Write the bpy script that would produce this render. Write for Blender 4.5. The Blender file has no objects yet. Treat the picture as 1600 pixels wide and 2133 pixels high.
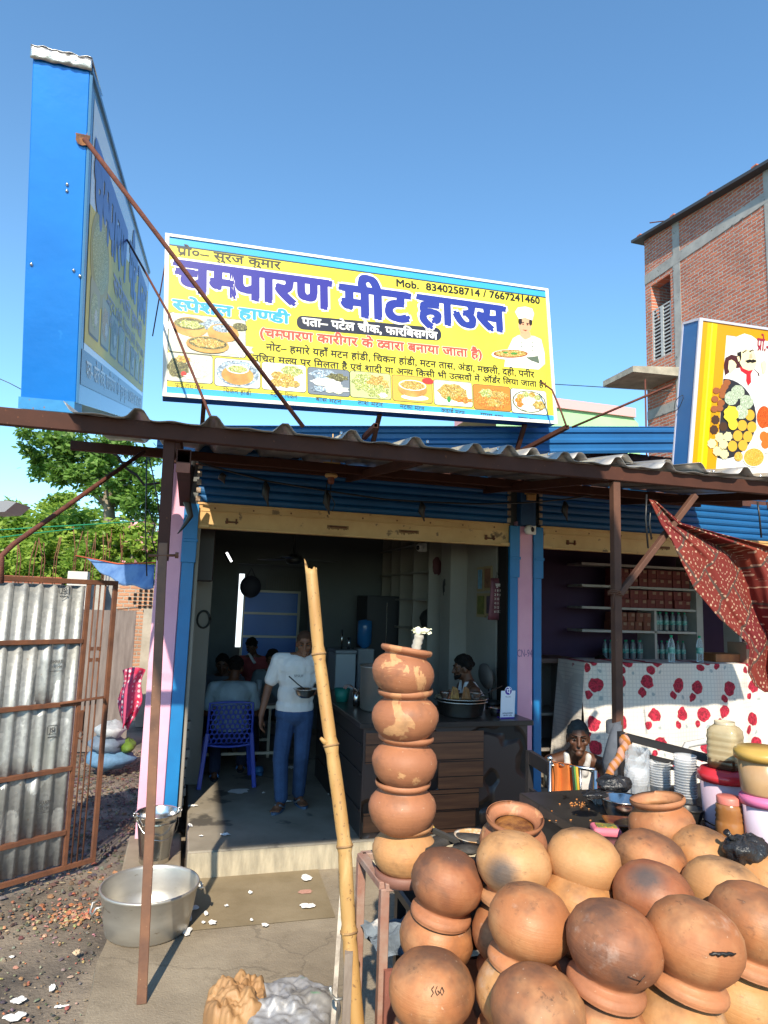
import bpy, math, random
from mathutils import Vector, Matrix, noise
random.seed(7)
SC = bpy.context.scene
COL = SC.collection
R = math.radians

# ---------------------------------------------------------------- camera
CAMH = 2.207
FPX = 1400.0
YAW, PIT, ROL = R(16.0), R(7.62), R(1.875)
CF = Vector((math.sin(YAW)*math.cos(PIT), math.cos(YAW)*math.cos(PIT), math.sin(PIT)))
_r0 = Vector((math.cos(YAW), -math.sin(YAW), 0))
_u0 = _r0.cross(CF)
CR = _r0*math.cos(ROL) + _u0*math.sin(ROL)
CU = -_r0*math.sin(ROL) + _u0*math.cos(ROL)
CO = Vector((0, 0, CAMH))
cam = bpy.data.cameras.new("camera")
cam.sensor_fit = 'VERTICAL'
cam.sensor_height = 36.0
cam.lens = 36.0*FPX/2133.0
cam.clip_start = 0.05
cam.clip_end = 2000
camo = bpy.data.objects.new("camera", cam)
COL.objects.link(camo)
camo.matrix_world = Matrix(((CR.x, CU.x, -CF.x, CO.x), (CR.y, CU.y, -CF.y, CO.y), (CR.z, CU.z, -CF.z, CO.z), (0, 0, 0, 1)))
SC.camera = camo

# ---------------------------------------------------------------- sky and sun
SUN_EL, SUN_AZ = R(38.0), R(17.0)          # light travels towards +Y, a little to +X
w = bpy.data.worlds.new("World")
SC.world = w
w.use_nodes = True
nt = w.node_tree
bg = nt.nodes['Background']
sky = nt.nodes.new('ShaderNodeTexSky')
sky.sky_type = 'NISHITA'
sky.sun_disc = False
sky.sun_elevation = SUN_EL
sky.sun_rotation = math.pi + SUN_AZ
sky.air_density = 1.0
sky.dust_density = 0.15
sky.ozone_density = 4.5
tint = nt.nodes.new('ShaderNodeMix'); tint.data_type = 'RGBA'; tint.blend_type = 'MULTIPLY'; tint.inputs[0].default_value = 1.0; tint.inputs[7].default_value = (.98, 1.22, 1.2, 1)
nt.links.new(sky.outputs[0], tint.inputs[6]); nt.links.new(tint.outputs[2], bg.inputs[0])
bg.inputs[1].default_value = 0.14
sl = bpy.data.lights.new("sun", 'SUN')
sl.energy = 4.6
sl.angle = R(0.55)
sl.color = (1.0, 0.88, 0.70)
so = bpy.data.objects.new("sun", sl)
COL.objects.link(so)
_d = Vector((math.sin(SUN_AZ)*math.cos(SUN_EL), math.cos(SUN_AZ)*math.cos(SUN_EL), -math.sin(SUN_EL)))
so.rotation_euler = _d.to_track_quat('-Z', 'Y').to_euler()
so.location = (-3, -10, 9)
SC.view_settings.view_transform = 'Standard'
SC.view_settings.look = 'None'
SC.view_settings.gamma = 1
SC.view_settings.exposure = 0.7
try:
    SC.cycles.max_bounces = 8
    SC.cycles.diffuse_bounces = 4
    SC.cycles.transparent_max_bounces = 16
    SC.cycles.caustics_reflective = False
    SC.cycles.caustics_refractive = False
except Exception:
    pass

# ---------------------------------------------------------------- pixel of the photograph -> point in the place
def ray(x, y): return CF + CR*((x-800)/FPX) - CU*((y-1066.5)/FPX)
def P(x, y, D): return CO + ray(x, y)*D
def onY(x, y, Y):
    d = ray(x, y); return CO + d*(Y/d.y)
def onX(x, y, X):
    d = ray(x, y); return CO + d*(X/d.x)
def onZ(x, y, z):
    d = ray(x, y); return CO + d*((z-CAMH)/d.z)

# ---------------------------------------------------------------- materials
def hx(s):
    v = [int(s[i:i+2], 16)/255 for i in (0, 2, 4)]
    return tuple((c/12.92 if c <= 0.04045 else ((c+0.055)/1.055)**2.4) for c in v) + (1,)
def C4(c):
    if isinstance(c, str): return hx(c)
    return tuple(c)+(1,) if len(c) == 3 else tuple(c)
class NM:
    """small node-material builder"""
    def __init__(s, name):
        s.m = bpy.data.materials.new(name); s.m.use_nodes = True
        s.t = s.m.node_tree; s.b = s.t.nodes['Principled BSDF']
        s.co = None
    def n(s, typ, **k):
        o = s.t.nodes.new(typ)
        for a, v in k.items(): setattr(o, a, v)
        return o
    def l(s, a, b): s.t.links.new(a, b)
    def coord(s, kind='Object', rnd=False, scale=(1, 1, 1), rot=(0, 0, 0)):
        tc = s.n('ShaderNodeTexCoord'); out = tc.outputs[kind]
        if rnd:
            oi = s.n('ShaderNodeObjectInfo'); mm = s.n('ShaderNodeMath', operation='MULTIPLY')
            s.l(oi.outputs['Random'], mm.inputs[0]); mm.inputs[1].default_value = 37.0
            va = s.n('ShaderNodeVectorMath', operation='ADD'); s.l(out, va.inputs[0]); s.l(mm.outputs[0], va.inputs[1]); out = va.outputs[0]
        mp = s.n('ShaderNodeMapping'); mp.inputs['Scale'].default_value = scale; mp.inputs['Rotation'].default_value = rot
        s.l(out, mp.inputs['Vector']); return mp.outputs[0]
    def noise(s, vec, scale, detail=6, rough=.6, dist=0):
        o = s.n('ShaderNodeTexNoise'); o.inputs['Scale'].default_value = scale; o.inputs['Detail'].default_value = detail
        o.inputs['Roughness'].default_value = rough; o.inputs['Distortion'].default_value = dist
        s.l(vec, o.inputs['Vector']); return o.outputs[0]
    def ramp(s, fac, a, b, ca=(0, 0, 0, 1), cb=(1, 1, 1, 1)):
        o = s.n('ShaderNodeValToRGB'); e = o.color_ramp.elements
        e[0].position, e[1].position = a, b; e[0].color, e[1].color = C4(ca), C4(cb)
        s.l(fac, o.inputs[0]); return o.outputs[0]
    def mix(s, fac, a, b):
        o = s.n('ShaderNodeMix', data_type='RGBA')
        if hasattr(fac, 'links'): s.l(fac, o.inputs[0])
        else: o.inputs[0].default_value = fac
        for v, i in ((a, 6), (b, 7)):
            if hasattr(v, 'links'): s.l(v, o.inputs[i])
            else: o.inputs[i].default_value = C4(v)
        return o.outputs[2]
    def math(s, op, a, b=0.0):
        o = s.n('ShaderNodeMath', operation=op)
        for i, v in enumerate((a, b)):
            if hasattr(v, 'links'): s.l(v, o.inputs[i])
            else: o.inputs[i].default_value = v
        return o.outputs[0]
    def bump(s, h, st=.3, dist=.01):
        o = s.n('ShaderNodeBump'); o.inputs['Strength'].default_value = st; o.inputs['Distance'].default_value = dist
        s.l(h, o.inputs['Height']); s.l(o.outputs[0], s.b.inputs['Normal'])
    def fin(s, col=None, rough=.7, metal=0, spec=None):
        for v, k in ((col, 'Base Color'), (rough, 'Roughness'), (metal, 'Metallic')):
            if v is None: continue
            if hasattr(v, 'links'): s.l(v, s.b.inputs[k])
            else: s.b.inputs[k].default_value = C4(v) if k == 'Base Color' else v
        if spec is not None: s.b.inputs['Specular IOR Level'].default_value = spec
        return s.m
def pm(name, c1, c2=None, scale=6, lo=.35, hi=.65, rough=.7, metal=0, bump=0, bscale=None, c3=None, s3=30, t3=.62, spec=None, rnd=False, stretch=(1, 1, 1), bdist=.01, detail=6):
    """mottled surface: two tones in a noise, optional specks of a third, optional fine bump"""
    k = NM(name); v = k.coord(rnd=rnd, scale=stretch)
    c2 = c2 or c1
    f = k.ramp(k.noise(v, scale, detail), lo, hi)
    col = k.mix(f, c1, c2)
    if c3: col = k.mix(k.ramp(k.noise(v, s3, 4), t3, t3+.06), col, c3)
    if bump: k.bump(k.noise(v, bscale or scale*6, 5), bump, bdist)
    return k.fin(col, rough, metal, spec)
_flat = {}
def flat(c, rough=.75, metal=0, spec=.3, name=None):
    key = (c, rough, metal)
    if key not in _flat:
        k = NM(name or 'plain_' + (c if isinstance(c, str) else 'tone')); _flat[key] = k.fin(c, rough, metal, spec)
    return _flat[key]

# ---------------------------------------------------------------- mesh builder
class MB:
    def __init__(s): s.v = []; s.f = []; s.mi = []; s.cur = 0; s.sm = []
        # cur: material slot of the faces being added
    def add(s, vs, fs, smooth=False):
        b = len(s.v); s.v += [tuple(v) for v in vs]
        for f in fs: s.f.append([b+i for i in f]); s.mi.append(s.cur); s.sm.append(smooth)
        return s
    def box(s, c, size, M=None):
        x, y, z = [d/2 for d in size]; c = Vector(c)
        vs = [Vector((a*x, b*y, d*z)) for a in (-1, 1) for b in (-1, 1) for d in (-1, 1)]
        if M is not None: vs = [M @ v for v in vs]
        return s.add([c+v for v in vs], [(0, 1, 3, 2), (4, 6, 7, 5), (0, 4, 5, 1), (2, 3, 7, 6), (0, 2, 6, 4), (1, 5, 7, 3)])
    def bx(s, x0, x1, y0, y1, z0, z1):
        return s.box(((x0+x1)/2, (y0+y1)/2, (z0+z1)/2), (x1-x0, y1-y0, z1-z0))
    def obox(s, o, a, b, c):
        o, a, b, c = map(Vector, (o, a, b, c))
        vs = [o, o+c, o+b, o+b+c, o+a, o+a+c, o+a+b, o+a+b+c]
        return s.add(vs, [(0, 1, 3, 2), (4, 6, 7, 5), (0, 4, 5, 1), (2, 3, 7, 6), (0, 2, 6, 4), (1, 5, 7, 3)])
    def bar(s, p0, p1, wd, ht=None, up=(0, 0, 1)):
        p0, p1 = Vector(p0), Vector(p1); d = (p1-p0); ht = ht or wd
        dn = d.normalized(); u = Vector(up); sd = dn.cross(u)
        if sd.length < 1e-4: sd = dn.cross(Vector((0, 1, 0)))
        sd.normalize(); u = sd.cross(dn)
        return s.obox(p0 - sd*wd/2 - u*ht/2, d, sd*wd, u*ht)
    def tube(s, pts, rad, n=8, cap=True, smooth=True):
        pts = [Vector(p) for p in pts]; rs = rad if isinstance(rad, (list, tuple)) else [rad]*len(pts)
        t = (pts[1]-pts[0]).normalized(); u = t.orthogonal().normalized(); vs = []
        for i, p in enumerate(pts):
            t = (pts[min(i+1, len(pts)-1)]-pts[max(i-1, 0)]).normalized()
            u = (u - t*u.dot(t)).normalized(); w_ = t.cross(u)
            for k in range(n):
                a = 2*math.pi*k/n; vs.append(p + (u*math.cos(a)+w_*math.sin(a))*rs[i])
        fs = [(i*n+k, i*n+(k+1) % n, (i+1)*n+(k+1) % n, (i+1)*n+k) for i in range(len(pts)-1) for k in range(n)]
        s.add(vs, fs, smooth)
        if cap:
            b = len(s.v)-len(vs)
            s.f += [[b+k for k in range(n)][::-1], [b+(len(pts)-1)*n+k for k in range(n)]]; s.mi += [s.cur]*2; s.sm += [False]*2
        return s
    def lathe(s, prof, n=24, M=None, c=(0, 0, 0), wob=0, sx=1, sy=1, capb=False, capt=False, smooth=True):
        vs = []; c = Vector(c)
        for j, (r, z) in enumerate(prof):
            for k in range(n):
                a = 2*math.pi*k/n; rr = r*(1+wob*math.sin(2*a+j*.4)) if wob else r
                v = Vector((rr*math.cos(a)*sx, rr*math.sin(a)*sy, z)); vs.append((M @ v if M is not None else v)+c)
        fs = [(j*n+k, j*n+(k+1) % n, (j+1)*n+(k+1) % n, (j+1)*n+k) for j in range(len(prof)-1) for k in range(n)]
        s.add(vs, fs, smooth); b = len(s.v)-len(vs); m = len(prof)-1
        if capb: s.f.append([b+k for k in range(n)][::-1]); s.mi.append(s.cur); s.sm.append(False)
        if capt: s.f.append([b+m*n+k for k in range(n)]); s.mi.append(s.cur); s.sm.append(False)
        return s
    def sph(s, c, r, M=None, n=14, m=9):
        rr = r if isinstance(r, (tuple, list)) else (r, r, r)
        vs = []; c = Vector(c)
        for j in range(m+1):
            th = math.pi*j/m
            for k in range(n):
                a = 2*math.pi*k/n
                v = Vector((rr[0]*math.sin(th)*math.cos(a), rr[1]*math.sin(th)*math.sin(a), rr[2]*math.cos(th)))
                vs.append((M @ v if M is not None else v)+c)
        return s.add(vs, [(j*n+k, (j+1)*n+k, (j+1)*n+(k+1) % n, j*n+(k+1) % n) for j in range(m) for k in range(n)], True)
    def poly(s, pts): return s.add(pts, [tuple(range(len(pts)))])
    def grid(s, fn, nu, nv, smooth=True, flip=False):
        vs = [fn(i/nu, j/nv) for j in range(nv+1) for i in range(nu+1)]; q = nu+1
        fs = [(j*q+i, j*q+i+1, (j+1)*q+i+1, (j+1)*q+i) for j in range(nv) for i in range(nu)]
        if flip: fs = [f[::-1] for f in fs]
        return s.add(vs, fs, smooth)
    def caps(s, p0, p1, r0, r1, st=.45):
        """a row of spheres: a tapered limb to be fused by remeshing"""
        p0, p1 = Vector(p0), Vector(p1); L = (p1-p0).length; k = max(1, int(L/(min(r0, r1)*st))+1)
        for i in range(k+1):
            t = i/k; s.sph(p0.lerp(p1, t), r0+(r1-r0)*t, n=10, m=7)
        return s
    def clean(s, z=None): return s

def link(o, parent=None, kind=None):
    COL.objects.link(o)
    if parent is not None:
        o.parent = parent
        o.matrix_parent_inverse = Matrix.Translation(-Vector(parent.location))
        # nested: undo the whole chain of offsets
        if parent.parent is not None: o.matrix_parent_inverse = Matrix.Identity(4)
    if kind: o['kind'] = kind
    return o
def obj(name, mb, mats, parent=None, bevel=0, solid=0, kind=None, merge=False, seg=1):
    me = bpy.data.meshes.new(name)
    me.from_pydata(mb.v, [], mb.f); me.update()
    if not isinstance(mats, (list, tuple)): mats = [mats]
    for m in mats: me.materials.append(m)
    me.polygons.foreach_set('material_index', mb.mi)
    me.polygons.foreach_set('use_smooth', mb.sm)
    o = bpy.data.objects.new(name, me)
    link(o, parent, kind)
    if solid:
        md = o.modifiers.new('thick', 'SOLIDIFY'); md.thickness = solid; md.offset = 0
    if bevel:
        md = o.modifiers.new('bev', 'BEVEL'); md.width = bevel; md.segments = seg; md.limit_method = 'ANGLE'; md.angle_limit = R(40)
    return o
def tag(o, label, cat, group=None):
    o['label'] = label; o['category'] = cat
    if group: o['group'] = group
    return o
def thing(name, label, cat, loc=(0, 0, 0), group=None):
    o = bpy.data.objects.new(name, None); o.empty_display_size = .1
    o.location = loc; COL.objects.link(o)
    return tag(o, label, cat, group)
def baked(name, mb, mats, parent=None, voxel=.008, smooth=6, disp=0):
    """fuse overlapping closed shapes into one continuous skin"""
    o = obj(name, mb, mats, None)
    md = o.modifiers.new('re', 'REMESH'); md.mode = 'VOXEL'; md.voxel_size = voxel; md.use_smooth_shade = True
    md = o.modifiers.new('sm', 'SMOOTH'); md.iterations = smooth; md.factor = .5
    bpy.context.view_layer.update()
    me = bpy.data.meshes.new_from_object(o.evaluated_get(bpy.context.evaluated_depsgraph_get()))
    o.modifiers.clear(); old = o.data; o.data = me; bpy.data.meshes.remove(old); me.name = name
    for p in me.polygons: p.use_smooth = True
    COL.objects.unlink(o); link(o, parent)
    return o
def copy_tree(o, parent=None):
    c = o.copy(); COL.objects.link(c)
    if parent is not None:
        c.parent = parent; c.matrix_parent_inverse = o.matrix_parent_inverse.copy()
    for ch in list(o.children): copy_tree(ch, c)
    return c
def rotM(ax, deg): return Matrix.Rotation(R(deg), 3, ax)

# ---------------------------------------------------------------- lettering
_gl = {}
def glyph(ch, bold):
    key = (ch, bold)
    if key not in _gl:
        def mesh(s):
            c = bpy.data.curves.new('t', 'FONT'); c.body = s; c.size = 1; c.offset = bold; c.resolution_u = 3
            o = bpy.data.objects.new('t', c); COL.objects.link(o); bpy.context.view_layer.update()
            me = o.evaluated_get(bpy.context.evaluated_depsgraph_get()).to_mesh()
            r = ([v.co.xy.copy() for v in me.vertices], [list(p.vertices) for p in me.polygons])
            bpy.data.objects.remove(o); bpy.data.curves.remove(c); return r
        v, f = mesh(ch)
        a = max(p.x for p in mesh(ch+'क')[0]); b = max(p.x for p in mesh(ch+ch+'क')[0])
        _gl[key] = (v, f, b-a)
    return _gl[key]
def halfcut(v, f, x):
    """keep what lies left of x (half letters)"""
    keep = [q for q in f if sum(v[i].x for i in q)/len(q) < x]
    return [Vector((min(p.x, x), p.y)) for p in v], keep
MARKS = {'ि': 1}
def textmesh(s, bold=0):
    """flat lettering in em units; '~' after a letter halves it, '^' adds a reph, '_' the r-stroke, matra i is put before its letter"""
    toks = []; i = 0
    while i < len(s):
        t = s[i]; fl = ''
        while i+1 < len(s) and s[i+1] in '~^_': fl += s[i+1]; i += 1
        toks.append((t, fl)); i += 1
    i = 1
    while i < len(toks):
        if toks[i][0] == 'ि':
            j = i-1
            while j > 0 and '~' in toks[j-1][1]: j -= 1
            toks.insert(j, toks.pop(i))
        i += 1
    V = []; F = []; x = 0.0
    for ti, (t, fl) in enumerate(toks):
        zz = (ti % 3)*.0005
        if t == ' ': x += .3; continue
        v, f, adv = glyph(t, bold)
        if '~' in fl:
            cut = adv-(.15+bold); v, f = halfcut(v, f, cut+.03); adv = cut
        b = len(V); V += [Vector((p.x+x, p.y, zz)) for p in v]; F += [[b+k for k in q] for q in f]
        def stroke(pts, w_):
            for (x0, y0), (x1, y1) in zip(pts, pts[1:]):
                d = Vector((x1-x0, y1-y0)).normalized(); n_ = Vector((-d.y, d.x, 0))*w_/2; b = len(V); A = Vector((x+x0, y0, zz+.0017)); B = Vector((x+x1, y1, zz+.0017))
                V.extend([A+n_, A-n_, B-n_, B+n_]); F.append([b, b+1, b+2, b+3])
        if '_' in fl: stroke([(adv-.16, .2), (adv-.42, -.02)], .07+bold*2)
        if '^' in fl: stroke([(adv-.2, .62), (adv-.05, .72), (adv-.02, .82), (adv-.1, .88), (adv-.2, .86)], .07+bold*2)
        x += adv
    return V, F, x
def letter(mb, s, fn, s0, s1, top, base, bold=.02, off=.002, slope=0, xheight=.622):
    """write s on a plane: fn(s, t, off) -> point; s0..s1 along, head line at `top`, feet at `base`; slope: change of t along the line"""
    V, F, W = textmesh(s)
    k = (s1-s0)/W; h = (top-base)/xheight
    n = 0 if bold <= .012 else 3 if bold <= .025 else 4 if bold < .045 else 8
    st = [(0, 0)]+[(bold*1.2*math.cos(6.2832*i/n+.6), bold*1.2*math.sin(6.2832*i/n+.6)) for i in range(n)]
    for j, (ox, oy) in enumerate(st):
        pts = []
        for p in V:
            u = s0+(p.x+ox)*k; pts.append(fn(u, base+(p.y+oy)*h+slope*(u-s0), off+p.z*.3+j*.00012))
        mb.add(pts, F)
    return mb
# ================================================================ materials of the place
M_conc = pm('weathered_concrete', (.17, .135, .095), (.31, .255, .185), 2.2, .3, .7, .85, bump=.35, bscale=60, c3=(.13, .105, .075), s3=5, t3=.62, detail=9)
M_mat = pm('damp_concrete', (.2, .155, .09), (.27, .215, .135), 3, .35, .65, .8, bump=.3, bscale=70, detail=8)
M_floor = pm('shop_floor_concrete', (.19, .165, .125), (.29, .255, .2), 1.7, .35, .6, .6, bump=.12, bscale=40, c3=(.09, .08, .065), s3=2.6, t3=.56, detail=9)
M_plinth = pm('stained_plaster', (.46, .40, .29), (.26, .23, .17), 5, .35, .7, .85, bump=.4, bscale=60, stretch=(3, 3, .6), c3=(.4, .36, .27), s3=14, t3=.62)
M_soil = pm('sooty_soil', (.085, .072, .06), (.25, .205, .155), 1.6, .36, .62, .95, bump=.7, bscale=45, c3=(.33, .26, .19), s3=38, t3=.64, detail=10, bdist=.02)
def slabmat():
    k = NM('dusty_concrete'); v = k.coord(); c = k.mix(k.ramp(k.noise(v, 1.8, 9), .3, .7), (.20, .162, .115), (.33, .275, .2))
    c = k.mix(k.math('MULTIPLY', k.ramp(k.noise(v, 4.5, 8, .7), .55, .72), .6), c, (.12, .095, .065)); c = k.mix(k.math('MULTIPLY', k.ramp(k.noise(v, 160, 3), .60, .68), .5), c, (.10, .08, .06)); c = k.mix(k.math('MULTIPLY', k.ramp(k.noise(v, 110, 3), .62, .70), .5), c, (.5, .43, .32))
    vo = k.n('ShaderNodeTexVoronoi', feature='DISTANCE_TO_EDGE'); vo.inputs['Scale'].default_value = .9; nd = k.n('ShaderNodeVectorMath', operation='ADD'); sc = k.n('ShaderNodeVectorMath', operation='SCALE'); nn = k.n('ShaderNodeTexNoise'); nn.inputs['Scale'].default_value = 3; nn.inputs['Detail'].default_value = 8; k.l(v, nn.inputs['Vector']); k.l(nn.outputs['Color'], sc.inputs[0]); sc.inputs['Scale'].default_value = .35; k.l(v, nd.inputs[0]); k.l(sc.outputs[0], nd.inputs[1]); k.l(nd.outputs[0], vo.inputs['Vector'])
    c = k.mix(k.math('MULTIPLY', k.math('LESS_THAN', vo.outputs['Distance'], .005), .3), c, (.07, .055, .04)); k.bump(k.math('ADD', k.noise(v, 90, 4), k.math('MULTIPLY', k.noise(v, 12, 6), 1.5)), .45, .012); return k.fin(c, .88)
M_slab = slabmat()
def stone_mat():
    k = NM('rubble_stone'); a = k.n('ShaderNodeAttribute', attribute_name='tone')
    v = k.coord(); f = k.ramp(k.noise(v, 60, 3), .3, .7)
    return k.fin(k.mix(f, a.outputs['Color'], k.mix(.5, a.outputs['Color'], (.1, .07, .05))), .9)
M_stone = stone_mat()
M_pink = pm('pink_distemper', hx('e9afc4'), hx('dda0b8'), 3, .3, .7, .8, bump=.12, bscale=80, c3=(.35, .22, .27), s3=24, t3=.79)
M_blue = pm('blue_enamel', hx('1b78b5'), hx('1a6ca6'), 4, .3, .7, .42, bump=.05, bscale=60, c3=(.02, .1, .18), s3=60, t3=.72)
M_shut = pm('blue_shutter_paint', hx('155c94'), hx('124f80'), 2, .3, .7, .42, c3=hx('0e3c62'), s3=20, t3=.7)
M_cream = pm('cream_enamel', hx('cfa870'), hx('b98f57'), 2.5, .35, .7, .5, c3=(.2, .115, .05), s3=9, t3=.64, detail=9)
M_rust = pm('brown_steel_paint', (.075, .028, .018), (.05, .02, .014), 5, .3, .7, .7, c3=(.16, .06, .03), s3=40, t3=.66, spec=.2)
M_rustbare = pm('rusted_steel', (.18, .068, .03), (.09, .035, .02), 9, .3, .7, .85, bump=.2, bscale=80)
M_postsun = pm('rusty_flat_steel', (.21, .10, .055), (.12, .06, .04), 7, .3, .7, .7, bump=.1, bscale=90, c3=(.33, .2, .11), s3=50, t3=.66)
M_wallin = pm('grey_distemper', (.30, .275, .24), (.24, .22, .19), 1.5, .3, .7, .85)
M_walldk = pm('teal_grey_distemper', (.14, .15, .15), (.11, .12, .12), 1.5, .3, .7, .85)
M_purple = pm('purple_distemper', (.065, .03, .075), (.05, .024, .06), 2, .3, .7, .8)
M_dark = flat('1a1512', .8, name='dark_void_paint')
M_alu = pm('brushed_aluminium', (.62, .6, .55), (.5, .48, .44), 7, .3, .7, .38, .85, bump=.06, bscale=90)
M_steel = pm('stainless_steel', (.7, .68, .64), (.6, .58, .55), 5, .3, .7, .22, 1)
M_black = pm('black_plastic', (.012, .012, .013), (.02, .02, .02), 5, rough=.4)
M_sheet = pm('zinc_roof_sheet', (.45, .44, .42), (.3, .27, .24), 2.5, .3, .7, .42, .6, c3=(.2, .11, .06), s3=12, t3=.66)
M_zincblue = pm('blue_profile_sheet', hx('27679f'), hx('235c90'), 2, .3, .7, .35, .1)
M_white = flat('e8e6e0', .5, name='white_enamel')
def brickmat(name, a, b, mortar, sc=1.0, sx=.24, sy=.08, axis='x', mort=.014):
    k = NM(name)
    v = k.coord(rot=(0, 0, 0)); sp = k.n('ShaderNodeSeparateXYZ'); k.l(v, sp.inputs[0])
    cb = k.n('ShaderNodeCombineXYZ'); k.l(sp.outputs[{'x': 0, 'y': 1}[axis]], cb.inputs[0]); k.l(sp.outputs[2], cb.inputs[1])
    nz = k.noise(v, 3.5, 4); dv = k.n('ShaderNodeVectorMath', operation='ADD')
    m2 = k.n('ShaderNodeVectorMath', operation='SCALE'); nn = k.n('ShaderNodeTexNoise'); nn.inputs['Scale'].default_value = 7; k.l(v, nn.inputs['Vector'])
    k.l(nn.outputs['Color'], m2.inputs[0]); m2.inputs['Scale'].default_value = .03; k.l(cb.outputs[0], dv.inputs[0]); k.l(m2.outputs[0], dv.inputs[1])
    br = k.n('ShaderNodeTexBrick'); k.l(dv.outputs[0], br.inputs['Vector'])
    br.inputs['Color1'].default_value = C4(a); br.inputs['Color2'].default_value = C4(b); br.inputs['Mortar'].default_value = C4(mortar)
    br.inputs['Scale'].default_value = 1; br.inputs['Mortar Size'].default_value = mort; br.inputs['Brick Width'].default_value = sx; br.inputs['Row Height'].default_value = sy
    br.inputs['Mortar Smooth'].default_value = .3; br.inputs['Bias'].default_value = -.1
    dirt = k.ramp(k.noise(v, 1.3, 8), .42, .7)
    col = k.mix(k.math('MULTIPLY', dirt, .32), br.outputs['Color'], (.12, .09, .075))
    col = k.mix(k.math('MULTIPLY', k.ramp(k.noise(v, 5, 6), .6, .72), .6), col, (.42, .38, .33))
    k.bump(k.math('ADD', k.math('MULTIPLY', br.outputs['Fac'], -1.0), k.noise(v, 30, 4)), .8, .02)
    return k.fin(col, .9)
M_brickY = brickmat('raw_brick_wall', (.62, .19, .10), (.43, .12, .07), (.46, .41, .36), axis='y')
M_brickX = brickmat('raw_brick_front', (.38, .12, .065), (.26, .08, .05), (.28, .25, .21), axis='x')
M_rawconc = pm('raw_grey_concrete', (.42, .41, .38), (.28, .27, .255), 3, .3, .7, .9, bump=.5, bscale=30, c3=(.12, .11, .1), s3=7, t3=.63)

# ================================================================ ground
g = MB(); n = 80
def gz(x, y):
    d = math.hypot(x+.8, y-5)
    z = -.012+.02*noise.noise(Vector((x*1.3, y*1.3, 0)))
    return z if d < 8 else -.02
ax = [-150, -60, -30, -15, -8]+[-5+i*.25 for i in range(41)]+[8, 15, 30, 60, 150]
ay = [-60, -20, -6]+[-2+i*.25 for i in range(57)]+[15, 20, 30, 60, 120, 260]
vs = [(x, y, gz(x, y)) for y in ay for x in ax]; q = len(ax)
g.add(vs, [(j*q+i, j*q+i+1, (j+1)*q+i+1, (j+1)*q+i) for j in range(len(ay)-1) for i in range(q-1)], True)
obj('ground', g, M_soil, kind='structure')
# concrete apron in front of the shop, irregular left edge
edge = [(150, 2300), (178, 2133), (192, 2060), (205, 2010), (222, 1965), (236, 1915), (246, 1870), (256, 1828)]
el = [onZ(x, y, 0.03) for x, y in edge]
pts = [Vector((p.x+random.uniform(-.012, .012), p.y, 0)) for p in el]
up = [Vector((p.x, p.y, .045)) for p in pts]
pe = [Vector((3.4, 5.95, 0.045)), Vector((3.4, 2.8, .045))]
g = MB(); L = up+pe
g.poly(L[::-1]); lo = [Vector((p.x-(.02 if i < len(up) else 0), p.y, -.05)) for i, p in enumerate(L)]
for i in range(len(L)): j = (i+1) % len(L); g.add([L[i], L[j], lo[j], lo[i]], [(0, 1, 2, 3)])
obj('pavement', g, M_slab, kind='structure')
# darker damp slab between joint and step
g = MB(); a, b = onZ(404, 1938, .05), onZ(693, 1911, .05)
sl_ = (b.y-a.y)/(b.x-a.x)
g.poly([(a.x-.32, a.y-.32*sl_, .05), (b.x+.02, b.y, .05), (b.x+.06, 5.69, .05), (.02, 5.69, .05), (-.05, 5.3, .05)])
obj('pavement_patch', g, M_mat, kind='structure')
# raised shop floor with worn front edge
g = MB(); g.bx(.14, 10.4, 5.68, 12.2, -.05, .247)
obj('floor', g, [M_floor], kind='structure', bevel=.012, seg=2)
g = MB(); g.bx(.142, 3.3, 5.668, 5.68, .045, .232)
obj('step_face', g, M_plinth, kind='structure')
g = MB(); g.bx(-.34, .1, 5.82, 6.6, -.05, .1)
obj('ledge', g, M_conc, kind='structure', bevel=.015, seg=2)
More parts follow.
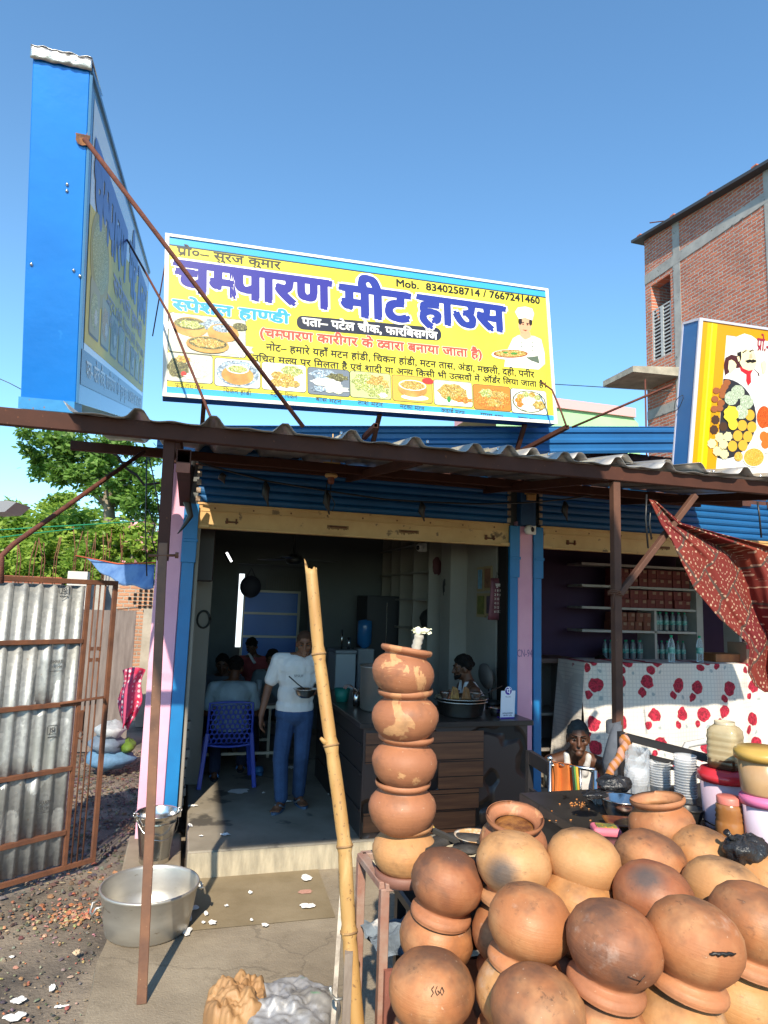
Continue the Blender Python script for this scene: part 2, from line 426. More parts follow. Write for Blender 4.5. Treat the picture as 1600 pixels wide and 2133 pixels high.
# loose rubble and brick chips in the alley
def stones():
    g = MB(); tones = []
    rnd = random.Random(3)
    def one(x, y, s, col, z=0):
        nv = len(g.v); M = Matrix.Rotation(rnd.uniform(0, 6.28), 3, 'Z') @ Matrix.Rotation(rnd.uniform(-.5, .5), 3, 'X')
        sx, sy, sz = s*rnd.uniform(.6, 1.3), s*rnd.uniform(.5, 1), s*rnd.uniform(.25, .6)
        vv = [Vector((sx*c[0]*rnd.uniform(.6, 1), sy*c[1]*rnd.uniform(.6, 1), sz*c[2])) for c in ((1, 0, 0), (.5, .9, 0), (-.5, .9, 0), (-1, 0, 0), (-.5, -.9, 0), (.5, -.9, 0))]
        tp = [Vector((v.x*.6, v.y*.6, sz)) for v in vv]
        vv = [M @ v+Vector((x, y, z)) for v in vv+tp]
        g.add(vv, [(0, 1, 7, 6), (1, 2, 8, 7), (2, 3, 9, 8), (3, 4, 10, 9), (4, 5, 11, 10), (5, 0, 6, 11), (6, 7, 8, 9, 10, 11)])
        tones.extend([col]*12)
    for i in range(7800):
        y = rnd.uniform(5.0, 10.5)**1.0; x = rnd.uniform(-2.9, -.28) if y < 6.6 else rnd.uniform(-2.6, -.3)
        if rnd.random() > min(1, (y-4.9)/1.0): continue
        d = rnd.random()
        near = math.exp(-((x+.45)**2+(y-5.7)**2)/.22)
        if d < .5: col = [v*rnd.uniform(.6, 1.3) for v in (.075, .065, .06)]
        elif d < .8: col = [v*rnd.uniform(.6, 1.3) for v in (.12, .075, .055)]
        else: col = [v*rnd.uniform(.7, 1.2) for v in (.22, .17, .13)]
        if rnd.random() < near*.3: col = [v*rnd.uniform(.7, 1.2) for v in rnd.choice([(.45, .19, .09), (.5, .3, .17), (.42, .15, .07)])]
        one(x, y, rnd.choice((.008, .01, .012, .016, .02, .03)), col)
    for i in range(1100):
        y = rnd.uniform(3.6, 5.6); x = rnd.uniform(-1.9, -.38)
        col = [v*rnd.uniform(.6, 1.3) for v in rnd.choice([(.1, .085, .07), (.25, .2, .15), (.35, .15, .08), (.06, .055, .05), (.4, .3, .2)])]
        one(x, y, rnd.choice([.006, .008, .01, .014, .02]), col)
    for i in range(200):   # bright brick chips beside the washing tub
        y = rnd.gauss(5.34, .10); x = rnd.gauss(-.62, .13)
        if x > -.42: continue
        col = [v*rnd.uniform(.7, 1.2) for v in rnd.choice([(.5, .22, .1), (.55, .36, .22), (.5, .3, .18), (.42, .16, .08)])]
        one(x, y, rnd.uniform(.008, .024), col)
    o = obj('rubble', g, M_stone, kind='stuff'); at = o.data.color_attributes.new('tone', 'FLOAT_COLOR', 'POINT')
    at.data.foreach_set('color', [c for t in tones for c in (*t, 1)])
    o['label'] = 'loose dark stones and orange brick chips in the alley beside the shop'; o['category'] = 'rubble'
stones()

# ================================================================ the shop building
X0, X1, XP, XR = .06, 3.27, 3.52, 3.70      # opening edges of the first shop, pink pillar, second shop
FY = 6.5
b = thing('shop_building', 'low pink and blue brick shop row with rolled up blue shutters', 'building', (1.6, 6.5, 0))
def pw(name, boxes, m, bevel=.006):
    g = MB()
    for bb in boxes: g.bx(*bb)
    return obj(name, g, m, b, bevel=bevel)
pw('pillar', [(-.29, -.07, FY, FY+.35, .02, 3.55)], M_pink)
pw('pillar', [(3.37, 3.545, FY, FY+.3, .247, 3.12)], M_pink)
pw('side_wall', [(-.29, .0, FY+.35, 11.5, .02, 3.5)], M_pink)       # side wall to the alley
def rail(xc, wd, z0, z1):
    g = MB(); g.bx(xc-wd/2, xc+wd/2, FY-.012, FY+.1, z0, z1); g.bx(xc-wd/2-.012, xc+wd/2+.012, FY-.03, FY-.012, z1-.55, z1)
    g.bx(xc-wd/2, xc+wd/2+.02, FY-.04, FY-.03, z1-.36, z1-.33)
    return obj('shutter_rail', g, M_blue, b, bevel=.004)
for xc, wd in ((-.01, .11), (3.32, .09), (3.60, .09), (7.4, .09)): rail(xc, wd, .25, 3.06)
pw('jamb', [(.05, .085, FY+.03, FY+.2, .247, 3.0)], M_wallin)
pw('jamb', [(3.255, 3.272, FY+.03, FY+.25, .247, 3.0)], M_dark)
# ragged brick toothing at the left jamb
g = MB()
for i in range(9):
    z = .3+i*.085; g.bx(.085, .10+random.uniform(.0, .03), FY+.2, FY+.3, z, z+.065)
obj('brick_edge', g, M_wallin, b)
# interior
pw('wall', [(0.0, .06, FY+.36, 11.5, .247, 3.5)], M_wallin)
pw('wall', [(3.27, 3.45, FY+.31, 11.5, .247, 3.5)], M_wallin)
g = MB()
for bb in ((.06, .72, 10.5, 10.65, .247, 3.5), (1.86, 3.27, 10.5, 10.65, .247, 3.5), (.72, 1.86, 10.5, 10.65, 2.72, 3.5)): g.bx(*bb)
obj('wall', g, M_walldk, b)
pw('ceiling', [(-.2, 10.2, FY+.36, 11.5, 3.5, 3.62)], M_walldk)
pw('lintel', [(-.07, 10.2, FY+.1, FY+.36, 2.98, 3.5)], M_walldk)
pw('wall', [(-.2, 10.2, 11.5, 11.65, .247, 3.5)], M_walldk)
for a in ((.06, .26, 7.6, 7.9), (.06, .2, 9.4, 9.6)): pw('pilaster', [(a[0], a[1], a[2], a[3], .247, 3.5)], M_wallin)
pw('pilaster', [(3.05, 3.27, 7.62, 7.95, .247, 3.5)], M_wallin)
# second shop interior
pw('wall', [(3.45, 3.52, FY+.31, 11.5, .247, 3.5)], M_purple)
pw('wall', [(3.52, 10.2, 9.6, 9.7, .247, 3.5)], M_purple)
pw('pilaster', [(4.05, 4.25, 9.3, 9.6, .247, 3.5)], pm('violet_distemper', (.15, .06, .17), rough=.8))
pw('wall', [(10.1, 10.2, FY, 9.6, .247, 3.5)], M_purple)
# brick parapet with rough top
g = MB(); x = -.07
while x < 10.2:
    wd = random.uniform(.2, .28); zt = 3.5
    for k_ in range(2+int(min(4, max(0, x*1.0)))):
        g.bx(x+(k_ % 2)*.02, x+wd-.01, FY+.02+random.uniform(-.012, .012), FY+.3, 3.5+k_*.085, 3.575+k_*.085+random.uniform(-.004, .004))
    x += wd
obj('parapet', g, pm('dark_parapet_brick', (.1, .04, .03), (.05, .03, .028), 6, rough=.95, bump=.5, bscale=40), b)
# shutters: slats rolled up, cream bottom panel
M_tooth = pm('torn_slat_end', (.5, .42, .33), (.2, .14, .1), 20, rough=.8)
def shutter(x0, x1):
    g = MB(); g.cur = 0; z = 3.0+.085; y = FY+.045; prof = []
    zz = 3.085
    while zz < 3.62:
        for t, d in ((0, 0), (.1, -.012), (.35, -.022), (.65, -.022), (.9, -.012)): prof.append((zz+t*.078, y+d-.0))
        zz += .078
    vs = [(x, yy, z_) for z_, yy in prof for x in (x0, x1)]
    g.add(vs, [(2*i, 2*i+1, 2*i+3, 2*i+2) for i in range(len(prof)-1)])
    g.cur = 1; zz = 3.085
    while zz < 3.6:
        for xx in (x0, x1): g.bx(xx-.02, xx+.02, y-.03, y-.005, zz+.012, zz+.06)
        zz += .078
    sh = obj('shutter', g, [M_shut, M_tooth], b)
    g = MB(); g.bx(x0, x1, y-.028, y-.004, 2.86, 3.075); g.bx(x0, x1, y-.034, y-.028, 3.0, 3.012); g.bx(x0, x1, y-.05, y+.03, 2.838, 2.86); g.bx(x0, x1, y-.038, y-.028, 3.062, 3.085)
    bp = obj('bottom_panel', g, M_cream, b, bevel=.004)
    wd = x1-x0
    for u in (.1, .93):
        g = MB(); g.bx(x0+wd*u-.06, x0+wd*u+.06, y-.042, y-.028, 2.905, 2.92); g.bx(x0+wd*u-.055, x0+wd*u-.035, y-.05, y-.028, 2.895, 2.945); g.bx(x0+wd*u+.035, x0+wd*u+.05, y-.05, y-.028, 2.895, 2.945); obj('latch', g, M_rustbare, b)
    for u in (.42, .65):
        g = MB(); g.tube([(x0+wd*u-.08, y-.03, 2.93), (x0+wd*u-.08, y-.06, 2.93), (x0+wd*u+.08, y-.06, 2.93), (x0+wd*u+.08, y-.03, 2.93)], .007); obj('handle', g, M_rustbare, b)
        g = MB(); g.grid(lambda p_, q_: Vector((x0+wd*u+(p_-.5)*.22, y-.0295, 2.945-.075*q_*(.4+.6*abs(noise.noise(Vector((p_*9, u*9, 2))))))), 24, 2); obj('rust_stain', g, pm('rust_streak', (.3, .17, .07), (.16, .08, .035), 25, rough=.8), b)
    for i in range(9):
        u = .05+i*.112; g = MB(); g.box((x0+wd*u, y-.03, 3.035), (.014, .006, .014)); obj('rivet', g, M_rustbare, b)
    g = MB(); g.bx(x0-.05, x0+.12, y-.062, y-.05, 2.845, 2.875); g.bx(x1-.12, x1+.04, y-.062, y-.05, 2.845, 2.875)
    obj('bolt', g, M_cream, b, bevel=.004)
shutter(X0-.02, X1); shutter(XR-.05, 7.35)
# dark housing behind the canopy and the blue pier head between the shutters
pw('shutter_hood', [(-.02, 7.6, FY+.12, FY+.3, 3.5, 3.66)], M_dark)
pw('pier_head', [(3.37, 3.55, FY-.06, FY+.04, 3.06, 3.55)], pm('dark_blue_enamel', hx('15456e'), hx('10385c'), 4, rough=.5))
g = MB(); g.bx(3.41, 3.55, FY-.075, FY-.06, 3.40, 3.43); g.bx(3.43, 3.53, FY-.1, FY-.06, 3.34, 3.40)
obj('bracket', g, M_cream, b, bevel=.004)

# blue ribbed sheet over the parapet, rising to the right
A_, B_ = onY(330, 888, 6.42), onY(1500, 890, 6.42)
g = MB()
prof = [(0, 0), (.03, -.02), (.06, -.02), (.075, 0), (.12, 0), (.15, -.02), (.18, -.02), (.195, 0), (.24, 0), (.27, -.012), (.3, 0)]
vs = [(B_.x+1 if e else A_.x, 6.42+d, (B_.z+.1 if e else A_.z)-z) for z, d in prof for e in (0, 1)]
g.add(vs, [(2*i, 2*i+2, 2*i+3, 2*i+1) for i in range(len(prof)-1)])
g.obox((A_.x, 6.41, A_.z), (B_.x+1-A_.x, 0, B_.z+.1-A_.z), (0, .5, .03), (0, 0, .008))
obj('roof_sheet', g, M_zincblue, b)
# rafters sticking out over the roof edge
for (xa, ya), (xb, yb) in (((758, 912), (783, 886)), ((1086, 940), (1182, 889))):
    p0 = onY(xa, ya, 6.3); p1 = onY(xb, yb, 5.75); d = (p1-p0).normalized(); sd = Vector((1, 0, 0)); up_ = sd.cross(d).normalized()
    g = MB(); a = .042; t = .006
    for o_, s_, u_ in ((-a/2, a, t), (-a/2, a, t)): pass
    g.obox(p0-sd*a/2-up_*a/2, p1-p0, sd*a, up_*t); g.obox(p0-sd*a/2+up_*(a/2-t), p1-p0, sd*a, up_*t)
    g.obox(p0-sd*a/2-up_*(a/2-t), p1-p0, sd*t, up_*(a-2*t)); g.obox(p0+sd*(a/2-t)-up_*(a/2-t), p1-p0, sd*t, up_*(a-2*t))
    obj('rafter', g, M_rust, b)
# shelves along the right wall of the first shop: open pigeon holes
g = MB(); SX = 3.27
ys = [onX(px, 1250, SX).y for px in (937, 903, 873, 853, 832, 812)]
for yy in ys: g.bx(SX-.3, SX, yy-.012, yy+.012, .9, 3.2)
for z in [onX(900, py, SX).z for py in (1196, 1251, 1311, 1385)]+[3.0]: g.bx(SX-.3, SX-.002, ys[0], ys[-1], z-.012, z+.012)
obj('shelving', g, M_wallin, b)
# ================================================================ canopy in front of the shops
cn = thing('canopy', 'long brown steel canopy with corrugated zinc sheets along the shop front', 'canopy', (-.1, 4.2, 0))
CY = 4.18
def cb(name, p0, p1, wd, ht=None, m=M_rust, up=(0, 0, 1)):
    g = MB(); g.bar(p0, p1, wd, ht, up); return obj(name, g, m, cn, bevel=.004)
pl, pr = onY(-30, 868, CY), onY(1700, 1028, CY)
bl = onY(0, 867, CY); br_ = onY(1600, 1020, CY)
cb('beam', (-1.14, CY, bl.z+.0), (5.4, CY, br_.z+.01), .05, .1)
slope = .13
def cz(x, y): return bl.z+.055+(x+1.1)*(br_.z-bl.z)/5.5+(y-CY)*slope
for yy, xa in ((5.75, -.97), (6.35, -.2)):
    cb('purlin', (xa, yy, cz(xa, yy)-.075), (5.6, yy, cz(5.6, yy)-.075), .05, .075)
for xx in (-.12, 1.45, 2.93, 4.6): cb('rafter', (xx, CY+.03, cz(xx, CY+.03)-.075), (xx, 6.4, cz(xx, 6.4)-.12), .045, .07)
def sheet(x0, x1, y0, y1, lift, ph, m, tilt=0):
    g = MB(); N = int((x1-x0)/.018)
    def prof(x):
        u = ((x+ph) % .43)/.43
        r = max(0, 1-abs(u-.5)/.16); h = .062*min(1, r*1.5) if r > 0 else 0
        if r > 0 and r < .67: h = .062*r/.67
        h += .007*(1+math.cos(2*math.pi*(u*2)))*.5*(1 if r == 0 else 0)
        return h
    ys = [y0, y0+.3, (y0+y1)/2, y1]
    vs = []
    for yy in ys:
        for i in range(N+1):
            x = x0+(x1-x0)*i/N
            j = .010*noise.noise(Vector((x*2.2, yy*.6, lift*50))) + (.008*noise.noise(Vector((x*9, 3, 1))) if yy == y0 else 0)
            vs.append((x, yy+.02*noise.noise(Vector((x*3, 9, 2)))*(yy == y0), cz(x, yy)+prof(x)+lift+j+tilt*(x-x0)))
    q = N+1
    g.add(vs, [(j*q+i, j*q+i+1, (j+1)*q+i+1, (j+1)*q+i) for j in range(3) for i in range(N)], True)
    o = obj('corrugated_sheet', g, m, cn, solid=.003); return o
sheet(-.75, 2.0, CY-.09, 5.82, .0, .13, M_sheet)
sheet(1.9, 3.75, CY-.07, 6.45, .012, .3, M_sheet)
sheet(3.6, 5.6, CY-.1, 6.45, .03, .05, M_sheet)
sheet(-.02, 2.1, 5.7, 6.45, .02, .13, M_sheet)
sheet(2.2, 3.6, 4.75, 6.4, .085, .2, M_sheet, .03)
sheet(3.4, 5.6, 4.6, 6.4, .10, .33, M_sheet, .02)
# roofing bolts
g = MB()
for x in (.9, 1.5, 2.02, 2.42, 2.9, 3.4, 3.85, 4.3): g.lathe([(.011, 0), (.011, .012), (.004, .02)], 8, c=(x, CY+.03, cz(x, CY)+.05), capt=True)
obj('bolt', g, M_steel, cn)
# left post: flat bar below, box section above
lp0, lp1 = onZ(295, 2092, .045), onY(349, 945, CY+.02)
d_ = (lp1-lp0)
mid = lp0+d_*.80
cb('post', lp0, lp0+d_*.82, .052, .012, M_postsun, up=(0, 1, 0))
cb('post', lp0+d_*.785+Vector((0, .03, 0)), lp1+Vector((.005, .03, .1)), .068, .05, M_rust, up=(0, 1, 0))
g = MB(); g.tube([mid+Vector((-.08, 0, -.02)), mid+Vector((.09, .0, -.01))], .008); g.lathe([(.018, -.01), (.018, .01)], 6, M=rotM('Y', 90), c=mid+Vector((.08, 0, -.01)), capb=True, capt=True)
obj('bolt', g, M_rustbare, cn)
# box-section stub seen end on under the beam
q0 = onY(383, 950, 4.2)
g = MB(); a, t = .085, .006
for (u0, u1, v0, v1) in ((-a/2, a/2, -a/2, -a/2+t), (-a/2, a/2, a/2-t, a/2), (-a/2, -a/2+t, -a/2+t, a/2-t), (a/2-t, a/2, -a/2+t, a/2-t)):
    g.bx(q0.x+u0, q0.x+u1, 4.2, 6.3, q0.z+v0, q0.z+v1)
obj('stub', g, M_rust, cn)
g = MB(); g.bx(q0.x-a/2+.002, q0.x+a/2-.002, 4.193, 4.2, q0.z-a/2-.06, q0.z-a/2-.001); obj('plate', g, pm('orange_primer', (.3, .09, .045), (.2, .06, .03), 9, rough=.6), cn)
# right post and brace
M_brown = pm('lighter_brown_steel', (.13, .06, .038), (.085, .04, .028), 5, rough=.7, c3=(.22, .12, .07), s3=40, t3=.66, spec=.25)  # paler brown than the beam steel
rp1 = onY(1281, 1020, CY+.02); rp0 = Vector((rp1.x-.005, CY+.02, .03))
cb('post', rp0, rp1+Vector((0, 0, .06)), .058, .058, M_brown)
b0, b1 = onY(1290, 1238, CY+.0), onY(1448, 1032, CY+.0)
cb('brace', b0, b1, .05, .04, M_brown)
g = MB(); c0 = onY(1281, 1238, CY+.02)
for i in range(3): g.tube([c0+Vector((.05*math.cos(t), .05*math.sin(t), .012*i+.006*math.sin(t*2))) for t in [k*.7 for k in range(10)]], .004, 5)
g.tube([c0+Vector((-.04, -.05, 0)), c0+Vector((-.06, -.06, -.05)), c0+Vector((-.05, -.05, -.1))], .004, 5)
obj('lashing', g, M_rustbare, cn)

# ================================================================ roof signs
class Plane:
    def __init__(s, o, a, d):
        s.o, s.a = Vector(o), Vector(a).normalized(); d = Vector(d); d = (d-s.a*d.dot(s.a)).normalized(); s.u = -d
        s.n = s.a.cross(s.u)                         # towards the viewer
        if s.n.dot(CO-s.o) < 0: s.n = -s.n
    def __call__(s, x, y, off=0): return s.o+s.a*x+s.u*y+s.n*off
    def px(s, x, y):
        d = ray(x, y); p = CO+d*((s.o-CO).dot(s.n)/d.dot(s.n)); q = p-s.o
        return q.dot(s.a), q.dot(s.u)
def rrect(fn, s0, s1, t0, t1, r, off, n=5):
    pts = []
    for cx, cy, a0 in ((s1-r, t1-r, 0), (s0+r, t1-r, 90), (s0+r, t0+r, 180), (s1-r, t0+r, 270)):
        for i in range(n+1):
            a = R(a0+90*i/n); pts.append(fn(cx+r*math.cos(a), cy+r*math.sin(a), off))
    return pts
def ell(fn, cx, cy, rx, ry, off, n=18, a0=0, a1=360, wob=0, sd=0):
    return [fn(cx+rx*math.cos(R(a0+(a1-a0)*i/n))*(1+wob*math.sin(i*2.3+sd)), cy+ry*math.sin(R(a0+(a1-a0)*i/n))*(1+wob*math.sin(i*2.3+sd)), off) for i in range(n+(0 if a1-a0 == 360 else 1))]
def ink(c, rough=.4): return flat(c, rough, 0, .4, 'print_ink')
def foodmat(name, a, b_, c_, s=60): return pm(name, a, b_, s, .38, .62, .4, c3=c_, s3=s*1.7, t3=.56, detail=3)
F_curry = foodmat('curry_print', hx('c8a64a'), hx('8a6a2a'), hx('e6dca0'))
F_green = foodmat('herb_print', hx('b9bd6a'), hx('6f7f35'), hx('eef0c8'))
F_rice = foodmat('rice_print', hx('e8e8e0'), hx('b8b8a8'), hx('8f9a70'), 80)
F_dark = foodmat('fry_print', hx('6f6a3a'), hx('3d3c28'), hx('a8a870'))
F_orange = foodmat('gravy_print', hx('d8842e'), hx('b05a1c'), hx('e9c860'))
F_clay = pm('clay_print', hx('d0a052'), hx('a87a38'), 8, rough=.4)
F_blue = foodmat('market_print', hx('9fb6c8'), hx('5e6a78'), hx('e9eef2'), 45)

# ---- main sign
S = Plane((-.40, 5.97, 5.40), (.997, .046, .055), (.034, -.028, -.999))
SW, SH = 3.93, 1.50
ms = thing('shop_sign', 'yellow lightbox sign on the roof with purple Hindi title and dish photos', 'sign', S(SW/2, -SH, -.1))
g = MB(); g.obox(S(0, -SH, -.16), S.a*SW, S.u*SH, S.n*.155); obj('box', g, pm('deep_blue_sheet', hx('1d4fa0'), hx('18428a'), 3, rough=.4), ms, bevel=.005)
g = MB(); g.obox(S(.0, -SH, -.004), S.a*SW, S.u*SH, S.n*.004); obj('face', g, pm('sky_blue_vinyl', hx('43a9e6'), hx('3fa2dd'), 2, rough=.3), ms)
g = MB(); e = .028
for o_, a_, u_ in ((S(-.004, -.022, 0), S.a*(SW+.008), S.u*.026), (S(-.004, -SH-.004, 0), S.a*(SW+.008), S.u*.032), (S(-.004, -SH+.028, 0), S.a*.035, S.u*(SH-.05)), (S(SW-.03, -SH+.028, 0), S.a*.034, S.u*(SH-.05))): g.obox(o_, a_, u_, S.n*.012)
obj('frame', g, M_white, ms)
yt, yb = -.105, -SH+.088
M_yel = pm('yellow_vinyl', hx('e9db48'), hx('e2d23a'), 1.2, rough=.32)
g = MB(); g.poly([S(.035, yb, .002), S(SW-.03, yb, .002), S(SW-.03, yt, .002), S(.035, yt, .002)])
obj('yellow_field', g, M_yel, ms)
g = MB(); g.poly([S(.035, yt, .0035), S(SW-.03, yt, .0035), S(SW-.03, yt+.012, .0035), S(.035, yt+.012, .0035)])
obj('border_line', g, ink('2a3f55'), ms)
def line(parent, PLn, s, c, a, bb, base, bold=.02, off=.004, outline=None, name='lettering'):
    """a: pixel of the head line's left end, bb: its right end, base: pixel on the foot line below a"""
    s0, t0 = PLn.px(*a); s1, t1 = PLn.px(*bb); sb, tb = PLn.px(*base)
    sl2 = (t1-t0)/(s1-s0); hh = t0+(sb-s0)*sl2-tb
    if outline:
        g = MB(); letter(g, s, PLn, s0, s1, t0, t0-hh, bold+outline[1], off-.0018, sl2); obj('outline', g, ink(outline[0]), parent)
    g = MB(); letter(g, s, PLn, s0, s1, t0, t0-hh, bold, off, sl2); return obj(name, g, ink(c), parent)
W_ = 'f6f4e6'
line(ms, S, 'प_ो०– सुरज कुमार', '3a3a30', (369, 514), (584, 546), (375, 531), .022)
line(ms, S, 'चम~पारण', '2e2c8c', (365, 544), (687, 588), (416, 610), .044, .006, (W_, .03), 'title')
line(ms, S, 'मीट', '28348e', (709, 595), (851, 614), (761, 660), .044, .006, (W_, .03), 'title')
line(ms, S, 'हाउस', '28388e', (870, 616), (1049, 641), (1044, 690), .044, .006, (W_, .03), 'title')
line(ms, S, 'स~पेशल हाण~डी', '3a9bdc', (360, 624), (602, 655), (379, 647), .04, .005, (W_, .02))
s0, t0 = S.px(618, 671); s1, t1 = S.px(919, 697); hw = .068
g = MB(); dv = t1-t0
def skew(x, y, off): return S(x, y+(x-s0)*dv/(s1-s0), off)
g.poly(rrect(skew, s0, s1, t0-hw, t0+hw, .06, .004)); obj('address_pill', g, ink('2a2c3a'), ms)
line(ms, S, 'पता– पटेल चौक, फारबिसगंज', 'f4f2ea', (629, 662), (910, 693), (633, 678), .03, .006)
line(ms, S, '(चम~पारण कारीगर के द~वारा बनाया जाता है)', 'd9533f', (540, 684), (1004, 731), (567, 704), .035, .005, (W_, .02))
line(ms, S, 'नोट– हमारे यहाँ मटन हांडी, चिकन हांडी, मटन तास, अंडा, मछली, दही, पनीर', '26261c', (554, 716), (1112, 775), (559, 730), .022)
line(ms, S, 'उचित मूल~य पर मिलता है एवं शादी या अन~य किसी भी उत~सवों में ऑर्डर लिया जाता है।'.replace('र्ड', 'ड^'), '26261c', (526, 739), (1138, 797), (532, 752), .022)
line(ms, S, 'Mob.  8340258714 / 7667241460', '1c1c1c', (824, 583), (1124, 621), (826, 596.5), .028)
# dish photographs along the bottom
dish = [(395, 767, 97), (495, 778, 94), (592, 786, 91), (685, 796, 86), (772, 803, 84), (859, 811, 82), (944, 820, 79), (1025, 829, 76), (1102, 837, 73)]
cap = ['फ_ाई ताश मटन', 'चिकन हांडी', 'मटका चिकन', 'बांस मटन', 'ताश मटन', 'मटका मटन', 'कढ़ाई मटन', 'पाया शूप', 'सादा खाना']
def dishpic(k, cx, cy, wd, ht=None):
    s, t = S.px(cx, cy); s_l, _ = S.px(cx-wd/2, cy); s_r, _ = S.px(cx+wd/2, cy); hw, hh = (s_r-s_l)/2, (ht or .128)
    mats = [ink('50503c'), ink(['c9cbb8', 'cfd2cc', 'e8e6d4', '707a86', 'b8c088', 'd8a848', 'c6ccb4', 'c88030', 'd8dccc'][k % 9]), F_clay, F_curry, F_green, F_rice, F_dark, F_orange, F_blue, ink('efeee6'), ink('c03a30'), ink('3f8a3a')]
    g = MB(); g.cur = 0; g.poly(rrect(S, s-hw-.006, s+hw+.006, t-hh-.006, t+hh+.006, .03, .0035))
    g.cur = 1; g.poly(rrect(S, s-hw, s+hw, t-hh, t+hh, .027, .0045))
    z = [.0055]
    def E(c, x, y, rx, ry, **kw):
        z[0] += .0007; g.cur = c; g.poly(ell(S, s+x*hw, t+y*hh, rx*hw, ry*hh, z[0], **kw))
    if k == 0: E(5, .45, .1, .5, .7, wob=.1); E(6, -.5, -.05, .45, .7, wob=.1); E(3, -.3, .6, .3, .25, wob=.2); E(10, -.25, -.45, .12, .18, a0=10); E(9, .1, -.6, .3, .2, wob=.3)
    if k == 1: E(8, 0, 0, .95, .95, wob=.02); E(2, 0, -.15, .72, .7); E(9, 0, .3, .5, .34); E(4, 0, .3, .42, .27, wob=.06)
    if k == 2: E(9, 0, 0, .9, .92); E(4, .35, .5, .5, .4, wob=.12); E(3, -.3, .1, .3, .3, wob=.05); E(3, .15, -.05, .3, .3, wob=.05); E(3, -.35, -.45, .3, .3, wob=.06); E(3, .05, -.5, .28, .28, wob=.06); E(3, .45, -.45, .26, .26, wob=.06)
    if k == 3: E(8, -.2, .5, .7, .4, wob=.15); E(6, .4, .4, .5, .3, wob=.2); E(9, -.15, -.05, .7, .3, wob=.12); E(5, .3, -.5, .6, .35, wob=.25); E(8, -.5, -.6, .35, .2, wob=.2)
    if k == 4: E(4, -.3, .2, .6, .7, wob=.2); E(3, .35, .2, .5, .6, wob=.25); E(4, .3, -.4, .55, .5, wob=.22); E(9, .6, -.7, .2, .2, wob=.2)
    if k == 5: E(10, .8, .75, .3, .25); E(9, .1, -.65, .7, .22); E(2, 0, .05, .74, .68); E(9, 0, .3, .7, .42); E(3, 0, .3, .63, .36, wob=.05)
    if k == 6: E(9, 0, 0, .95, .85); E(3, -.05, .1, .75, .68, wob=.1); E(7, .5, -.45, .45, .25, wob=.25); E(11, -.25, -.5, .1, .25); E(3, .1, .4, .4, .3, wob=.2)
    if k == 7: E(7, 0, -.1, .95, .85, wob=.03); E(4, -.3, .35, .4, .35, wob=.2); E(3, .35, .3, .5, .3, wob=.25); E(3, .1, -.4, .45, .35, wob=.22)
    if k == 8:
        E(6, 0, 0, .95, .92); E(9, 0, 0, .88, .85); E(5, .05, .0, .42, .5, wob=.05)
        for i in range(7): a = R(40+i*34); E([4, 3, 4, 3, 7, 7, 9][i], .62*math.cos(a), .62*math.sin(a), .2, .22)
        E(3, .55, -.25, .35, .35, wob=.15)
    if k == 9:
        E(9, -.7, .3, .35, .7, wob=.2); E(5, .75, -.55, .4, .4, wob=.3); E(2, -.45, .35, .45, .52); E(6, -.45, .5, .42, .3); E(4, -.45, .47, .32, .2, wob=.12)
        E(8, .25, .55, .42, .32, wob=.2); E(2, .4, .2, .42, .48); E(8, .38, .42, .26, .2); E(6, .85, .62, .2, .2)
        E(2, 0, -.5, .56, .44); E(6, 0, -.42, .5, .32); E(3, 0, -.42, .42, .24, wob=.15)
    return obj('dish_photo', g, mats, ms)
for k, (cx, cy, wd) in enumerate(dish):
    dishpic(k, cx, cy, wd)
    line(ms, S, cap[k], '4a4a30', (cx-wd*.32, cy+31+wd*-.005), (cx+wd*.3, cy+37), (cx-wd*.3, cy+39), .012)
dishpic(9, 433, 699, 160, .178)
# chef holding a platter, printed on the sign
g = MB(); mats = [ink('f3f1e2'), ink('d9a27c'), ink('2c2018'), ink('e2e4d6'), ink('efe9d8'), ink('9c4a2c'), F_curry, ink('5e6b5a'), ink('4c8a3a')]
def px_poly(c, pts, off): g.cur = c; g.poly([S(*S.px(x, y), off) for x, y in pts])
def px_ell(c, x, y, rx, ry, off, **k):
    g.cur = c; g.poly([S(*S.px(px_, py_), off) for px_, py_ in [(x+rx*math.cos(R(a)), y+ry*math.sin(R(a))) for a in range(0, 360, 20)]])
px_poly(0, [(1068, 705), (1080, 698), (1112, 700), (1127, 707), (1134, 735), (1135, 758), (1122, 770), (1050, 764), (1054, 735)], .004)
px_poly(1, [(1083, 690), (1104, 692), (1106, 703), (1094, 708), (1083, 702)], .0047)
px_poly(0, [(1081, 698), (1093, 709), (1108, 702), (1112, 706), (1098, 722), (1078, 706)], .0053)
px_ell(1, 1093, 677, 14, 19, .0055); px_ell(2, 1083, 669, 4, 8, .0062); px_ell(2, 1105, 671, 3.5, 8, .0063)
px_poly(2, [(1086, 672), (1091, 671), (1091, 673), (1086, 674)], .0067); px_poly(2, [(1096, 673), (1101, 674), (1101, 676), (1096, 675)], .0067)
px_poly(5, [(1088, 687), (1098, 688), (1094, 690.5)], .0067); px_ell(2, 1089, 676, 1.6, 1.2, .0067); px_ell(2, 1098, 677, 1.6, 1.2, .0067)
px_poly(4, [(1078, 662), (1072, 650), (1078, 641), (1094, 639), (1108, 643), (1112, 654), (1109, 666), (1094, 661)], .007)
px_poly(3, [(1079, 661), (1094, 659), (1109, 665), (1108, 668), (1094, 663), (1079, 665)], .0077)
for yy in (713, 722, 731):
    for xx in (1086, 1109): px_ell(7, xx, yy, 1.3, 1.3, .0062)
px_poly(3, [(1120, 712), (1123, 712), (1120, 748), (1115, 746)], .0062)
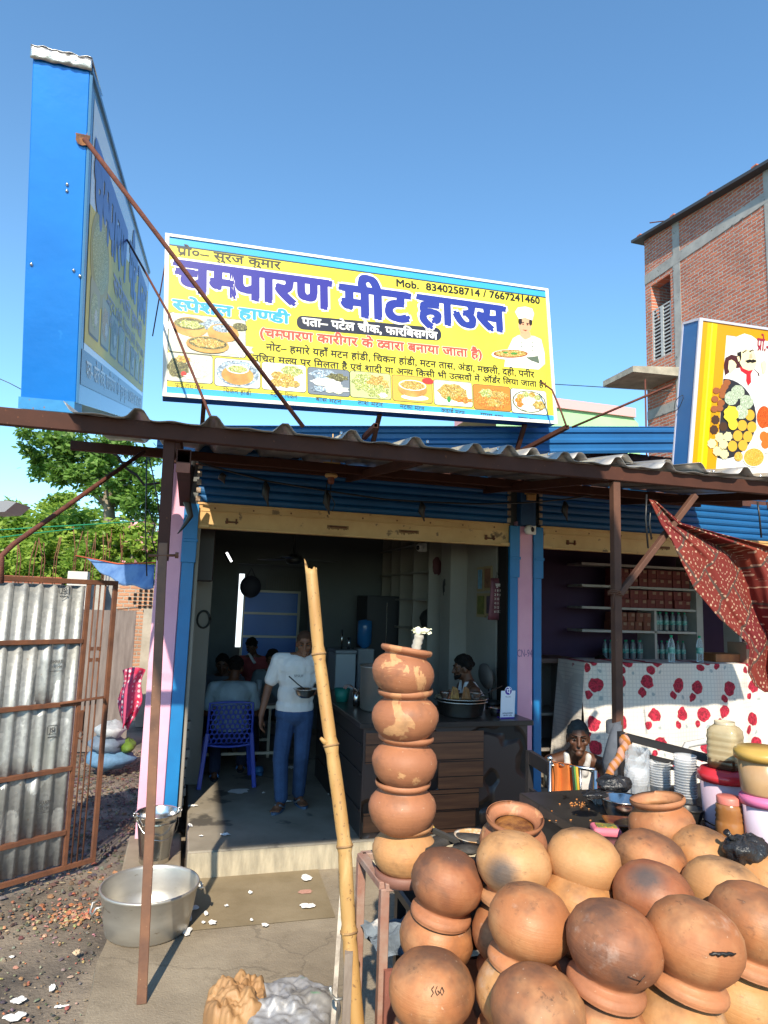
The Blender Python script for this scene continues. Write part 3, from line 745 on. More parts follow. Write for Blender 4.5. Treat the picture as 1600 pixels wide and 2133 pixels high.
px_ell(4, 1063, 739, 40, 11, .0078); px_ell(5, 1063, 737.5, 36, 8.5, .0085); px_ell(6, 1063, 737, 33, 7, .0092); px_ell(8, 1070, 737, 7, 2.4, .0098); px_ell(8, 1052, 735, 5, 2, .0098)
px_poly(7, [(1096, 745), (1120, 742), (1123, 757), (1106, 751)], .0085)
obj('printed_chef', g, mats, ms)
# sign feet standing on the roof
for u in (.35, 2.0, 3.6):
    g = MB(); p = S(u, -SH, -.08); g.bar(p, (p.x, p.y+.25, 4.0-.25+(.0)), .04); obj('leg', g, M_rust, ms)

# ---- billboard standing across the canopy on the left
BB = Plane((-.815, 4.27, 5.52), (0.0, .9755, .22), (.012, .235, -.97))
BW, BH, BT = 5.4, 2.12, .335
bb = thing('billboard', 'tall blue sided lightbox billboard standing edge on above the canopy', 'billboard', BB(0, -BH, 0))
g = MB(); g.obox(BB(0, -BH, -BT), BB.a*BW, BB.u*BH, BB.n*(BT-.004))
obj('box', g, pm('blue_sheet_metal', hx('0f77cf'), hx('0d6cc0'), 1.1, rough=.3, metal=.15, c3=hx('2d88d8'), s3=3, t3=.63, bump=.12, bscale=1.6, bdist=.06), bb, bevel=.006)
M_gloss = pm('grey_white_acrylic', (.78, .78, .70), (.70, .71, .65), 1, rough=.18)
g = MB(); g.obox(BB(0, -BH, -.004), BB.a*BW, BB.u*BH, BB.n*.004); obj('face', g, ink('4a7fa8', .2), bb)
g = MB(); g.poly([BB(.18, -.1, .002), BB(.18, -BH+.16, .002), BB(BW-.12, -BH+.16, .002), BB(BW-.12, -.1, .002)]); obj('printed_field', g, M_gloss, bb)
M_yg = pm('washed_yellow_print', hx('eedb55'), hx('dcd07a'), .9, rough=.45, spec=.2)
g = MB(); g.poly([BB(.18, -.78, .0035), BB(.18, -BH+.42, .0035), BB(BW-.12, -BH+.42, .0035), BB(BW-.12, -.3, .0035)]); obj('yellow_field', g, M_yg, bb)
g = MB(); g.poly([BB(.1, -BH+.13, .004), BB(BW-.12, -BH+.13, .004), BB(BW-.12, -BH+.37, .004), BB(.1, -BH+.37, .004)]); obj('address_band', g, ink('3c4650', .25), bb)
def bline(s, c, s0, s1, top, base, bold=.02, off=.006):
    g = MB(); letter(g, s, BB, s0, s1, top, base, bold, off); return obj('lettering', g, ink(c, .3), bb)
bline('चम~पारण', '3d4c9a', .30, 2.45, -.34, -.78, .05)
bline('मीट हाउस', '3a4a90', 2.75, 5.05, -.34, -.78, .05)
bline('स~पेशल हाण~डी', '8a5a48', 1.55, 4.6, -.92, -1.06, .03)
bline('मटन हांडी, चिकन हांडी, मटन तास', '9a7a50', 1.2, 5.0, -1.16, -1.25, .02)
bline('दही, पनीर, अंडा, मछली', '9a7a50', 1.2, 4.4, -1.30, -1.38, .02)
bline('पता– पटेल चौक, फारबिसगंज । प_ो– सुरज कुमार । 8340258714, 7667241460', 'd8dcd8', .3, 5.1, -BH+.31, -BH+.2, .02)
for i in range(8):
    s_ = .32+i*.6; g = MB(); g.cur = 0; g.poly(rrect(BB, s_, s_+.5, -BH+.5, -BH+.92-.02*i, .05, .005)); g.cur = 1; g.poly(rrect(BB, s_+.02, s_+.48, -BH+.52, -BH+.9-.02*i, .04, .006))
    g.cur = 2+(i % 3); g.poly(ell(BB, s_+.25, -BH+.7, .18, .13, .007, wob=.1, sd=i)); g.cur = 5; g.poly(ell(BB, s_+.3, -BH+.66, .08, .06, .0078, wob=.2, sd=i))
    obj('dish_photo', g, [ink('5a5a48'), ink('a8a880'), F_green, F_curry, F_dark, F_rice], bb)
g = MB(); g.cur = 0; g.poly(ell(BB, .75, -1.02, .5, .34, .0055)); g.cur = 1; g.poly(ell(BB, .75, -1.0, .42, .25, .0065, wob=.04)); obj('dish_photo', g, [ink('a8a050'), F_green], bb)
# crimped foil edge on top, far edge lip and screws
g = MB(); NN = 26
g.grid(lambda u, v: BB(-.015+.012*noise.noise(Vector((u*9, v*3, 1))), .045-v*.07+.008*noise.noise(Vector((u*7, v*2, 4))), -BT-.012+u*(BT+.02)) , NN, 3, flip=True)
g.grid(lambda u, v: BB(-.015+v*.5, .055+.012*noise.noise(Vector((u*7, 0, 4))), -BT-.012+u*(BT+.02)), NN, 2)
obj('foil_edge', g, pm('crumpled_tin', (.55, .55, .53), (.35, .35, .35), 14, rough=.35, metal=.9, bump=.6, bscale=25), bb, solid=.003)
g = MB(); g.obox(BB(0, -.03, 0), BB.a*BW, BB.u*.03, BB.n*.015); g.obox(BB(0, -BH, 0), BB.a*.018, BB.u*(BH-.04), BB.n*.012); obj('edge_trim', g, ink('3f6f98', .3), bb)
g = MB()
for y_, zz in ((-1.27, -.05), (-1.27, -.3), (-.74, -.11), (-.78, -.11), (-1.3, -.012)): g.sph(BB(-.002, y_, zz), .011, n=8, m=5)
obj('screw', g, M_steel, bb)
g = MB(); hp = BB(-.004, BB.px(182, 288)[1]+.01, -.03)
g.add([hp+Vector((math.cos(R(a))*.045*(1+.25*math.sin(a*.09)), 0, math.sin(R(a))*.06)) for a in range(0, 360, 30)], [tuple(range(12))]); obj('rust_patch', g, pm('rust_burn', (.3, .12, .04), (.05, .03, .025), 22, rough=.9), bb)
g = MB(); g.obox(BB(-.01, -BH-.07, -BT-.01), BB.a*.3, BB.u*.075, BB.n*BT); obj('base_channel', g, pm('light_blue_channel', hx('3f92cc'), hx('3282bd'), 9, rough=.5, c3=(.25, .12, .08), s3=20, t3=.66), bb)

# ---- sweets shop sign at the right
xq = onY(1428, 955, 4.55).x
f1 = onX(1457, 664, xq); f0 = onX(1427, 960, xq); f0 = f1+(f0-f1)*1.12
Q = Plane(f1, (1, .02, .035), f0-f1); QH = (f0-f1).length; QW = 2.1; QT = abs(onX(1424, 678, xq).y-f1.y)
ws = thing('sweets_sign', 'leaning white and yellow sign with cartoon cook and round tray of sweets', 'sign', Q(QW/2, -QH, 0))
g = MB(); g.obox(Q(0, -QH, -QT), Q.a*QW, Q.u*QH, Q.n*(QT-.004)); obj('box', g, pm('dull_blue_sheet', hx('1f5f9e'), hx('2a6cab'), 1.5, rough=.4, c3=hx('4379ab'), s3=4, t3=.6), ws, bevel=.004)
g = MB(); g.poly([Q(0, -QH, 0), Q(QW, -QH, 0), Q(QW, 0, 0), Q(0, 0, 0)]); obj('face', g, ink('ece9e0', .3), ws)
g = MB()
for o_, a_, u_ in ((Q(-.006, -.012, -.004), Q.a*QW, Q.u*.02), (Q(-.006, -QH, -.004), Q.a*.035, Q.u*(QH-.012)), (Q(-.006, -QH, -QT-.006), Q.a*.02, Q.u*(QH+.008))): g.obox(o_, a_, u_, Q.n*.014)
g.obox(Q(-.006, -.012, -QT), Q.a*.02, Q.u*.02, Q.n*QT)
obj('frame', g, pm('lilac_grey_trim', hx('c3c5d6'), rough=.5), ws)
g = MB(); wds = [(.035, .085, 'd99a00'), (.085, .125, 'e6b800'), (.125, .14, 'f2d83c'), (.14, .185, 'e8c400'), (.185, .285, 'd9980c')]
for i, (a, b2, c) in enumerate(wds): g.cur = i; g.poly([Q(a, -QH, .002), Q(b2, -QH, .002), Q(b2, -.012, .002), Q(a, -.012, .002)])
g.cur = 4; g.poly([Q(.285, -.1, .002), Q(QW, -.1, .002), Q(QW, -.012, .002), Q(.285, -.012, .002)])
obj('yellow_border', g, [ink(c, .3) for *_, c in wds], ws)
g = MB(); mats = [ink('4a1f24'), ink('f2e2b4'), ink('1c1614'), ink('f4f2ec'), ink('cf2430'), ink('d8d4cc'), ink('d8b090')]
def qp(c, pts, off): g.cur = c; g.poly([Q(*Q.px(x, y), off) for x, y in pts])
def Z(x, y): return (1370+x*.1594, 640+y*.1594)
def qz(c, pts, off): qp(c, [Z(*p) for p in pts], off)
qz(0, [(860, 760), (885, 660), (960, 620), (1050, 640), (1120, 700), (1230, 780), (1320, 860), (1330, 900), (1240, 920), (1180, 900), (1080, 870), (880, 890)], .002)
qz(3, [(880, 890), (930, 855), (1010, 800), (1080, 790), (1240, 800), (1300, 860), (1330, 960), (1340, 1060), (1290, 1100), (1210, 1090), (1130, 1000), (1000, 930), (960, 905)], .0028)
qz(3, [(990, 480), (1040, 380), (1130, 345), (1220, 370), (1290, 420), (1280, 500), (1250, 560), (1150, 540), (1050, 590), (1000, 560)], .0028)
qz(5, [(1050, 590), (1150, 540), (1250, 560), (1250, 568), (1150, 549), (1052, 600)], .0035)
qz(1, [(1060, 590), (1150, 548), (1250, 570), (1280, 640), (1290, 740), (1260, 810), (1190, 830), (1110, 800), (1070, 730)], .0036)
qz(2, [(1035, 600), (1085, 575), (1090, 650), (1080, 700), (1055, 690)], .0043); qz(1, [(1030, 650), (1060, 640), (1070, 690), (1050, 715)], .0049)
qz(2, [(1135, 700), (1200, 680), (1220, 690), (1240, 680), (1285, 695), (1280, 715), (1230, 730), (1210, 720), (1170, 730)], .0049)
qz(2, [(1100, 590), (1150, 560), (1160, 568), (1110, 600)], .0049); qz(2, [(1190, 575), (1240, 550), (1255, 575), (1235, 565), (1200, 590)], .0049)
qz(6, [(1195, 620), (1225, 600), (1235, 660), (1215, 675), (1190, 665)], .0043)
qz(4, [(1065, 770), (1110, 800), (1180, 830), (1240, 820), (1210, 870), (1215, 980), (1175, 1030), (1150, 960), (1155, 880), (1080, 830)], .0056)
qz(1, [(915, 800), (925, 700), (960, 685), (1000, 710), (1025, 750), (1015, 800), (960, 850), (940, 870)], .0049)
qz(1, [(1345, 720), (1400, 690), (1420, 760), (1400, 850), (1370, 870)], .0049)
obj('printed_cook', g, mats, ws)
g = MB(); mats = [ink('e8e8e8'), ink('2b2b33'), ink('9a5a34'), foodmat('pistachio_print', hx('b9c7ad'), hx('8a9c80'), hx('e8eee0'), 90), ink('d8a83a'), ink('e6cf3c'), ink('ded3a0'), ink('4a3324'), ink('c8702a'), foodmat('red_snack_print', hx('d0581c'), hx('a03a12'), hx('f08030'), 90), foodmat('yellow_snack_print', hx('e0b040'), hx('c88a28'), hx('f4dc8c'), 90)]
def qe(c, x, y, rx, ry, off, wob=0):
    g.cur = c; X, Y_ = Z(x, y)
    g.poly([Q(*Q.px(X+rx*.1594*math.cos(R(a))*(1+wob*math.sin(a*.13)), Y_+ry*.1594*math.sin(R(a))*(1+wob*math.sin(a*.13))), off) for a in range(0, 360, 18)])
s_l, _ = Q.px(*Z(650, 1450)); 
def qec(c, x, y, rx, ry, off):
    g.cur = c; X, Y_ = Z(x, y); pts = []
    for a in range(0, 360, 8):
        s_, t_ = Q.px(X+rx*.1594*math.cos(R(a)), Y_+ry*.1594*math.sin(R(a))); pts.append(Q(max(s_, .287), t_, off))
    g.poly(pts)
qec(0, 860, 1460, 440, 535, .0036); qec(1, 855, 1457, 428, 525, .0043)
for i, (x, y) in enumerate([(900, 985), (870, 1040), (840, 1090), (760, 1090), (840, 1150), (740, 1200), (820, 1250), (800, 1320), (730, 1330)]): qe(2, x, y, 48, 42, .005+i*.0005, .06)
for i, (x, y) in enumerate([(1035, 1110), (950, 1190), (1150, 1240), (1080, 1370)]): qe(3, x, y, 88, 92, .0095+i*.0006, .04)
for i, (x, y) in enumerate([(1200, 1410), (1100, 1545), (1225, 1565), (1040, 1680), (1170, 1690), (970, 1815), (1105, 1805)]): qe(4, x, y, 62, 72, .005+i*.0005)
qe(5, 945, 1400, 95, 110, .0125, .1); qe(5, 970, 1530, 62, 75, .0131)
for i, (x, y) in enumerate([(750, 1470), (730, 1600), (850, 1560)]): qe(7, x, y, 55, 60, .0049+i*.0005, .1)
for i, (x, y) in enumerate([(800, 1700), (910, 1690), (700, 1780), (850, 1790), (770, 1880), (860, 1920)]): qe(6, x, y, 58, 62, .0062+i*.0006, .12)
qe(0, 1385, 1440, 105, 165, .0036); qe(9, 1385, 1440, 95, 150, .0043)
qe(0, 1420, 1740, 130, 170, .0046); qe(8, 1380, 1690, 55, 70, .0053); qe(8, 1400, 1790, 55, 60, .0058); qe(8, 1450, 1700, 55, 70, .0063)
qe(0, 1250, 1960, 145, 130, .0053); qe(10, 1250, 1960, 132, 118, .006); qe(10, 1050, 1950, 55, 60, .0062)
obj('printed_sweets', g, mats, ws)
g = MB(); s0, t0 = Q.px(*Z(1300, 405)); letter(g, 'प_ो.- सुरेश साह', Q, s0, s0+.5, t0, t0-.095, .02, .004); obj('lettering', g, ink('a02440'), ws)
g = MB(); p = [Z(215, 1340), Z(230, 1230), Z(280, 1170), Z(330, 1150), Z(335, 1190), Z(290, 1300), Z(240, 1350)]
g.tube([onX(x, y, xq-.012) for x, y in p], .003, 5); obj('wire', g, M_black, ws)

# ================================================================ rods and cables
M_rod = pm('rusty_rebar', (.14, .04, .022), (.08, .025, .018), 30, rough=.8, bump=.6, bscale=120)
def rod(name, pts, r, label, m=M_rod, cat='rod', n=7, group=None):
    g = MB(); g.tube(pts, r, n); return tag(obj(name, g, m), label, cat, group)
rod('tie_rod', [BB(-.01, BB.px(182, 288)[1], -.02), onY(632, 889, 4.9)], .0165, 'thick rusty rebar stay running from the blue billboard down across the yellow sign')
rod('tie_rod', [BB(2.4, -.4, .01), onY(352, 655, 5.2), onY(392, 755, 4.9), onY(443, 879, 4.55)], .010, 'thin rusty rod from the far edge of the billboard down past the sign corner')
rod('tie_rod', [onY(300, 941, 5.6), onY(160, 1040, 5.0), onY(28, 1134, 4.6), onY(3, 1158, 4.5), onY(2, 1215, 4.5)], .017, 'rusty pipe slanting down to the left in front of the trees')
rod('tie_rod', [onY(1192, 890, 5.8), onY(1402, 801, 5.0)], .012, 'thin dark stay rod rising to the leaning sweets sign')
rod('tie_rod', [onY(1128, 796, 6.0), onY(1150, 812, 5.9), onY(1170, 860, 5.8), onY(1180, 888, 5.75)], .010, 'short bent rusty rod hooked to the lower right corner of the yellow sign')
rod('tie_rod', [onY(318, 700, 6.8), onY(345, 545, 6.2)], .006, 'thin rusty rod standing between the billboard and the yellow sign')
rod('cable', [onY(-40, 772, 14), onY(20, 798, 14), onY(80, 830, 14)], .008, 'thin overhead wire beside the foot of the billboard', M_black, 'cable')
rod('cable', [onY(1100, 797, 14), onY(1250, 806, 12.5), onY(1405, 816, 11)], .009, 'thin overhead wire between the yellow sign and the brick building', M_black, 'cable')
# ================================================================ raw brick building, right background
BX = 10.83
def bY(x, y): p = onX(x, y, BX); return p.y, p.z
yl, zl = bY(1346, 700)
bk = thing('brick_building', 'unfinished three storey red brick building with grey concrete frame', 'building', (BX+3, 10, 0))
YB, ZT = yl, bY(1345, 498)[1]
yc0, _ = bY(1405, 520); 
wy0, wz0 = bY(1401, 760); wy1, _ = bY(1360, 760)
wt = (bY(1401, 572)[1]+bY(1362, 588)[1])/2; wb = (bY(1401, 735)[1]+bY(1366, 748)[1])/2
wmid = (bY(1401, 628)[1]+bY(1366, 642)[1])/2
ZT2 = bY(1592, 362)[1]; 
def topz(y): return ZT+(ZT2-ZT)*(YB-y)/(YB-9.6)
def wallpiece(g, y0, y1, z0, z1):
    g.bx(BX, BX+.25, y0, y1, z0, z1)
g = MB()
wy1 = min(wy1, YB-.18)
wallpiece(g, -2, wy0, 0, ZT); wallpiece(g, wy0, wy1, 0, wb); wallpiece(g, wy0, wy1, wt, ZT); wallpiece(g, wy1, YB, 0, ZT)
g.v = [(v[0], v[1], topz(v[1])) if abs(v[2]-ZT) < 1e-6 else v for v in g.v]
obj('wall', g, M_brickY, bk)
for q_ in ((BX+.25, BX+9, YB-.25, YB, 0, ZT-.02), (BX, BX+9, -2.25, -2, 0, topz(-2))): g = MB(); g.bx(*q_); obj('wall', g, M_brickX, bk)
g = MB(); g.bx(BX+.9, BX+.95, wy0-1, YB-.3, wb-1, wt+.5); obj('inner_wall', g, pm('pale_plaster', (.35, .37, .4), rough=.9), bk)
# concrete frame: columns and bands slightly proud
def cf(y0, y1, z0, z1, d=.012): 
    g = MB(); N = max(2, int(max(y1-y0, z1-z0)/.25))
    hor = (y1-y0) > (z1-z0); M_ = 1
    def fn(u, v):
        y = y0+(y1-y0)*u; z = z0+(z1-z0)*v
        if hor and 0 < u < 1: z += .02*noise.noise(Vector((y*3, v*7, z0)))
        if not hor and 0 < v < 1: y += .02*noise.noise(Vector((z*3, u*7, y0)))
        return Vector((BX-d, y, z))
    g.grid(fn, N if hor else 1, 1 if hor else N, smooth=False, flip=True)
    vs = g.v[:]; g.bx(BX-d+.001, BX+.05, y0, y1, z0, z1)
    obj('concrete_frame', g, M_rawconc, bk)
zb1 = (bY(1352, 573)[1]+bY(1592, 418)[1])/2
cf(-2, YB, zb1-.14, zb1+.12, .014)
ca, _ = bY(1416, 520); cb_, _ = bY(1402, 520)
cf(min(ca, cb_), max(ca, cb_), 0, zb1-.14); cf(min(ca, cb_), max(ca, cb_), zb1+.12, topz(cb_)-.02)
cy1, _ = bY(1596, 500); cf(cy1-.25, cy1, 0, zb1-.14); cf(cy1-.25, cy1, zb1+.12, topz(cy1)-.02)
zb2 = bY(1360, 862)[1]; cf(-2, YB, zb2-.12, zb2+.1, .013)
zb3 = (bY(1560, 700)[1]); 
# cornice sheet along the sloping top
g = MB(); g.obox((BX-.22, YB+.25, topz(YB+.25)-.02), (0, -(YB+2), topz(-2)-topz(YB+.25)+.0), (.9, 0, 0), (0, 0, .07))
obj('roof_edge', g, pm('dark_tin_edge', (.05, .05, .055), rough=.6), bk)
g = MB()
for px_, py_ in ((1345, 494), (1415, 450), (1493, 398), (1587, 335)):
    y_, z_ = bY(px_, py_); g.box((BX-.16, y_, topz(y_)+.065), (.12, .14, .035))
obj('loose_brick', g, pm('red_brick', (.45, .14, .08), rough=.9), bk)
g = MB(); y_, z_ = bY(1390, 462); g.tube([(BX-.1, y_, z_), onY(1354, 464, y_-.2)], .015, 5); obj('rebar_end', g, M_rod, bk)
# lattice of small concrete louvres in the lower window
g = MB(); nl = 14; dz = (wmid-wb)/nl
for i in range(nl+1):
    z = wb+i*dz; g.obox((BX+.02, wy0, z), (0, wy1-wy0, 0), (.09, 0, .05), (0, 0, .035))
for u in (0, .5, 1): y_ = wy0+(wy1-wy0)*u; g.bx(BX+.012, BX+.06, y_-.05, y_+.05, wb, wmid)
obj('window_lattice', g, pm('pale_cement', (.5, .5, .48), (.4, .4, .4), 5, rough=.9), bk)
# little slab sticking out beside the window
ya, za = bY(1398, 790)
g = MB(); pA = onX(1286, 800, BX-1.25); L0 = pA.y
g.add([(BX, wy0-.25, za-.02), (BX, YB-.02, za-.02), (BX-1.3, YB-.02, za-.08), (BX-1.3, wy0-.25, za-.08), (BX, wy0-.25, za+.2), (BX, YB-.02, za+.2), (BX-1.3, YB-.02, za+.06), (BX-1.3, wy0-.25, za+.06)], [(0, 1, 2, 3), (7, 6, 5, 4), (1, 5, 6, 2), (2, 6, 7, 3), (0, 3, 7, 4)])
obj('window_slab', g, pm('mossy_cement', (.42, .4, .33), (.25, .24, .2), 3, rough=.95, bump=.4, bscale=20), bk)
ant = MB(); p = onX(1344, 790, BX-1.0); ant.tube([(p.x, p.y, p.z), (p.x, p.y, 0)], .02, 5)
tag(obj('pipe', ant, M_rod), 'thin rusty pipe hanging below the small slab of the brick building', 'pipe')
# pale green house with a pink band far behind
hp0, hp1 = onY(1135, 880, 11.0), onY(1330, 880, 11.0)
gh = thing('green_house', 'pale green parapet wall with pink coping behind the yellow sign', 'house', (hp0.x+.5, 11, 0))
g = MB(); xe = hp1.x; zt = onY(1300, 868, 11).z
g.add([(hp0.x-1, 11, 0), (xe+.3, 11, 0), (xe-.0, 11, zt-.1), (xe-.12, 11, zt), (hp0.x-1, 11, zt+.02), (hp0.x-1, 13, 0), (xe+.3, 13, 0), (xe, 13, zt-.1), (xe-.12, 13, zt), (hp0.x-1, 13, zt+.02)], [(0, 1, 2, 3, 4), (9, 8, 7, 6, 5), (4, 3, 8, 9), (3, 2, 7, 8), (2, 1, 6, 7)])
obj('wall', g, pm('pale_green_paint', hx('a9e0a2'), hx('9ed598'), 2, rough=.8), gh)
g = MB(); g.bx(hp0.x-1, xe-.1, 10.94, 13.05, zt+.0, zt+.18); obj('coping', g, pm('pink_paint', hx('e3a7a7'), rough=.8), gh)

# ================================================================ left: gate and alley
g_r = onZ(197, 1803, .02)                      # foot of the gate's free edge
ga = Vector((-.82, -.572, 0)).normalized()     # from free edge towards the hinge
gw = 1.28; ght = 2.26
gt = thing('gate', 'corrugated zinc gate in a rusty frame standing half open on the left', 'gate', g_r+ga*gw)
GP = Plane(g_r+ga*gw+Vector((0, 0, .03)), -ga, (.035, .02, -1))
g = MB(); t = .04
def gbar(x0, x1, y0, y1, d=.025): g.obox(GP(x0, y0, -d/2), GP.a*(x1-x0), GP.u*(y1-y0), GP.n*d)
gbar(-.05, gw+.0, 0, t); gbar(-.05, gw, ght-t, ght); gbar(-.05, -.01, t, ght-t); gbar(gw-t, gw, t, ght-t); gbar(gw-.27, gw-.235, t, ght-t)
rails = []
for px_, py_ in ((100, 1337), (100, 1470), (100, 1608), (100, 1742)): rails.append(GP.px(px_, py_)[1])
for z in rails: gbar(-.01, gw-.27, z-.018, z+.018, .04)
obj('frame', g, M_rustbare, gt, bevel=.003)
g = MB()
for i in range(3): x = gw-.235+.045*(i+.8); g.tube([GP(x, t, 0), GP(x, ght-t, 0)], .007, 6)
for zz in (rails[0]-.08, rails[0]-.17): 
    for i in range(2): g.obox(GP(gw-.2+i*.06, zz, -.004), GP.a*.03, GP.u*.03, GP.n*.012)
obj('bars', g, M_rustbare, gt)
g = MB(); g.tube([GP(gw-.42, rails[1]+.012, .03), GP(gw-.06, rails[1]+.03, .03), GP(gw-.05, rails[1]-.005, .03)], .011, 6); g.obox(GP(gw-.25, rails[1]-.22, .01), GP.a*.035, GP.u*.16, GP.n*.012)
g.tube([GP(gw-.23+.02*math.cos(a), rails[1]-.25+.03*math.sin(a), .03) for a in [k*.6 for k in range(11)]], .006, 5)
obj('latch', g, M_rustbare, gt)
k = NM('galvanised_gate_sheet'); v = k.coord(); 
sp = k.n('ShaderNodeTexVoronoi'); sp.inputs['Scale'].default_value = 45; k.l(v, sp.inputs['Vector'])
spang = k.mix(k.ramp(sp.outputs['Color'], .1, .9), (.30, .31, .31), (.43, .44, .43))
col = k.mix(k.ramp(k.noise(k.coord(scale=(1, 1, .25)), 5, 6), .5, .72), spang, (.27, .28, .25))
col = k.mix(k.ramp(k.noise(v, 26, 4), .68, .74), col, (.3, .2, .13))
k.bump(k.noise(v, 28, 3), .25, .006)
M_gal = k.fin(col, k.ramp(k.noise(v, 4, 4), .3, .7, (.42, .42, .42), (.58, .58, .58)), .45)
g = MB(); ribs = 9; wv = gw-.27; NG = ribs*8
def gprof(u):
    q = (u*ribs) % 1; 
    return .022*(0 if q < .45 else min(1, (q-.45)/.13) if q < .8 else max(0, (1-q)/.2))
zs = [t]+rails+[ght-t]
for z0, z1 in zip(zs, zs[1:]):
    g.grid(lambda u, v: GP(u*wv, z0+.012+(z1-z0-.024)*v, -.02+gprof(u)+.004*noise.noise(Vector((u*6, (z0+(z1-z0)*v)*3, 2)))), NG, 3)
obj('corrugated_panel', g, M_gal, gt, solid=.002)
# stamped marks on the panels
g = MB()
def mark(px_, py_, w_, h_):
    s, t2 = GP.px(px_, py_); f = .006+.004
    for a, b2, c, d in ((-w_, w_, h_, h_+.005), (-w_, w_, -h_-.005, -h_), (-w_-.005, -w_, -h_, h_), (w_, w_+.005, -h_, h_)): g.poly([GP(s+a, t2+c, f), GP(s+b2, t2+c, f), GP(s+b2, t2+d, f), GP(s+a, t2+d, f)])
    letter(g, 'JSI', GP, s-w_*.6, s+w_*.6, t2+h_*.62, t2-h_*.62, .03, f+.001, 0, .72)
    for i in range(5): g.poly([GP(s-w_*.9+i*w_*.4, t2-h_-.03, f), GP(s-w_*.9+i*w_*.4+.012, t2-h_-.03, f), GP(s-w_*.9+i*w_*.4+.012, t2-h_-.02, f), GP(s-w_*.9+i*w_*.4, t2-h_-.02, f)])
mark(133, 1228, .035, .03); mark(108, 1520, .035, .03)
def mark2(px_, py_):
    s, t2 = GP.px(px_, py_); letter(g, 'BHARTI', GP, s-.05, s+.05, t2+.015, t2-.012, .02, .010, 0, .72)
    letter(g, '0.12 MM', GP, s-.04, s+.04, t2-.03, t2-.05, .02, .010, 0, .72)
    g.poly([GP(s-.05, t2-.075, .01), GP(s+.05, t2-.075, .01), GP(s+.05, t2-.07, .01), GP(s-.05, t2-.07, .01)])
mark2(118, 1378); mark2(90, 1672)
obj('stamped_marks', g, ink('46484a', .6), gt)
gp = MB(); q = g_r+ga*(gw+.09); gp.bx(q.x-.05, q.x+.05, q.y-.05, q.y+.05, 0, 2.34); tag(obj('gate_post', gp, M_rustbare, bevel=.004), 'rusty square post carrying the hinged side of the zinc gate', 'post')
# alley walls
g = MB(); aw = onZ(300, 1500, .0)
w0, w1 = onY(236, 1275, 10.5), onY(284, 1275, 10.5)
g.bx(w0.x-.9, w1.x, 10.5, 10.56, 0, onY(260, 1272, 10.5).z); tag(obj('alley_wall', g, pm('weathered_boards', (.22, .19, .17), (.12, .10, .09), 3, rough=.95, stretch=(4, 4, .5), bump=.4, bscale=20)), 'dark weathered board wall closing the alley behind the gate', 'wall')
g = MB(); g.bx(w1.x+.0, .2, 12.3, 12.42, 0, onY(300, 1268, 12.3).z); tag(obj('alley_wall', g, pm('lit_rough_plaster', (.42, .38, .31), (.3, .27, .22), 4, rough=.95, bump=.4, bscale=20)), 'pale rough plaster wall at the end of the alley beside the pink side wall', 'wall')
# pink patterned cloth hanging on the side wall
k = NM('pink_print_cloth'); v = k.coord(scale=(1, 1, 1)); vo = k.n('ShaderNodeTexVoronoi'); vo.inputs['Scale'].default_value = 22; vo.inputs['Randomness'].default_value = .15; k.l(v, vo.inputs['Vector'])
dots = k.ramp(vo.outputs['Distance'], .3, .36, (.62, .5, .55), (.45, .06, .14))
fl = k.ramp(k.noise(v, 7, 3), .56, .6)
M_pcl = k.fin(k.mix(fl, dots, (.5, .02, .07)), .85)
g = MB(); ct, cbm = onY(292, 1392, 6.9), onY(285, 1510, 6.9)
def cl(u, v):
    wv_ = .13*(1-.25*v)*(1 if v < .78 else 1-(v-.78)*2.6); x = ct.x-.04+(u-.5)*2*wv_*.75+.02*math.sin(v*9+u*3)-.03*v; z = ct.z-(ct.z-cbm.z)*v+.03*math.cos((u-.5)*3)
    return Vector((x, 6.7+.04*math.sin(u*8+v*3), z))
g.grid(cl, 14, 14); tag(obj('hanging_cloth', g, M_pcl, solid=.01), 'pink and white patterned cloth hanging against the side of the pink wall', 'cloth')
# heap of sacks in the alley
rnd = random.Random(5)
for i, (px_, py_, sx, sy, cc, lab) in enumerate([(228, 1580, .17, .10, '5d86a8', 'flattened light blue sack at the bottom of the heap in the alley'), (226, 1550, .15, .09, '6b7c8e', 'grey blue sack in the middle of the heap in the alley'), (232, 1520, .12, .08, 'aeb4b8', 'pale crumpled sack on top of the heap in the alley'), (268, 1553, .06, .06, '5a7a22', 'green bundle lying beside the sack heap in the alley')]):
    p = onY(px_, py_, 9.2+i*.02); g = MB(); gl = rnd.random()*9
    g.grid(lambda u, v: p+Vector((sx*1.5*math.cos(u*6.283)*math.sin(v*3.1416)*(1+.4*noise.noise(Vector((math.cos(u*6.283)*2.5, v*6, gl)))+.2*noise.noise(Vector((math.cos(u*6.283)*6, v*14, gl)))), .25*math.sin(u*6.283)*math.sin(v*3.1416)+.03*noise.noise(Vector((u*9, v*9, gl))), sy*1.3*math.cos(v*3.1416)*(1+.4*noise.noise(Vector((math.cos(u*6.283)*3, v*5, gl+4)))))), 18, 10)
    tag(obj('sack', g, pm('woven_sack_%d' % i, hx(cc), tuple(v*.6 for v in hx(cc)[:3])+(1,), 8, rough=.7, bump=.4, bscale=40)), lab, 'sack' if i < 3 else 'bundle')
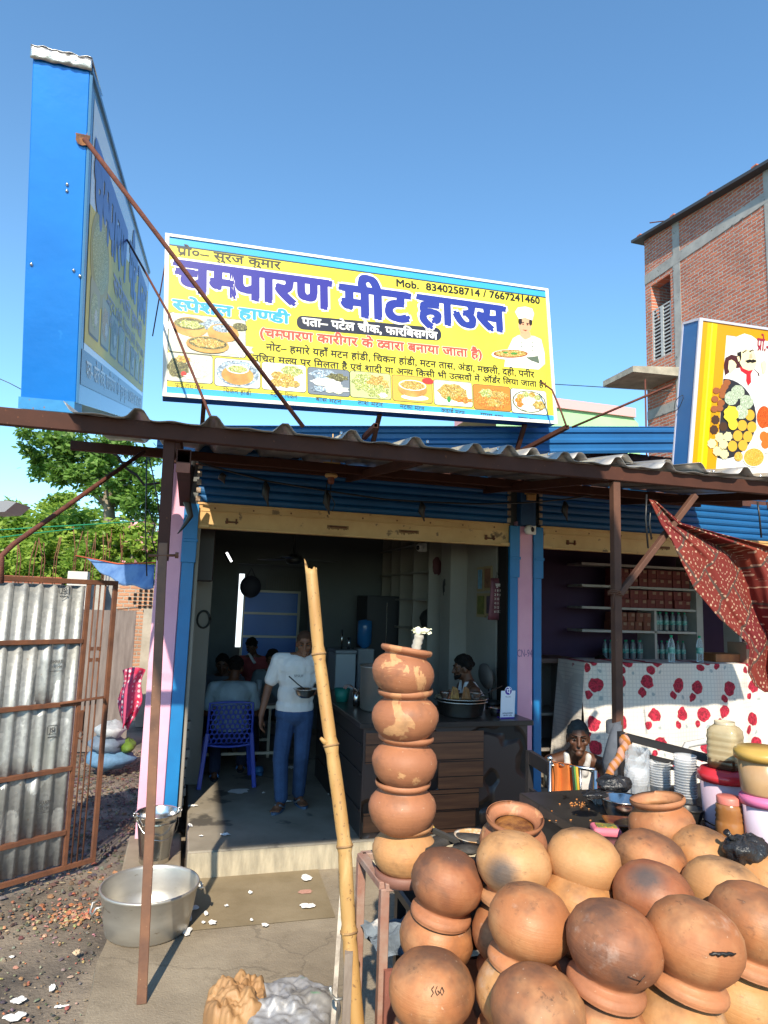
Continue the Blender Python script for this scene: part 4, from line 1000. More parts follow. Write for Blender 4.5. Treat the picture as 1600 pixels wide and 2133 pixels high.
# blue tarp tied to the wall, upper left
g = MB(); tl, tr = onY(178, 1162, 8.2), onY(322, 1176, 7.2); lb = onY(322, 1226, 7.2)
def tp(u, v):
    top = tl.lerp(tr, u); low = tl.lerp(lb, u); s_ = math.sin(u*math.pi)
    p = top.lerp(low, v); return p+Vector((0, -.25*v*u+.03*math.sin(u*14+v*5)*u, -.10*s_*v-.05*s_*(1-v)*.4+.015*math.sin(u*19)*v))
g.grid(tp, 20, 8); tag(obj('tarp', g, pm('silver_blue_tarp', hx('6a8ab5'), hx('49699c'), 5, rough=.45, bump=.3, bscale=15), solid=.004), 'silvery blue tarpaulin strung from the pink wall over the alley', 'tarp')
g = MB(); g.tube([tl+Vector((-.1, 0, .02)), tl.lerp(tr, .5)+Vector((0, 0, -.03)), tr+Vector((0, 0, .02))], .008, 5); tag(obj('rope', g, flat('c05a3a', .8)), 'orange rope along the upper edge of the blue tarpaulin', 'rope')
# dangling wires by the pink pillar
for i, (pts, lab) in enumerate([([(306, 945), (305, 1010), (303, 1090), (306, 1200)], 'dark wire dangling straight down in front of the trees'), ([(308, 945), (318, 985), (328, 1040), (332, 1075)], 'dark wire running from the canopy purlin to the pink wall'), ([(310, 1060), (318, 1085), (323, 1090), (316, 1120), (324, 1150)], 'tangled loop of thin wire beside the pink wall')]):
    rod('cable', [onY(x, y, 6.2) for x, y in pts], .006, lab, M_black, 'cable')
rod('branch', [onY(212, 930, 7.5), onY(245, 950, 7.5), onY(262, 975, 7.5), onY(285, 990, 7.5), onY(300, 1010, 7.5), onY(333, 1006, 7.5)], .014, 'thin bare dark branch across the tall tree under the purlin', pm('dark_bark', (.03, .022, .018), rough=.9), 'branch')
# small dark sheet roof poking in at the left edge
g = MB(); pts = [(-30, 1046), (14, 1042), (34, 1046), (10, 1066), (-30, 1068)]; q = [onY(x, y, 9) for x, y in pts]; q2 = [p+Vector((0, .8, .04)) for p in q]
g.poly(q); g.poly(q2[::-1]); 
for i in range(5): j = (i+1) % 5; g.add([q[i], q2[i], q2[j], q[j]], [(0, 1, 2, 3)])
tag(obj('awning', g, pm('grey_tin', (.2, .21, .23), rough=.5, metal=.3)), 'grey tin awning tip at the left picture edge before the trees', 'awning')
# rebar columns of the unfinished house, low walls behind
for k_, (px_, base, top_, Y_) in enumerate([(50, 1205, 1110, 17), (100, 1205, 1115, 17.5), (165, 1195, 1095, 18), (203, 1195, 1105, 18.5), (238, 1200, 1095, 19)]):
    p0 = onY(px_, base, Y_); p1 = onY(px_, top_, Y_)
    col_ = thing('rebar_column', ['leftmost cluster of bare rusty column bars behind the gate', 'rusty column bars standing next to the leftmost cluster', 'tall rusty bars rising from a white concrete stub', 'rusty column bars beside the trunk of the tall tree', 'thin rusty bars on a low stub next to the pink wall'][k_], 'rebar', (p0.x, p0.y, 0), 'rebar clusters of the unfinished house')
    for j in range(4):
        g = MB(); dx, dy = (-.14 if j % 2 else .14), (-.14 if j < 2 else .14); h = p1.z-.25*random.random()
        g.tube([(p0.x+dx, p0.y+dy, p0.z-1.2), (p0.x+dx+random.uniform(-.03, .03), p0.y+dy, (p0.z+h)/2), (p0.x+dx+random.uniform(-.12, .12), p0.y+dy, h)], .012, 5); obj('bar', g, M_rustbare, col_)
    g = MB(); g.bx(p0.x-.22, p0.x+.22, p0.y-.22, p0.y+.22, 0, p0.z+(.05 if k_ in (2, 4) else -.25)); obj('stub', g, pm('whitewashed_stub', (.62, .6, .56), (.5, .48, .45), 3, rough=.9) if k_ == 2 else M_rawconc, col_)
g = MB(); a, b2 = onY(130, 1195, 20), onY(330, 1205, 20); g.bx(-9, a.x, 20, 20.3, 0, a.z-.1); g.bx(a.x, 4, 20, 20.3, 0, a.z-.35)
tag(obj('far_wall', g, M_brickX), 'low unfinished brick wall under the trees beyond the gate', 'wall')
g = MB(); a, b2 = onY(276, 1218, 16), onY(330, 1270, 16); g.bx(a.x-.4, 2.5, 16, 16.3, 0, a.z-.0)
vh = thing('brick_house', 'orange brick house wall with perforated vent seen over the alley wall', 'house', (a.x+1, 16, 0))
obj('wall', g, brickmat('orange_brick', (.5, .24, .13), (.42, .2, .11), (.4, .33, .26), axis='x'), vh)
g = MB(); c0 = onY(303, 1247, 15.98)
for i in range(7):
    for j in range(7):
        if abs(i-3)+abs(j-3) <= 3: g.box((c0.x+(i-3)*.11, 15.985, c0.z+(j-3)*.09), (.06, .03, .05))
obj('vent', g, M_dark, vh)

# ================================================================ trees
def leafmat(name, a, b_, c_):
    k = NM(name); at = k.n('ShaderNodeAttribute', attribute_name='tone'); k.fin(k.mix(at.outputs['Fac'], a, b_), .5, 0, .3)
    tr = k.n('ShaderNodeBsdfTranslucent'); tr.inputs['Color'].default_value = C4(c_); mx = k.n('ShaderNodeMixShader'); mx.inputs[0].default_value = .3
    out = [n for n in k.t.nodes if n.type == 'OUTPUT_MATERIAL'][0]
    k.l(k.b.outputs[0], mx.inputs[1]); k.l(tr.outputs[0], mx.inputs[2]); k.l(mx.outputs[0], out.inputs[0]); return k.m
M_bark = pm('pale_bark', (.28, .24, .18), (.16, .135, .10), 4, rough=.95, bump=.5, bscale=18)
def tree(name, label, base, trunk, clumps, leaf, nleaf, mat, seed, limbs=(), flower=None, droop=.3):
    rnd = random.Random(seed); root = thing(name, label, 'tree', (base[0], base[1], 0), 'trees beyond the gate')
    g = MB(); g.tube([p for p, r in trunk], [r for p, r in trunk], 9)
    for lb_ in limbs: g.tube([p for p, r in lb_], [r for p, r in lb_], 7)
    top = trunk[-1][0]
    for c, r in clumps:
        s_ = min((p for p, _ in trunk[1:]), key=lambda p: (Vector(p)-Vector(c)).length); m_ = Vector(s_).lerp(Vector(c), .55)+Vector((0, 0, -.1*r))
        g.tube([s_, m_, c], [.06, .04, .015], 6)
    obj('trunk', g, M_bark, root)
    g = MB(); tone = []; tot = sum(r**2 for c, r in clumps)
    for c, r in clumps:
        c = Vector(c); nn = int(nleaf*r**2/tot)
        subs = [(c+Vector((rnd.gauss(0, .55), rnd.gauss(0, .55), rnd.gauss(0, .42)))*r, rnd.uniform(.25, .45)*r, rnd.uniform(0, 1)) for _ in range(max(5, int(9*r)))]
        for _ in range(nn):
            sc, sr, st = rnd.choice(subs); p = sc+Vector((rnd.gauss(0, .5), rnd.gauss(0, .5), rnd.gauss(0, .42)))*sr
            L = leaf*rnd.uniform(.6, 1.3); d = Vector((rnd.gauss(0, 1), rnd.gauss(0, 1), rnd.gauss(-droop, .5))).normalized(); s_ = d.orthogonal().normalized(); s_ = Matrix.Rotation(rnd.uniform(0, 6.28), 3, d) @ s_
            g.cur = 1 if flower and rnd.random() < flower[1] and p.x > flower[2] else 0
            g.add([p, p+d*L*.5+s_*L*.2, p+d*L, p+d*L*.5-s_*L*.2], [(0, 1, 2, 3)]); tone.extend([min(1, max(0, st*.7+rnd.uniform(-.1, .4)))]*4)
    o = obj('crown', g, [mat]+([flower[0]] if flower else []), root); at = o.data.attributes.new('tone', 'FLOAT', 'POINT'); at.data.foreach_set('value', tone)
    return root
ML1 = leafmat('glossy_leaf', (.05, .12, .022), (.17, .30, .06), (.25, .48, .06))
ML2 = leafmat('light_leaf', (.09, .18, .022), (.32, .44, .07), (.38, .6, .07))
def tpx(x, y, Y): return tuple(onY(x, y, Y))
Y1 = 21
tree('tall_tree', 'tall tree with a straight pale trunk and spreading dark green crown', tpx(228, 1250, Y1)[:2]+(0,), [((tpx(226, 1250, Y1)[0], Y1, 0), .24), (tpx(226, 1180, Y1), 0.20), (tpx(228, 1080, Y1), 0.17), (tpx(226, 1050, Y1), 0.15), (tpx(224, 1000, Y1), 0.10), (tpx(226, 950, Y1), 0.05)],
     [(tpx(95, 915, Y1), 0.70), (tpx(72, 965, Y1+.4), 0.57), (tpx(140, 930, Y1), 0.74), (tpx(150, 985, Y1+.3), 0.70), (tpx(110, 985, Y1-.5), 0.41), (tpx(185, 960, Y1), 0.74), (tpx(235, 940, Y1-.4), 0.78), (tpx(280, 965, Y1), 0.74), (tpx(210, 1010, Y1-.8), 0.66), (tpx(270, 1010, Y1-.5), 0.74), (tpx(305, 1040, Y1), 0.66), (tpx(320, 990, Y1), 0.57), (tpx(250, 1050, Y1), 0.49), (tpx(300, 1075, Y1), 0.45), (tpx(120, 900, Y1), 0.41)],
     .21, 10500, ML1, 1, limbs=([(tpx(228, 1062, Y1), 0.09), (tpx(208, 1040, Y1), 0.07), (tpx(185, 1022, Y1), 0.05)], [(tpx(230, 1062, Y1), 0.09), (tpx(244, 1040, Y1), 0.06)]))
Y2 = 24
tree('broad_tree', 'broad bright green tree filling the view above the gate', tpx(60, 1250, Y2)[:2]+(0,), [((tpx(60, 1250, Y2)[0], Y2, 0), .3), (tpx(60, 1180, Y2), .22), (tpx(65, 1130, Y2), .12)],
     [(tpx(x, y, Y2+dy), r) for x, y, r, dy in [(40, 1085, .85, 0), (80, 1080, .8, .5), (8, 1110, .9, 0), (60, 1125, 1.0, -1), (110, 1110, .9, -.6), (140, 1105, .7, 0), (20, 1160, 1.1, -1), (85, 1165, 1.2, -1.5), (140, 1150, .9, -.5), (160, 1185, .9, 0), (-25, 1095, .8, 0), (-40, 1150, 1.2, 0), (110, 1190, 1.1, -1), (40, 1195, 1.0, -1)]],
     .24, 19000, ML2, 2)
Y3 = 27
tree('feathery_tree', 'pale feathery tree between the broad tree and the tall trunk', tpx(150, 1250, Y3)[:2]+(0,), [((tpx(150, 1250, Y3)[0], Y3, 0), .2), (tpx(150, 1100, Y3), .12), (tpx(150, 1050, Y3), .06)],
     [(tpx(x, y, Y3), r) for x, y, r in [(112, 1040, .5), (150, 1045, .6), (140, 1075, .8), (178, 1080, .7), (160, 1110, .9), (190, 1100, .6), (118, 1065, .5)]], .2, 5000, ML2, 3)
Y4 = 19.5
tree('flowering_tree', 'bushy green tree with pink flowers beside the pink wall', tpx(275, 1260, Y4)[:2]+(0,), [((tpx(275, 1260, Y4)[0], Y4, 0), .12), (tpx(275, 1180, Y4), .09), (tpx(277, 1130, Y4), .05)],
     [(tpx(x, y, Y4), r) for x, y, r in [(250, 1105, .55), (285, 1100, .6), (265, 1135, .75), (300, 1140, .7), (225, 1120, .5), (205, 1160, .7), (250, 1170, .75), (295, 1170, .75), (315, 1180, .6), (190, 1180, .7)]], .19, 9000, ML2, 4, flower=(flat('e2a0a8', .7), .12, tpx(268, 1100, Y4)[0]))
Y5 = 40
tree('distant_tree', 'hazy low row of trees far off behind the unfinished house', tpx(150, 1230, Y5)[:2]+(0,), [((tpx(150, 1250, Y5)[0], Y5, 0), .3), (tpx(150, 1150, Y5), .2)],
     [(tpx(x, y, Y5), r) for x, y, r in [(20, 1180, 2.4), (80, 1190, 2.2), (140, 1185, 2.2), (200, 1190, 2.2), (260, 1190, 2), (320, 1190, 2)]], .6, 6000, ML1, 6)
# green twine strung across
rod('twine', [onY(-20, 1105, 14), onY(90, 1098, 14), onY(180, 1093, 14), onY(300, 1085, 14)], .012, 'upper green twine stretched in front of the broad tree', flat('1f7a55', .8), 'twine')
rod('twine', [onY(-20, 1122, 14), onY(60, 1112, 14), onY(170, 1100, 14)], .012, 'lower green twine stretched in front of the broad tree', flat('1f7a55', .8), 'twine')
# the unseen sheet that shades the shop floor is added further below
# ================================================================ on the ground, left
def lathe_thing(name, label, cat, c, prof, m, n=40, group=None, part='body', wob=0, sx=1):
    root = thing(name, label, cat, c, group); g = MB(); g.lathe(prof, n, c=c, wob=wob, sx=sx); obj(part, g, m, root); return root
tc = Vector((-.10, 4.93, .047))
tub = lathe_thing('washing_tub', 'big dull aluminium tub standing on the concrete before the step', 'tub', tc,
   [(0, .006), (.20, .006), (.245, .0), (.262, .014), (.285, .13), (.303, .255), (.312, .262), (.316, .272), (.312, .281), (.303, .28), (.298, .262), (.28, .13), (.255, .03), (.2, .016), (0, .016)],
   pm('dull_aluminium', (.56, .54, .49), (.42, .40, .36), 3, .3, .7, .42, .75, bump=.1, bscale=70, stretch=(1, 1, 3), c3=(.3, .26, .2), s3=9, t3=.66), 56)
for sgn, az in ((-1, 200), (1, 12)):
    a = R(az); cx, cy = tc.x+.303*math.cos(a), tc.y+.303*math.sin(a); g = MB()
    t_ = Vector((-math.sin(a), math.cos(a), 0)); n_ = Vector((math.cos(a), math.sin(a), 0)); c = Vector((cx, cy, tc.z+.22))
    g.tube([c-t_*.05, c-t_*.045+n_*.04+Vector((0, 0, -.005)), c-t_*.03+n_*.055+Vector((0, 0, -.05)), c+t_*.03+n_*.055+Vector((0, 0, -.05)), c+t_*.045+n_*.04+Vector((0, 0, -.005)), c+t_*.05], .008, 7); obj('handle', g, M_alu, tub)
bc = onZ(321, 1793, .1); bc.z = .1
bkt = lathe_thing('steel_bucket', 'ribbed stainless steel bucket standing on the ledge by the pink pillar', 'bucket', bc,
   [(0, .0), (.112, 0), (.116, .006), (.116, .03), (.121, .036), (.117, .042), (.121, .052), (.118, .06), (.15, .30), (.154, .305), (.15, .31), (.168, .365), (.176, .372), (.17, .378), (.163, .37), (.147, .3), (.112, .05), (0, .045)], M_steel, 44)
for a in (200, 10):
    a = R(a); c = bc+Vector((.165*math.cos(a), .165*math.sin(a), .355)); n_ = Vector((math.cos(a), math.sin(a), 0)); g = MB()
    g.box(c, (.02, .05, .06), Matrix.Rotation(a, 3, 'Z')); g.tube([c+n_*(.01+.018*math.cos(k*.7))+Vector((0, 0, .018*math.sin(k*.7)+.02)) for k in range(10)], .004, 5); obj('lug', g, M_steel, bkt)
g = MB(); g.tube([bc+Vector((.17*math.cos(R(200+q)), .17*math.sin(R(200+q)), .36-.16*math.sin(R(q)))) for q in range(0, 171, 17)], .004, 6); obj('bail', g, M_steel, bkt)
# paper scraps: crumpled little sheets
M_paper = pm('newsprint_white', (.78, .77, .74), (.68, .67, .65), 8, rough=.8)
def scrap(px_, py_, z, w_, h_, lab, seed, m=M_paper, flatn=.012):
    p = onZ(px_, py_, z); rnd = random.Random(seed); ph = rnd.random()*50; g = MB(); N = 9
    def fn(u, v):
        a, r = u*6.2832, v
        rr = r*(1+.45*noise.noise(Vector((math.cos(a)*1.3+ph, math.sin(a)*1.3, 3)))+.2*noise.noise(Vector((math.cos(a)*4+ph, math.sin(a)*4, 1))))
        return p+Vector((.8*w_*rr*math.cos(a), h_*.8*rr*math.sin(a), flatn*.6+flatn*(1+1.5*noise.noise(Vector((math.cos(a)*r*2.5+ph, math.sin(a)*r*2.5, 0))))*(1-.4*r)))
    g.grid(fn, 18, 4, smooth=False); return tag(obj('paper_scrap', g, m), lab, 'paper', 'paper scraps littering the shop front')
scr = [(388, 1942, .05, .045, .075, 'white crumpled paper against the right side of the tub, nearest of three'), (395, 1915, .05, .018, .07, 'narrow white paper strip standing beside the tub'), (405, 1893, .05, .035, .05, 'rounded white paper wad right of the tub'), (414, 1846, .05, .04, .05, 'white scrap tucked behind the tub rim'),
 (442, 1924, .055, .035, .04, 'small white scrap on the joint of the damp slab, left one'), (424, 1924, .055, .016, .02, 'tiny white scrap by the joint near the tub'), (429, 1905, .055, .02, .035, 'tiny white scrap on the damp slab above the joint'), (472, 1889, .055, .018, .018, 'flat tiny white scrap in the middle of the damp slab'), (521, 1861, .055, .02, .03, 'little white scrap in the upper middle of the damp slab'), (524, 1919, .055, .014, .02, 'white speck of paper low in the middle of the damp slab'), (552, 1929, .055, .03, .03, 'small white scrap sitting on the slab joint, right one'),
 (638, 1831, .055, .06, .07, 'large white scrap near the foot of the step'), (640, 1889, .055, .07, .045, 'bone shaped white scrap on the right of the damp slab'),
 (468, 1740, .25, .05, .04, 'white scrap on the shop floor edge at the shadow boundary'), (396, 1721, .25, .025, .05, 'curled white scrap at the left of the lit floor patch'), (418, 1743, .25, .02, .02, 'small scrap inside the lit floor patch'), (402, 1680, .25, .06, .03, 'grey white scrap in the shade below the blue chair'), (498, 1648, .25, .13, .12, 'large torn newspaper sheet on the floor under the blue chair'), (549, 1653, .25, .02, .015, 'tiny scrap right of the blue chair leg'), (606, 1600, .25, .05, .08, 'white crumpled scrap beside the standing man'), (601, 1671, .25, .05, .02, 'thin white strip between the feet of the standing man'), (691, 1656, .25, .05, .04, 'torn white scrap by the bamboo pole on the shop floor'),
 (108, 2061, 0, .02, .05, 'white paper wad on the soil at the lower left'), (38, 2087, 0, .05, .04, 'white crumpled paper at the left edge of the soil'), (30, 2122, 0, .06, .05, 'large white crumpled paper in the bottom left corner'), (127, 2100, 0, .05, .012, 'thin white strip on the soil at the lower left'), (25, 1996, 0, .02, .01, 'tiny pale strip on the soil under the gate')]
for i, (x, y, z, a, b2, lab) in enumerate(scr): scrap(x, y, z, a, b2, lab, i, flatn=.003 if max(a, b2) > .1 else .008)
scrap(636, 1858, .052, .075, .04, 'pinkish flat stain chip on the damp slab', 77, flat('b5897a', .8), .003)
scrap(157, 1998, 0, .03, .022, 'pale tan stone chip lying on the soil', 78, pm('tan_stone', (.55, .42, .28), rough=.9), .03)
# sacks in the foreground
def sack(name, label, cx, cy, z, rx, ry, h, m, seed, top=None):
    p = onZ(cx, cy, z); ph = seed*7.1; g = MB()
    def fn(u, v):
        a = u*6.2832; th = v*1.5707; r = max(0, math.cos(th))**.6
        X, Y = math.cos(a)*r, math.sin(a)*r; wx = .25*noise.noise(Vector((X*2+ph, Y*2, 1))); n_ = 0
        for q, (fr, am) in enumerate(((1.1, .55), (1.7, .42), (2.5, .28), (4.2, .12))):
            an = q*2.4+ph; t_ = ((X+wx)*math.cos(an)+(Y-wx)*math.sin(an))*fr+q*.37+v*.15; n_ += am*(.5-.5*math.cos(math.pi*abs((t_ % 1)*2-1))-.5)
        r2 = r*(1+.13*n_); return p+Vector((rx*r2*math.cos(a), ry*r2*math.sin(a), h*(math.sin(th)**.55)*(1+.38*n_)+.012*noise.noise(Vector((X*9+ph, Y*9, 2)))))
    g.grid(fn, 110, 44); return tag(obj(name, g, m), label, 'sack')
sack('jute_sack', 'crumpled orange tan sack on the concrete at the bottom of the picture', 492, 2120, .045, .16, .2, .15, pm('tan_plastic_sack', (.40, .23, .10), (.30, .16, .07), 5, rough=.6, bump=.15, bscale=30), 1)
def silver():
    k = NM('silver_lined_sack'); v = k.coord(); f = k.ramp(k.noise(v, 5, 5), .42, .5)
    c = k.mix(f, (.17, .16, .15), (.32, .32, .33)); gr = k.ramp(k.noise(k.coord(scale=(1, 1, 3)), 3.2, 3), .66, .69); c = k.mix(gr, c, (.08, .2, .1))
    k.bump(k.noise(v, 40, 5), .15, .01); return k.fin(c, .5, k.math('MULTIPLY', f, .25))
sack('silver_sack', 'grey and silver foil lined sack with a green print beside the tan sack', 600, 2125, .045, .27, .22, .12, silver(), 2)
# pole of bamboo leaning in front of the stall
k = NM('dry_bamboo'); v = k.coord(scale=(1, 1, .25)); f = k.ramp(k.noise(v, 14, 8), .35, .7)
c = k.mix(f, (.46, .28, .10), (.36, .185, .055)); c = k.mix(k.ramp(k.noise(k.coord(), 55, 3), .62, .66), c, (.22, .12, .05)); c = k.mix(k.ramp(k.noise(k.coord(scale=(1, 1, .12)), 9, 4), .6, .75), c, (.58, .45, .22))
k.bump(k.noise(k.coord(scale=(1, 1, .1)), 60, 4), .15, .004); M_bam = k.fin(c, .55)
pts = [(648, 1186, 2.80), (655, 1260, 2.76), (664, 1362, 2.72), (677, 1460, 2.67), (690, 1552, 2.62), (705, 1660, 2.57), (718, 1762, 2.52), (722, 1850, 2.48), (727, 1940, 2.45), (735, 2040, 2.41), (744, 2140, 2.38)]
C_ = [P(*p) for p in pts]; C_.append(C_[-1]+(C_[-1]-C_[-2])*(C_[-1].z/max(.05, (C_[-2].z-C_[-1].z))))
bm_ = thing('bamboo_pole', 'tall yellow bamboo pole leaning in front of the shop entrance', 'pole', (C_[-1].x, C_[-1].y, 0))
path = []; rad = []
nodes = [2, 4, 6, 8]
for i in range(len(C_)-1):
    for j in range(6):
        t = j/6; path.append(C_[i].lerp(C_[i+1], t)); r = .0245+.0035*(i+t)/10
        dn = min(abs((i+t)-n_)*100 for n_ in nodes+[10.6, 11.2])
        rad.append(r*(1+.17*math.exp(-(dn/9)**2) - .06*math.exp(-((dn-16)/8)**2)))
path.append(C_[-1]); rad.append(.029)
g = MB(); g.tube(path, rad, 16, cap=False)
d0 = (path[1]-path[0]).normalized()
n = 16
for k_ in range(n):   # torn, hollow top
    up_ = .05*max(0, math.cos(2*math.pi*(k_-3)/n))**4+.008*math.sin(k_*2.1); v_ = Vector(g.v[k_]); g.v[k_] = tuple(v_-d0*up_)
inner = [path[0]+(Vector(g.v[k_])-path[0])*.78 for k_ in range(n)]; low = [p+d0*.12 for p in inner]
b0 = len(g.v); g.v += [tuple(p) for p in inner+low]
for k_ in range(n):
    j = (k_+1) % n; g.f += [[k_, b0+k_, b0+j, j], [b0+k_, b0+n+k_, b0+n+j, b0+j]]; g.mi += [0, 0]; g.sm += [False, True]
g.f.append([b0+n+k_ for k_ in range(n)]); g.mi.append(0); g.sm.append(False)
obj('culm', g, M_bam, bm_)
g = MB(); q = C_[4]; g.tube([q, q+Vector((-.03, -.01, .015)), q+Vector((-.045, -.01, .03))], [.012, .01, .006], 7); q = C_[8]; g.tube([q, q+Vector((-.028, -.02, .0))], [.01, .004], 6); obj('branch_stub', g, M_bam, bm_)
for n_ in nodes:
    g = MB(); p = C_[n_]; d = (C_[n_+1]-C_[n_-1]).normalized(); g.tube([p-d*.004, p+d*.004], .0305+.0035*n_/10, 16); obj('node_ring', g, pm('bamboo_node', (.34, .2, .08), (.2, .11, .05), 30, rough=.7), bm_)
# unseen sheet on ropes, added over the road to shade the shop floor
g = MB(); g.grid(lambda u, v: Vector((-1.74+3.5*u, -1.36+2.3*v, 6.0-.0*math.sin(u*3.14)+.02*math.sin(u*20)*math.sin(v*9))), 24, 16)
blk_ = thing('shade_blocker', 'blue tarpaulin awning stretched high over the road behind the camera', 'awning', (-.1, -.3, 6))
obj('blocker_sheet', g, pm('blocker_blue', (.05, .12, .3), rough=.7), blk_, solid=.004)
for x, y, x2, y2 in ((-1.74, -1.36, -7, -4), (-1.74, .94, -7, 1.5), (1.76, -1.36, 8, -4), (1.76, .94, 8, .6)): g = MB(); g.tube([(x, y, 6), (x2, y2, 6.3)], .006, 5); obj('rope', g, M_black, blk_)
# ================================================================ people
def skinmat(name, a, b_): return pm(name, a, b_, 7, .35, .7, .5, bump=.05, bscale=90, spec=.35)
SK_D = skinmat('deep_brown_skin', (.10, .043, .022), (.075, .03, .016))
SK_M = skinmat('brown_skin', (.19, .08, .04), (.15, .06, .03))
M_hair = pm('black_hair', (.006, .005, .005), (.012, .01, .009), 30, rough=.8, bump=.5, bscale=150, spec=.1)
def cloth(name, a, b_=None, sc=5): return pm(name, a, b_ or tuple(v*.8 for v in C4(a)[:3]), sc, .35, .7, .9, bump=.35, bscale=14, bdist=.03)
def person(label, loc, yaw, J, skin, garments, hair=True, hairc=None, voxel=.0075, beard=False, headrot=(0, 0), hands=True, group=None, feet=True, bulk=1.0):
    """J: joints in the person's own frame (x right, y forward, z up from where they stand)"""
    root = thing('person', label, 'person', loc, group)
    Rz = Matrix.Rotation(R(yaw), 3, 'Z'); o = Vector(loc)
    W = lambda p: o+Rz @ Vector(p)
    hy, hp = headrot
    HM = Rz @ Matrix.Rotation(R(hy), 3, 'Z') @ Matrix.Rotation(R(hp), 3, 'X')
    hc = W(J['head'])
    H = lambda p: hc+HM @ Vector(p)
    g = MB()
    g.sph(H((0, -.008, .02)), (.074, .093, .092), HM); g.sph(H((0, .022, -.045)), (.056, .066, .072), HM)      # skull, jaw
    g.sph(H((0, .085, -.092)), (.028, .018, .02), HM)                                                          # chin
    g.caps(H((0, .088, .012)), H((0, .106, -.03)), .010, .0155, .4)                                            # nose
    g.caps(H((-.022, .086, -.062)), H((.022, .086, -.062)), .0095, .0095); g.caps(H((-.045, .078, .028)), H((.045, .078, .028)), .012, .012)  # lips, brow
    for s in (-1, 1): g.sph(H((.076*s, -.008, -.012)), (.011, .022, .034), HM); g.sph(H((.045*s, .062, -.02)), (.022, .02, .02), HM)
    g.caps(hc+HM @ Vector((0, -.02, -.06)), W(J['neck']), .053, .062)
    ch, pe = W(J['chest']), W(J['pelvis']); t = bulk
    g.sph(ch, (.165*t, .112*t, .19), Rz); g.sph(ch.lerp(pe, .5), (.15*t, .112*t, .17), Rz); g.sph(pe, (.16*t, .118*t, .13), Rz)
    g.caps(W(J['neck']), ch, .07, .1)
    for s in 'rl':
        sh, el_, wr = W(J['sh'+s]), W(J['el'+s]), W(J['wr'+s])
        g.caps(W(J['neck']), sh, .055, .058); g.sph(sh, .064); g.caps(sh, el_, .052, .041); g.caps(el_, wr, .042, .027)
        if hands:
            hd = Vector(J.get('hd'+s, (0, 0, -1))); d = (Rz @ hd).normalized(); pn = Rz @ Vector(J.get('pn'+s, (-1 if s == 'r' else 1, 0, 0))); pn = (pn-d*pn.dot(d)).normalized(); sd = d.cross(pn).normalized()
            g.caps(wr, wr+d*.07, .024, .02); 
            for q in (-.025, -.008, .009, .026): g.caps(wr+d*.02+sd*q*.6, wr+d*.085+sd*q, .016, .0125)
            for q, L in ((-.03, .062), (-.010, .075), (.011, .07), (.031, .054)):
                b0 = wr+d*.085+sd*q; m1 = b0+d*L*.5+pn*.008; g.caps(b0, m1, .0105, .0095, .35); g.caps(m1, m1+d*L*.4+pn*L*.42, .0095, .008, .35)
            th0 = wr+d*.025-sd*.022; th1 = th0+d*.035-sd*.03+pn*.012; g.caps(th0, th1, .014, .0115, .35); g.caps(th1, th1+d*.032+pn*.012, .011, .009, .35)
        if 'hi'+s in J:
            hi, kn, an = W(J['hi'+s]), W(J['kn'+s]), W(J['an'+s]); g.caps(hi, kn, .082, .058); g.caps(kn, kn.lerp(an, .45), .055, .05); g.caps(kn.lerp(an, .45), an, .05, .034)
            if feet:
                fd = (Rz @ Vector(J.get('fd'+s, (0, 1, 0)))).normalized(); fs = Vector((-fd.y, fd.x, 0)); g.sph(an+Vector((0, 0, -.03))-fd*.03, (.032, .034, .04)); g.caps(an-Vector((0, 0, .02)), an+fd*.10-Vector((0, 0, .045)), .034, .028)
                for q, L in ((-.036, .165), (-.016, .172), (.002, .168), (.018, .16), (.034, .148)): g.caps(an+fd*.09-Vector((0, 0, .05))+fs*q*.8, an+fd*L+fs*q-Vector((0, 0, .062)), .018, .0115)
    body = baked('body', g, skin, root, voxel, 5)
    if hair:
        g = MB(); hs = hair if isinstance(hair, float) else 1.0
        for i in range(int(150)):
            u, v = random.random()*6.283, random.random(); th = v*1.75
            d = Vector((math.sin(th)*math.cos(u), math.sin(th)*math.sin(u), math.cos(th)))
            if d.y > .35 and d.z < .55: continue
            if d.y > 0 and d.z < .1: continue
            g.sph(H((d.x*.077, -.012+d.y*.094, .026+d.z*.094)), .018*hs*random.uniform(.8, 1.25), n=6, m=4)
        g.sph(H((0, -.014, .03)), (.078, .092, .096), HM)
        if beard:
            for i in range(70): u = random.uniform(-1.35, 1.35); g.sph(H((.062*math.sin(u), .022+.07*math.cos(u), -.075-.03*random.random()+.02*abs(u))), .011, n=6, m=4)
            for q in range(9): g.sph(H((-.03+.0075*q, .094-abs(q-4)*.003, -.046)), .007, n=6, m=4)
        baked('hair', g, hairc or M_hair, root, .008, 2)
    g = MB(); g.cur = 0
    for s in (-1, 1): g.sph(H((.031*s, .0835, .006)), (.0125, .006, .0065), HM, 10, 6); g.cur = 1; g.sph(H((.031*s, .0885, .006)), (.0055, .003, .0055), HM, 8, 5); g.caps(H((.016*s, .0935, .031)), H((.047*s, .083, .033)), .0045, .0035); g.cur = 0
    obj('eyes', g, [flat('4e4640', .5), M_hair], root)
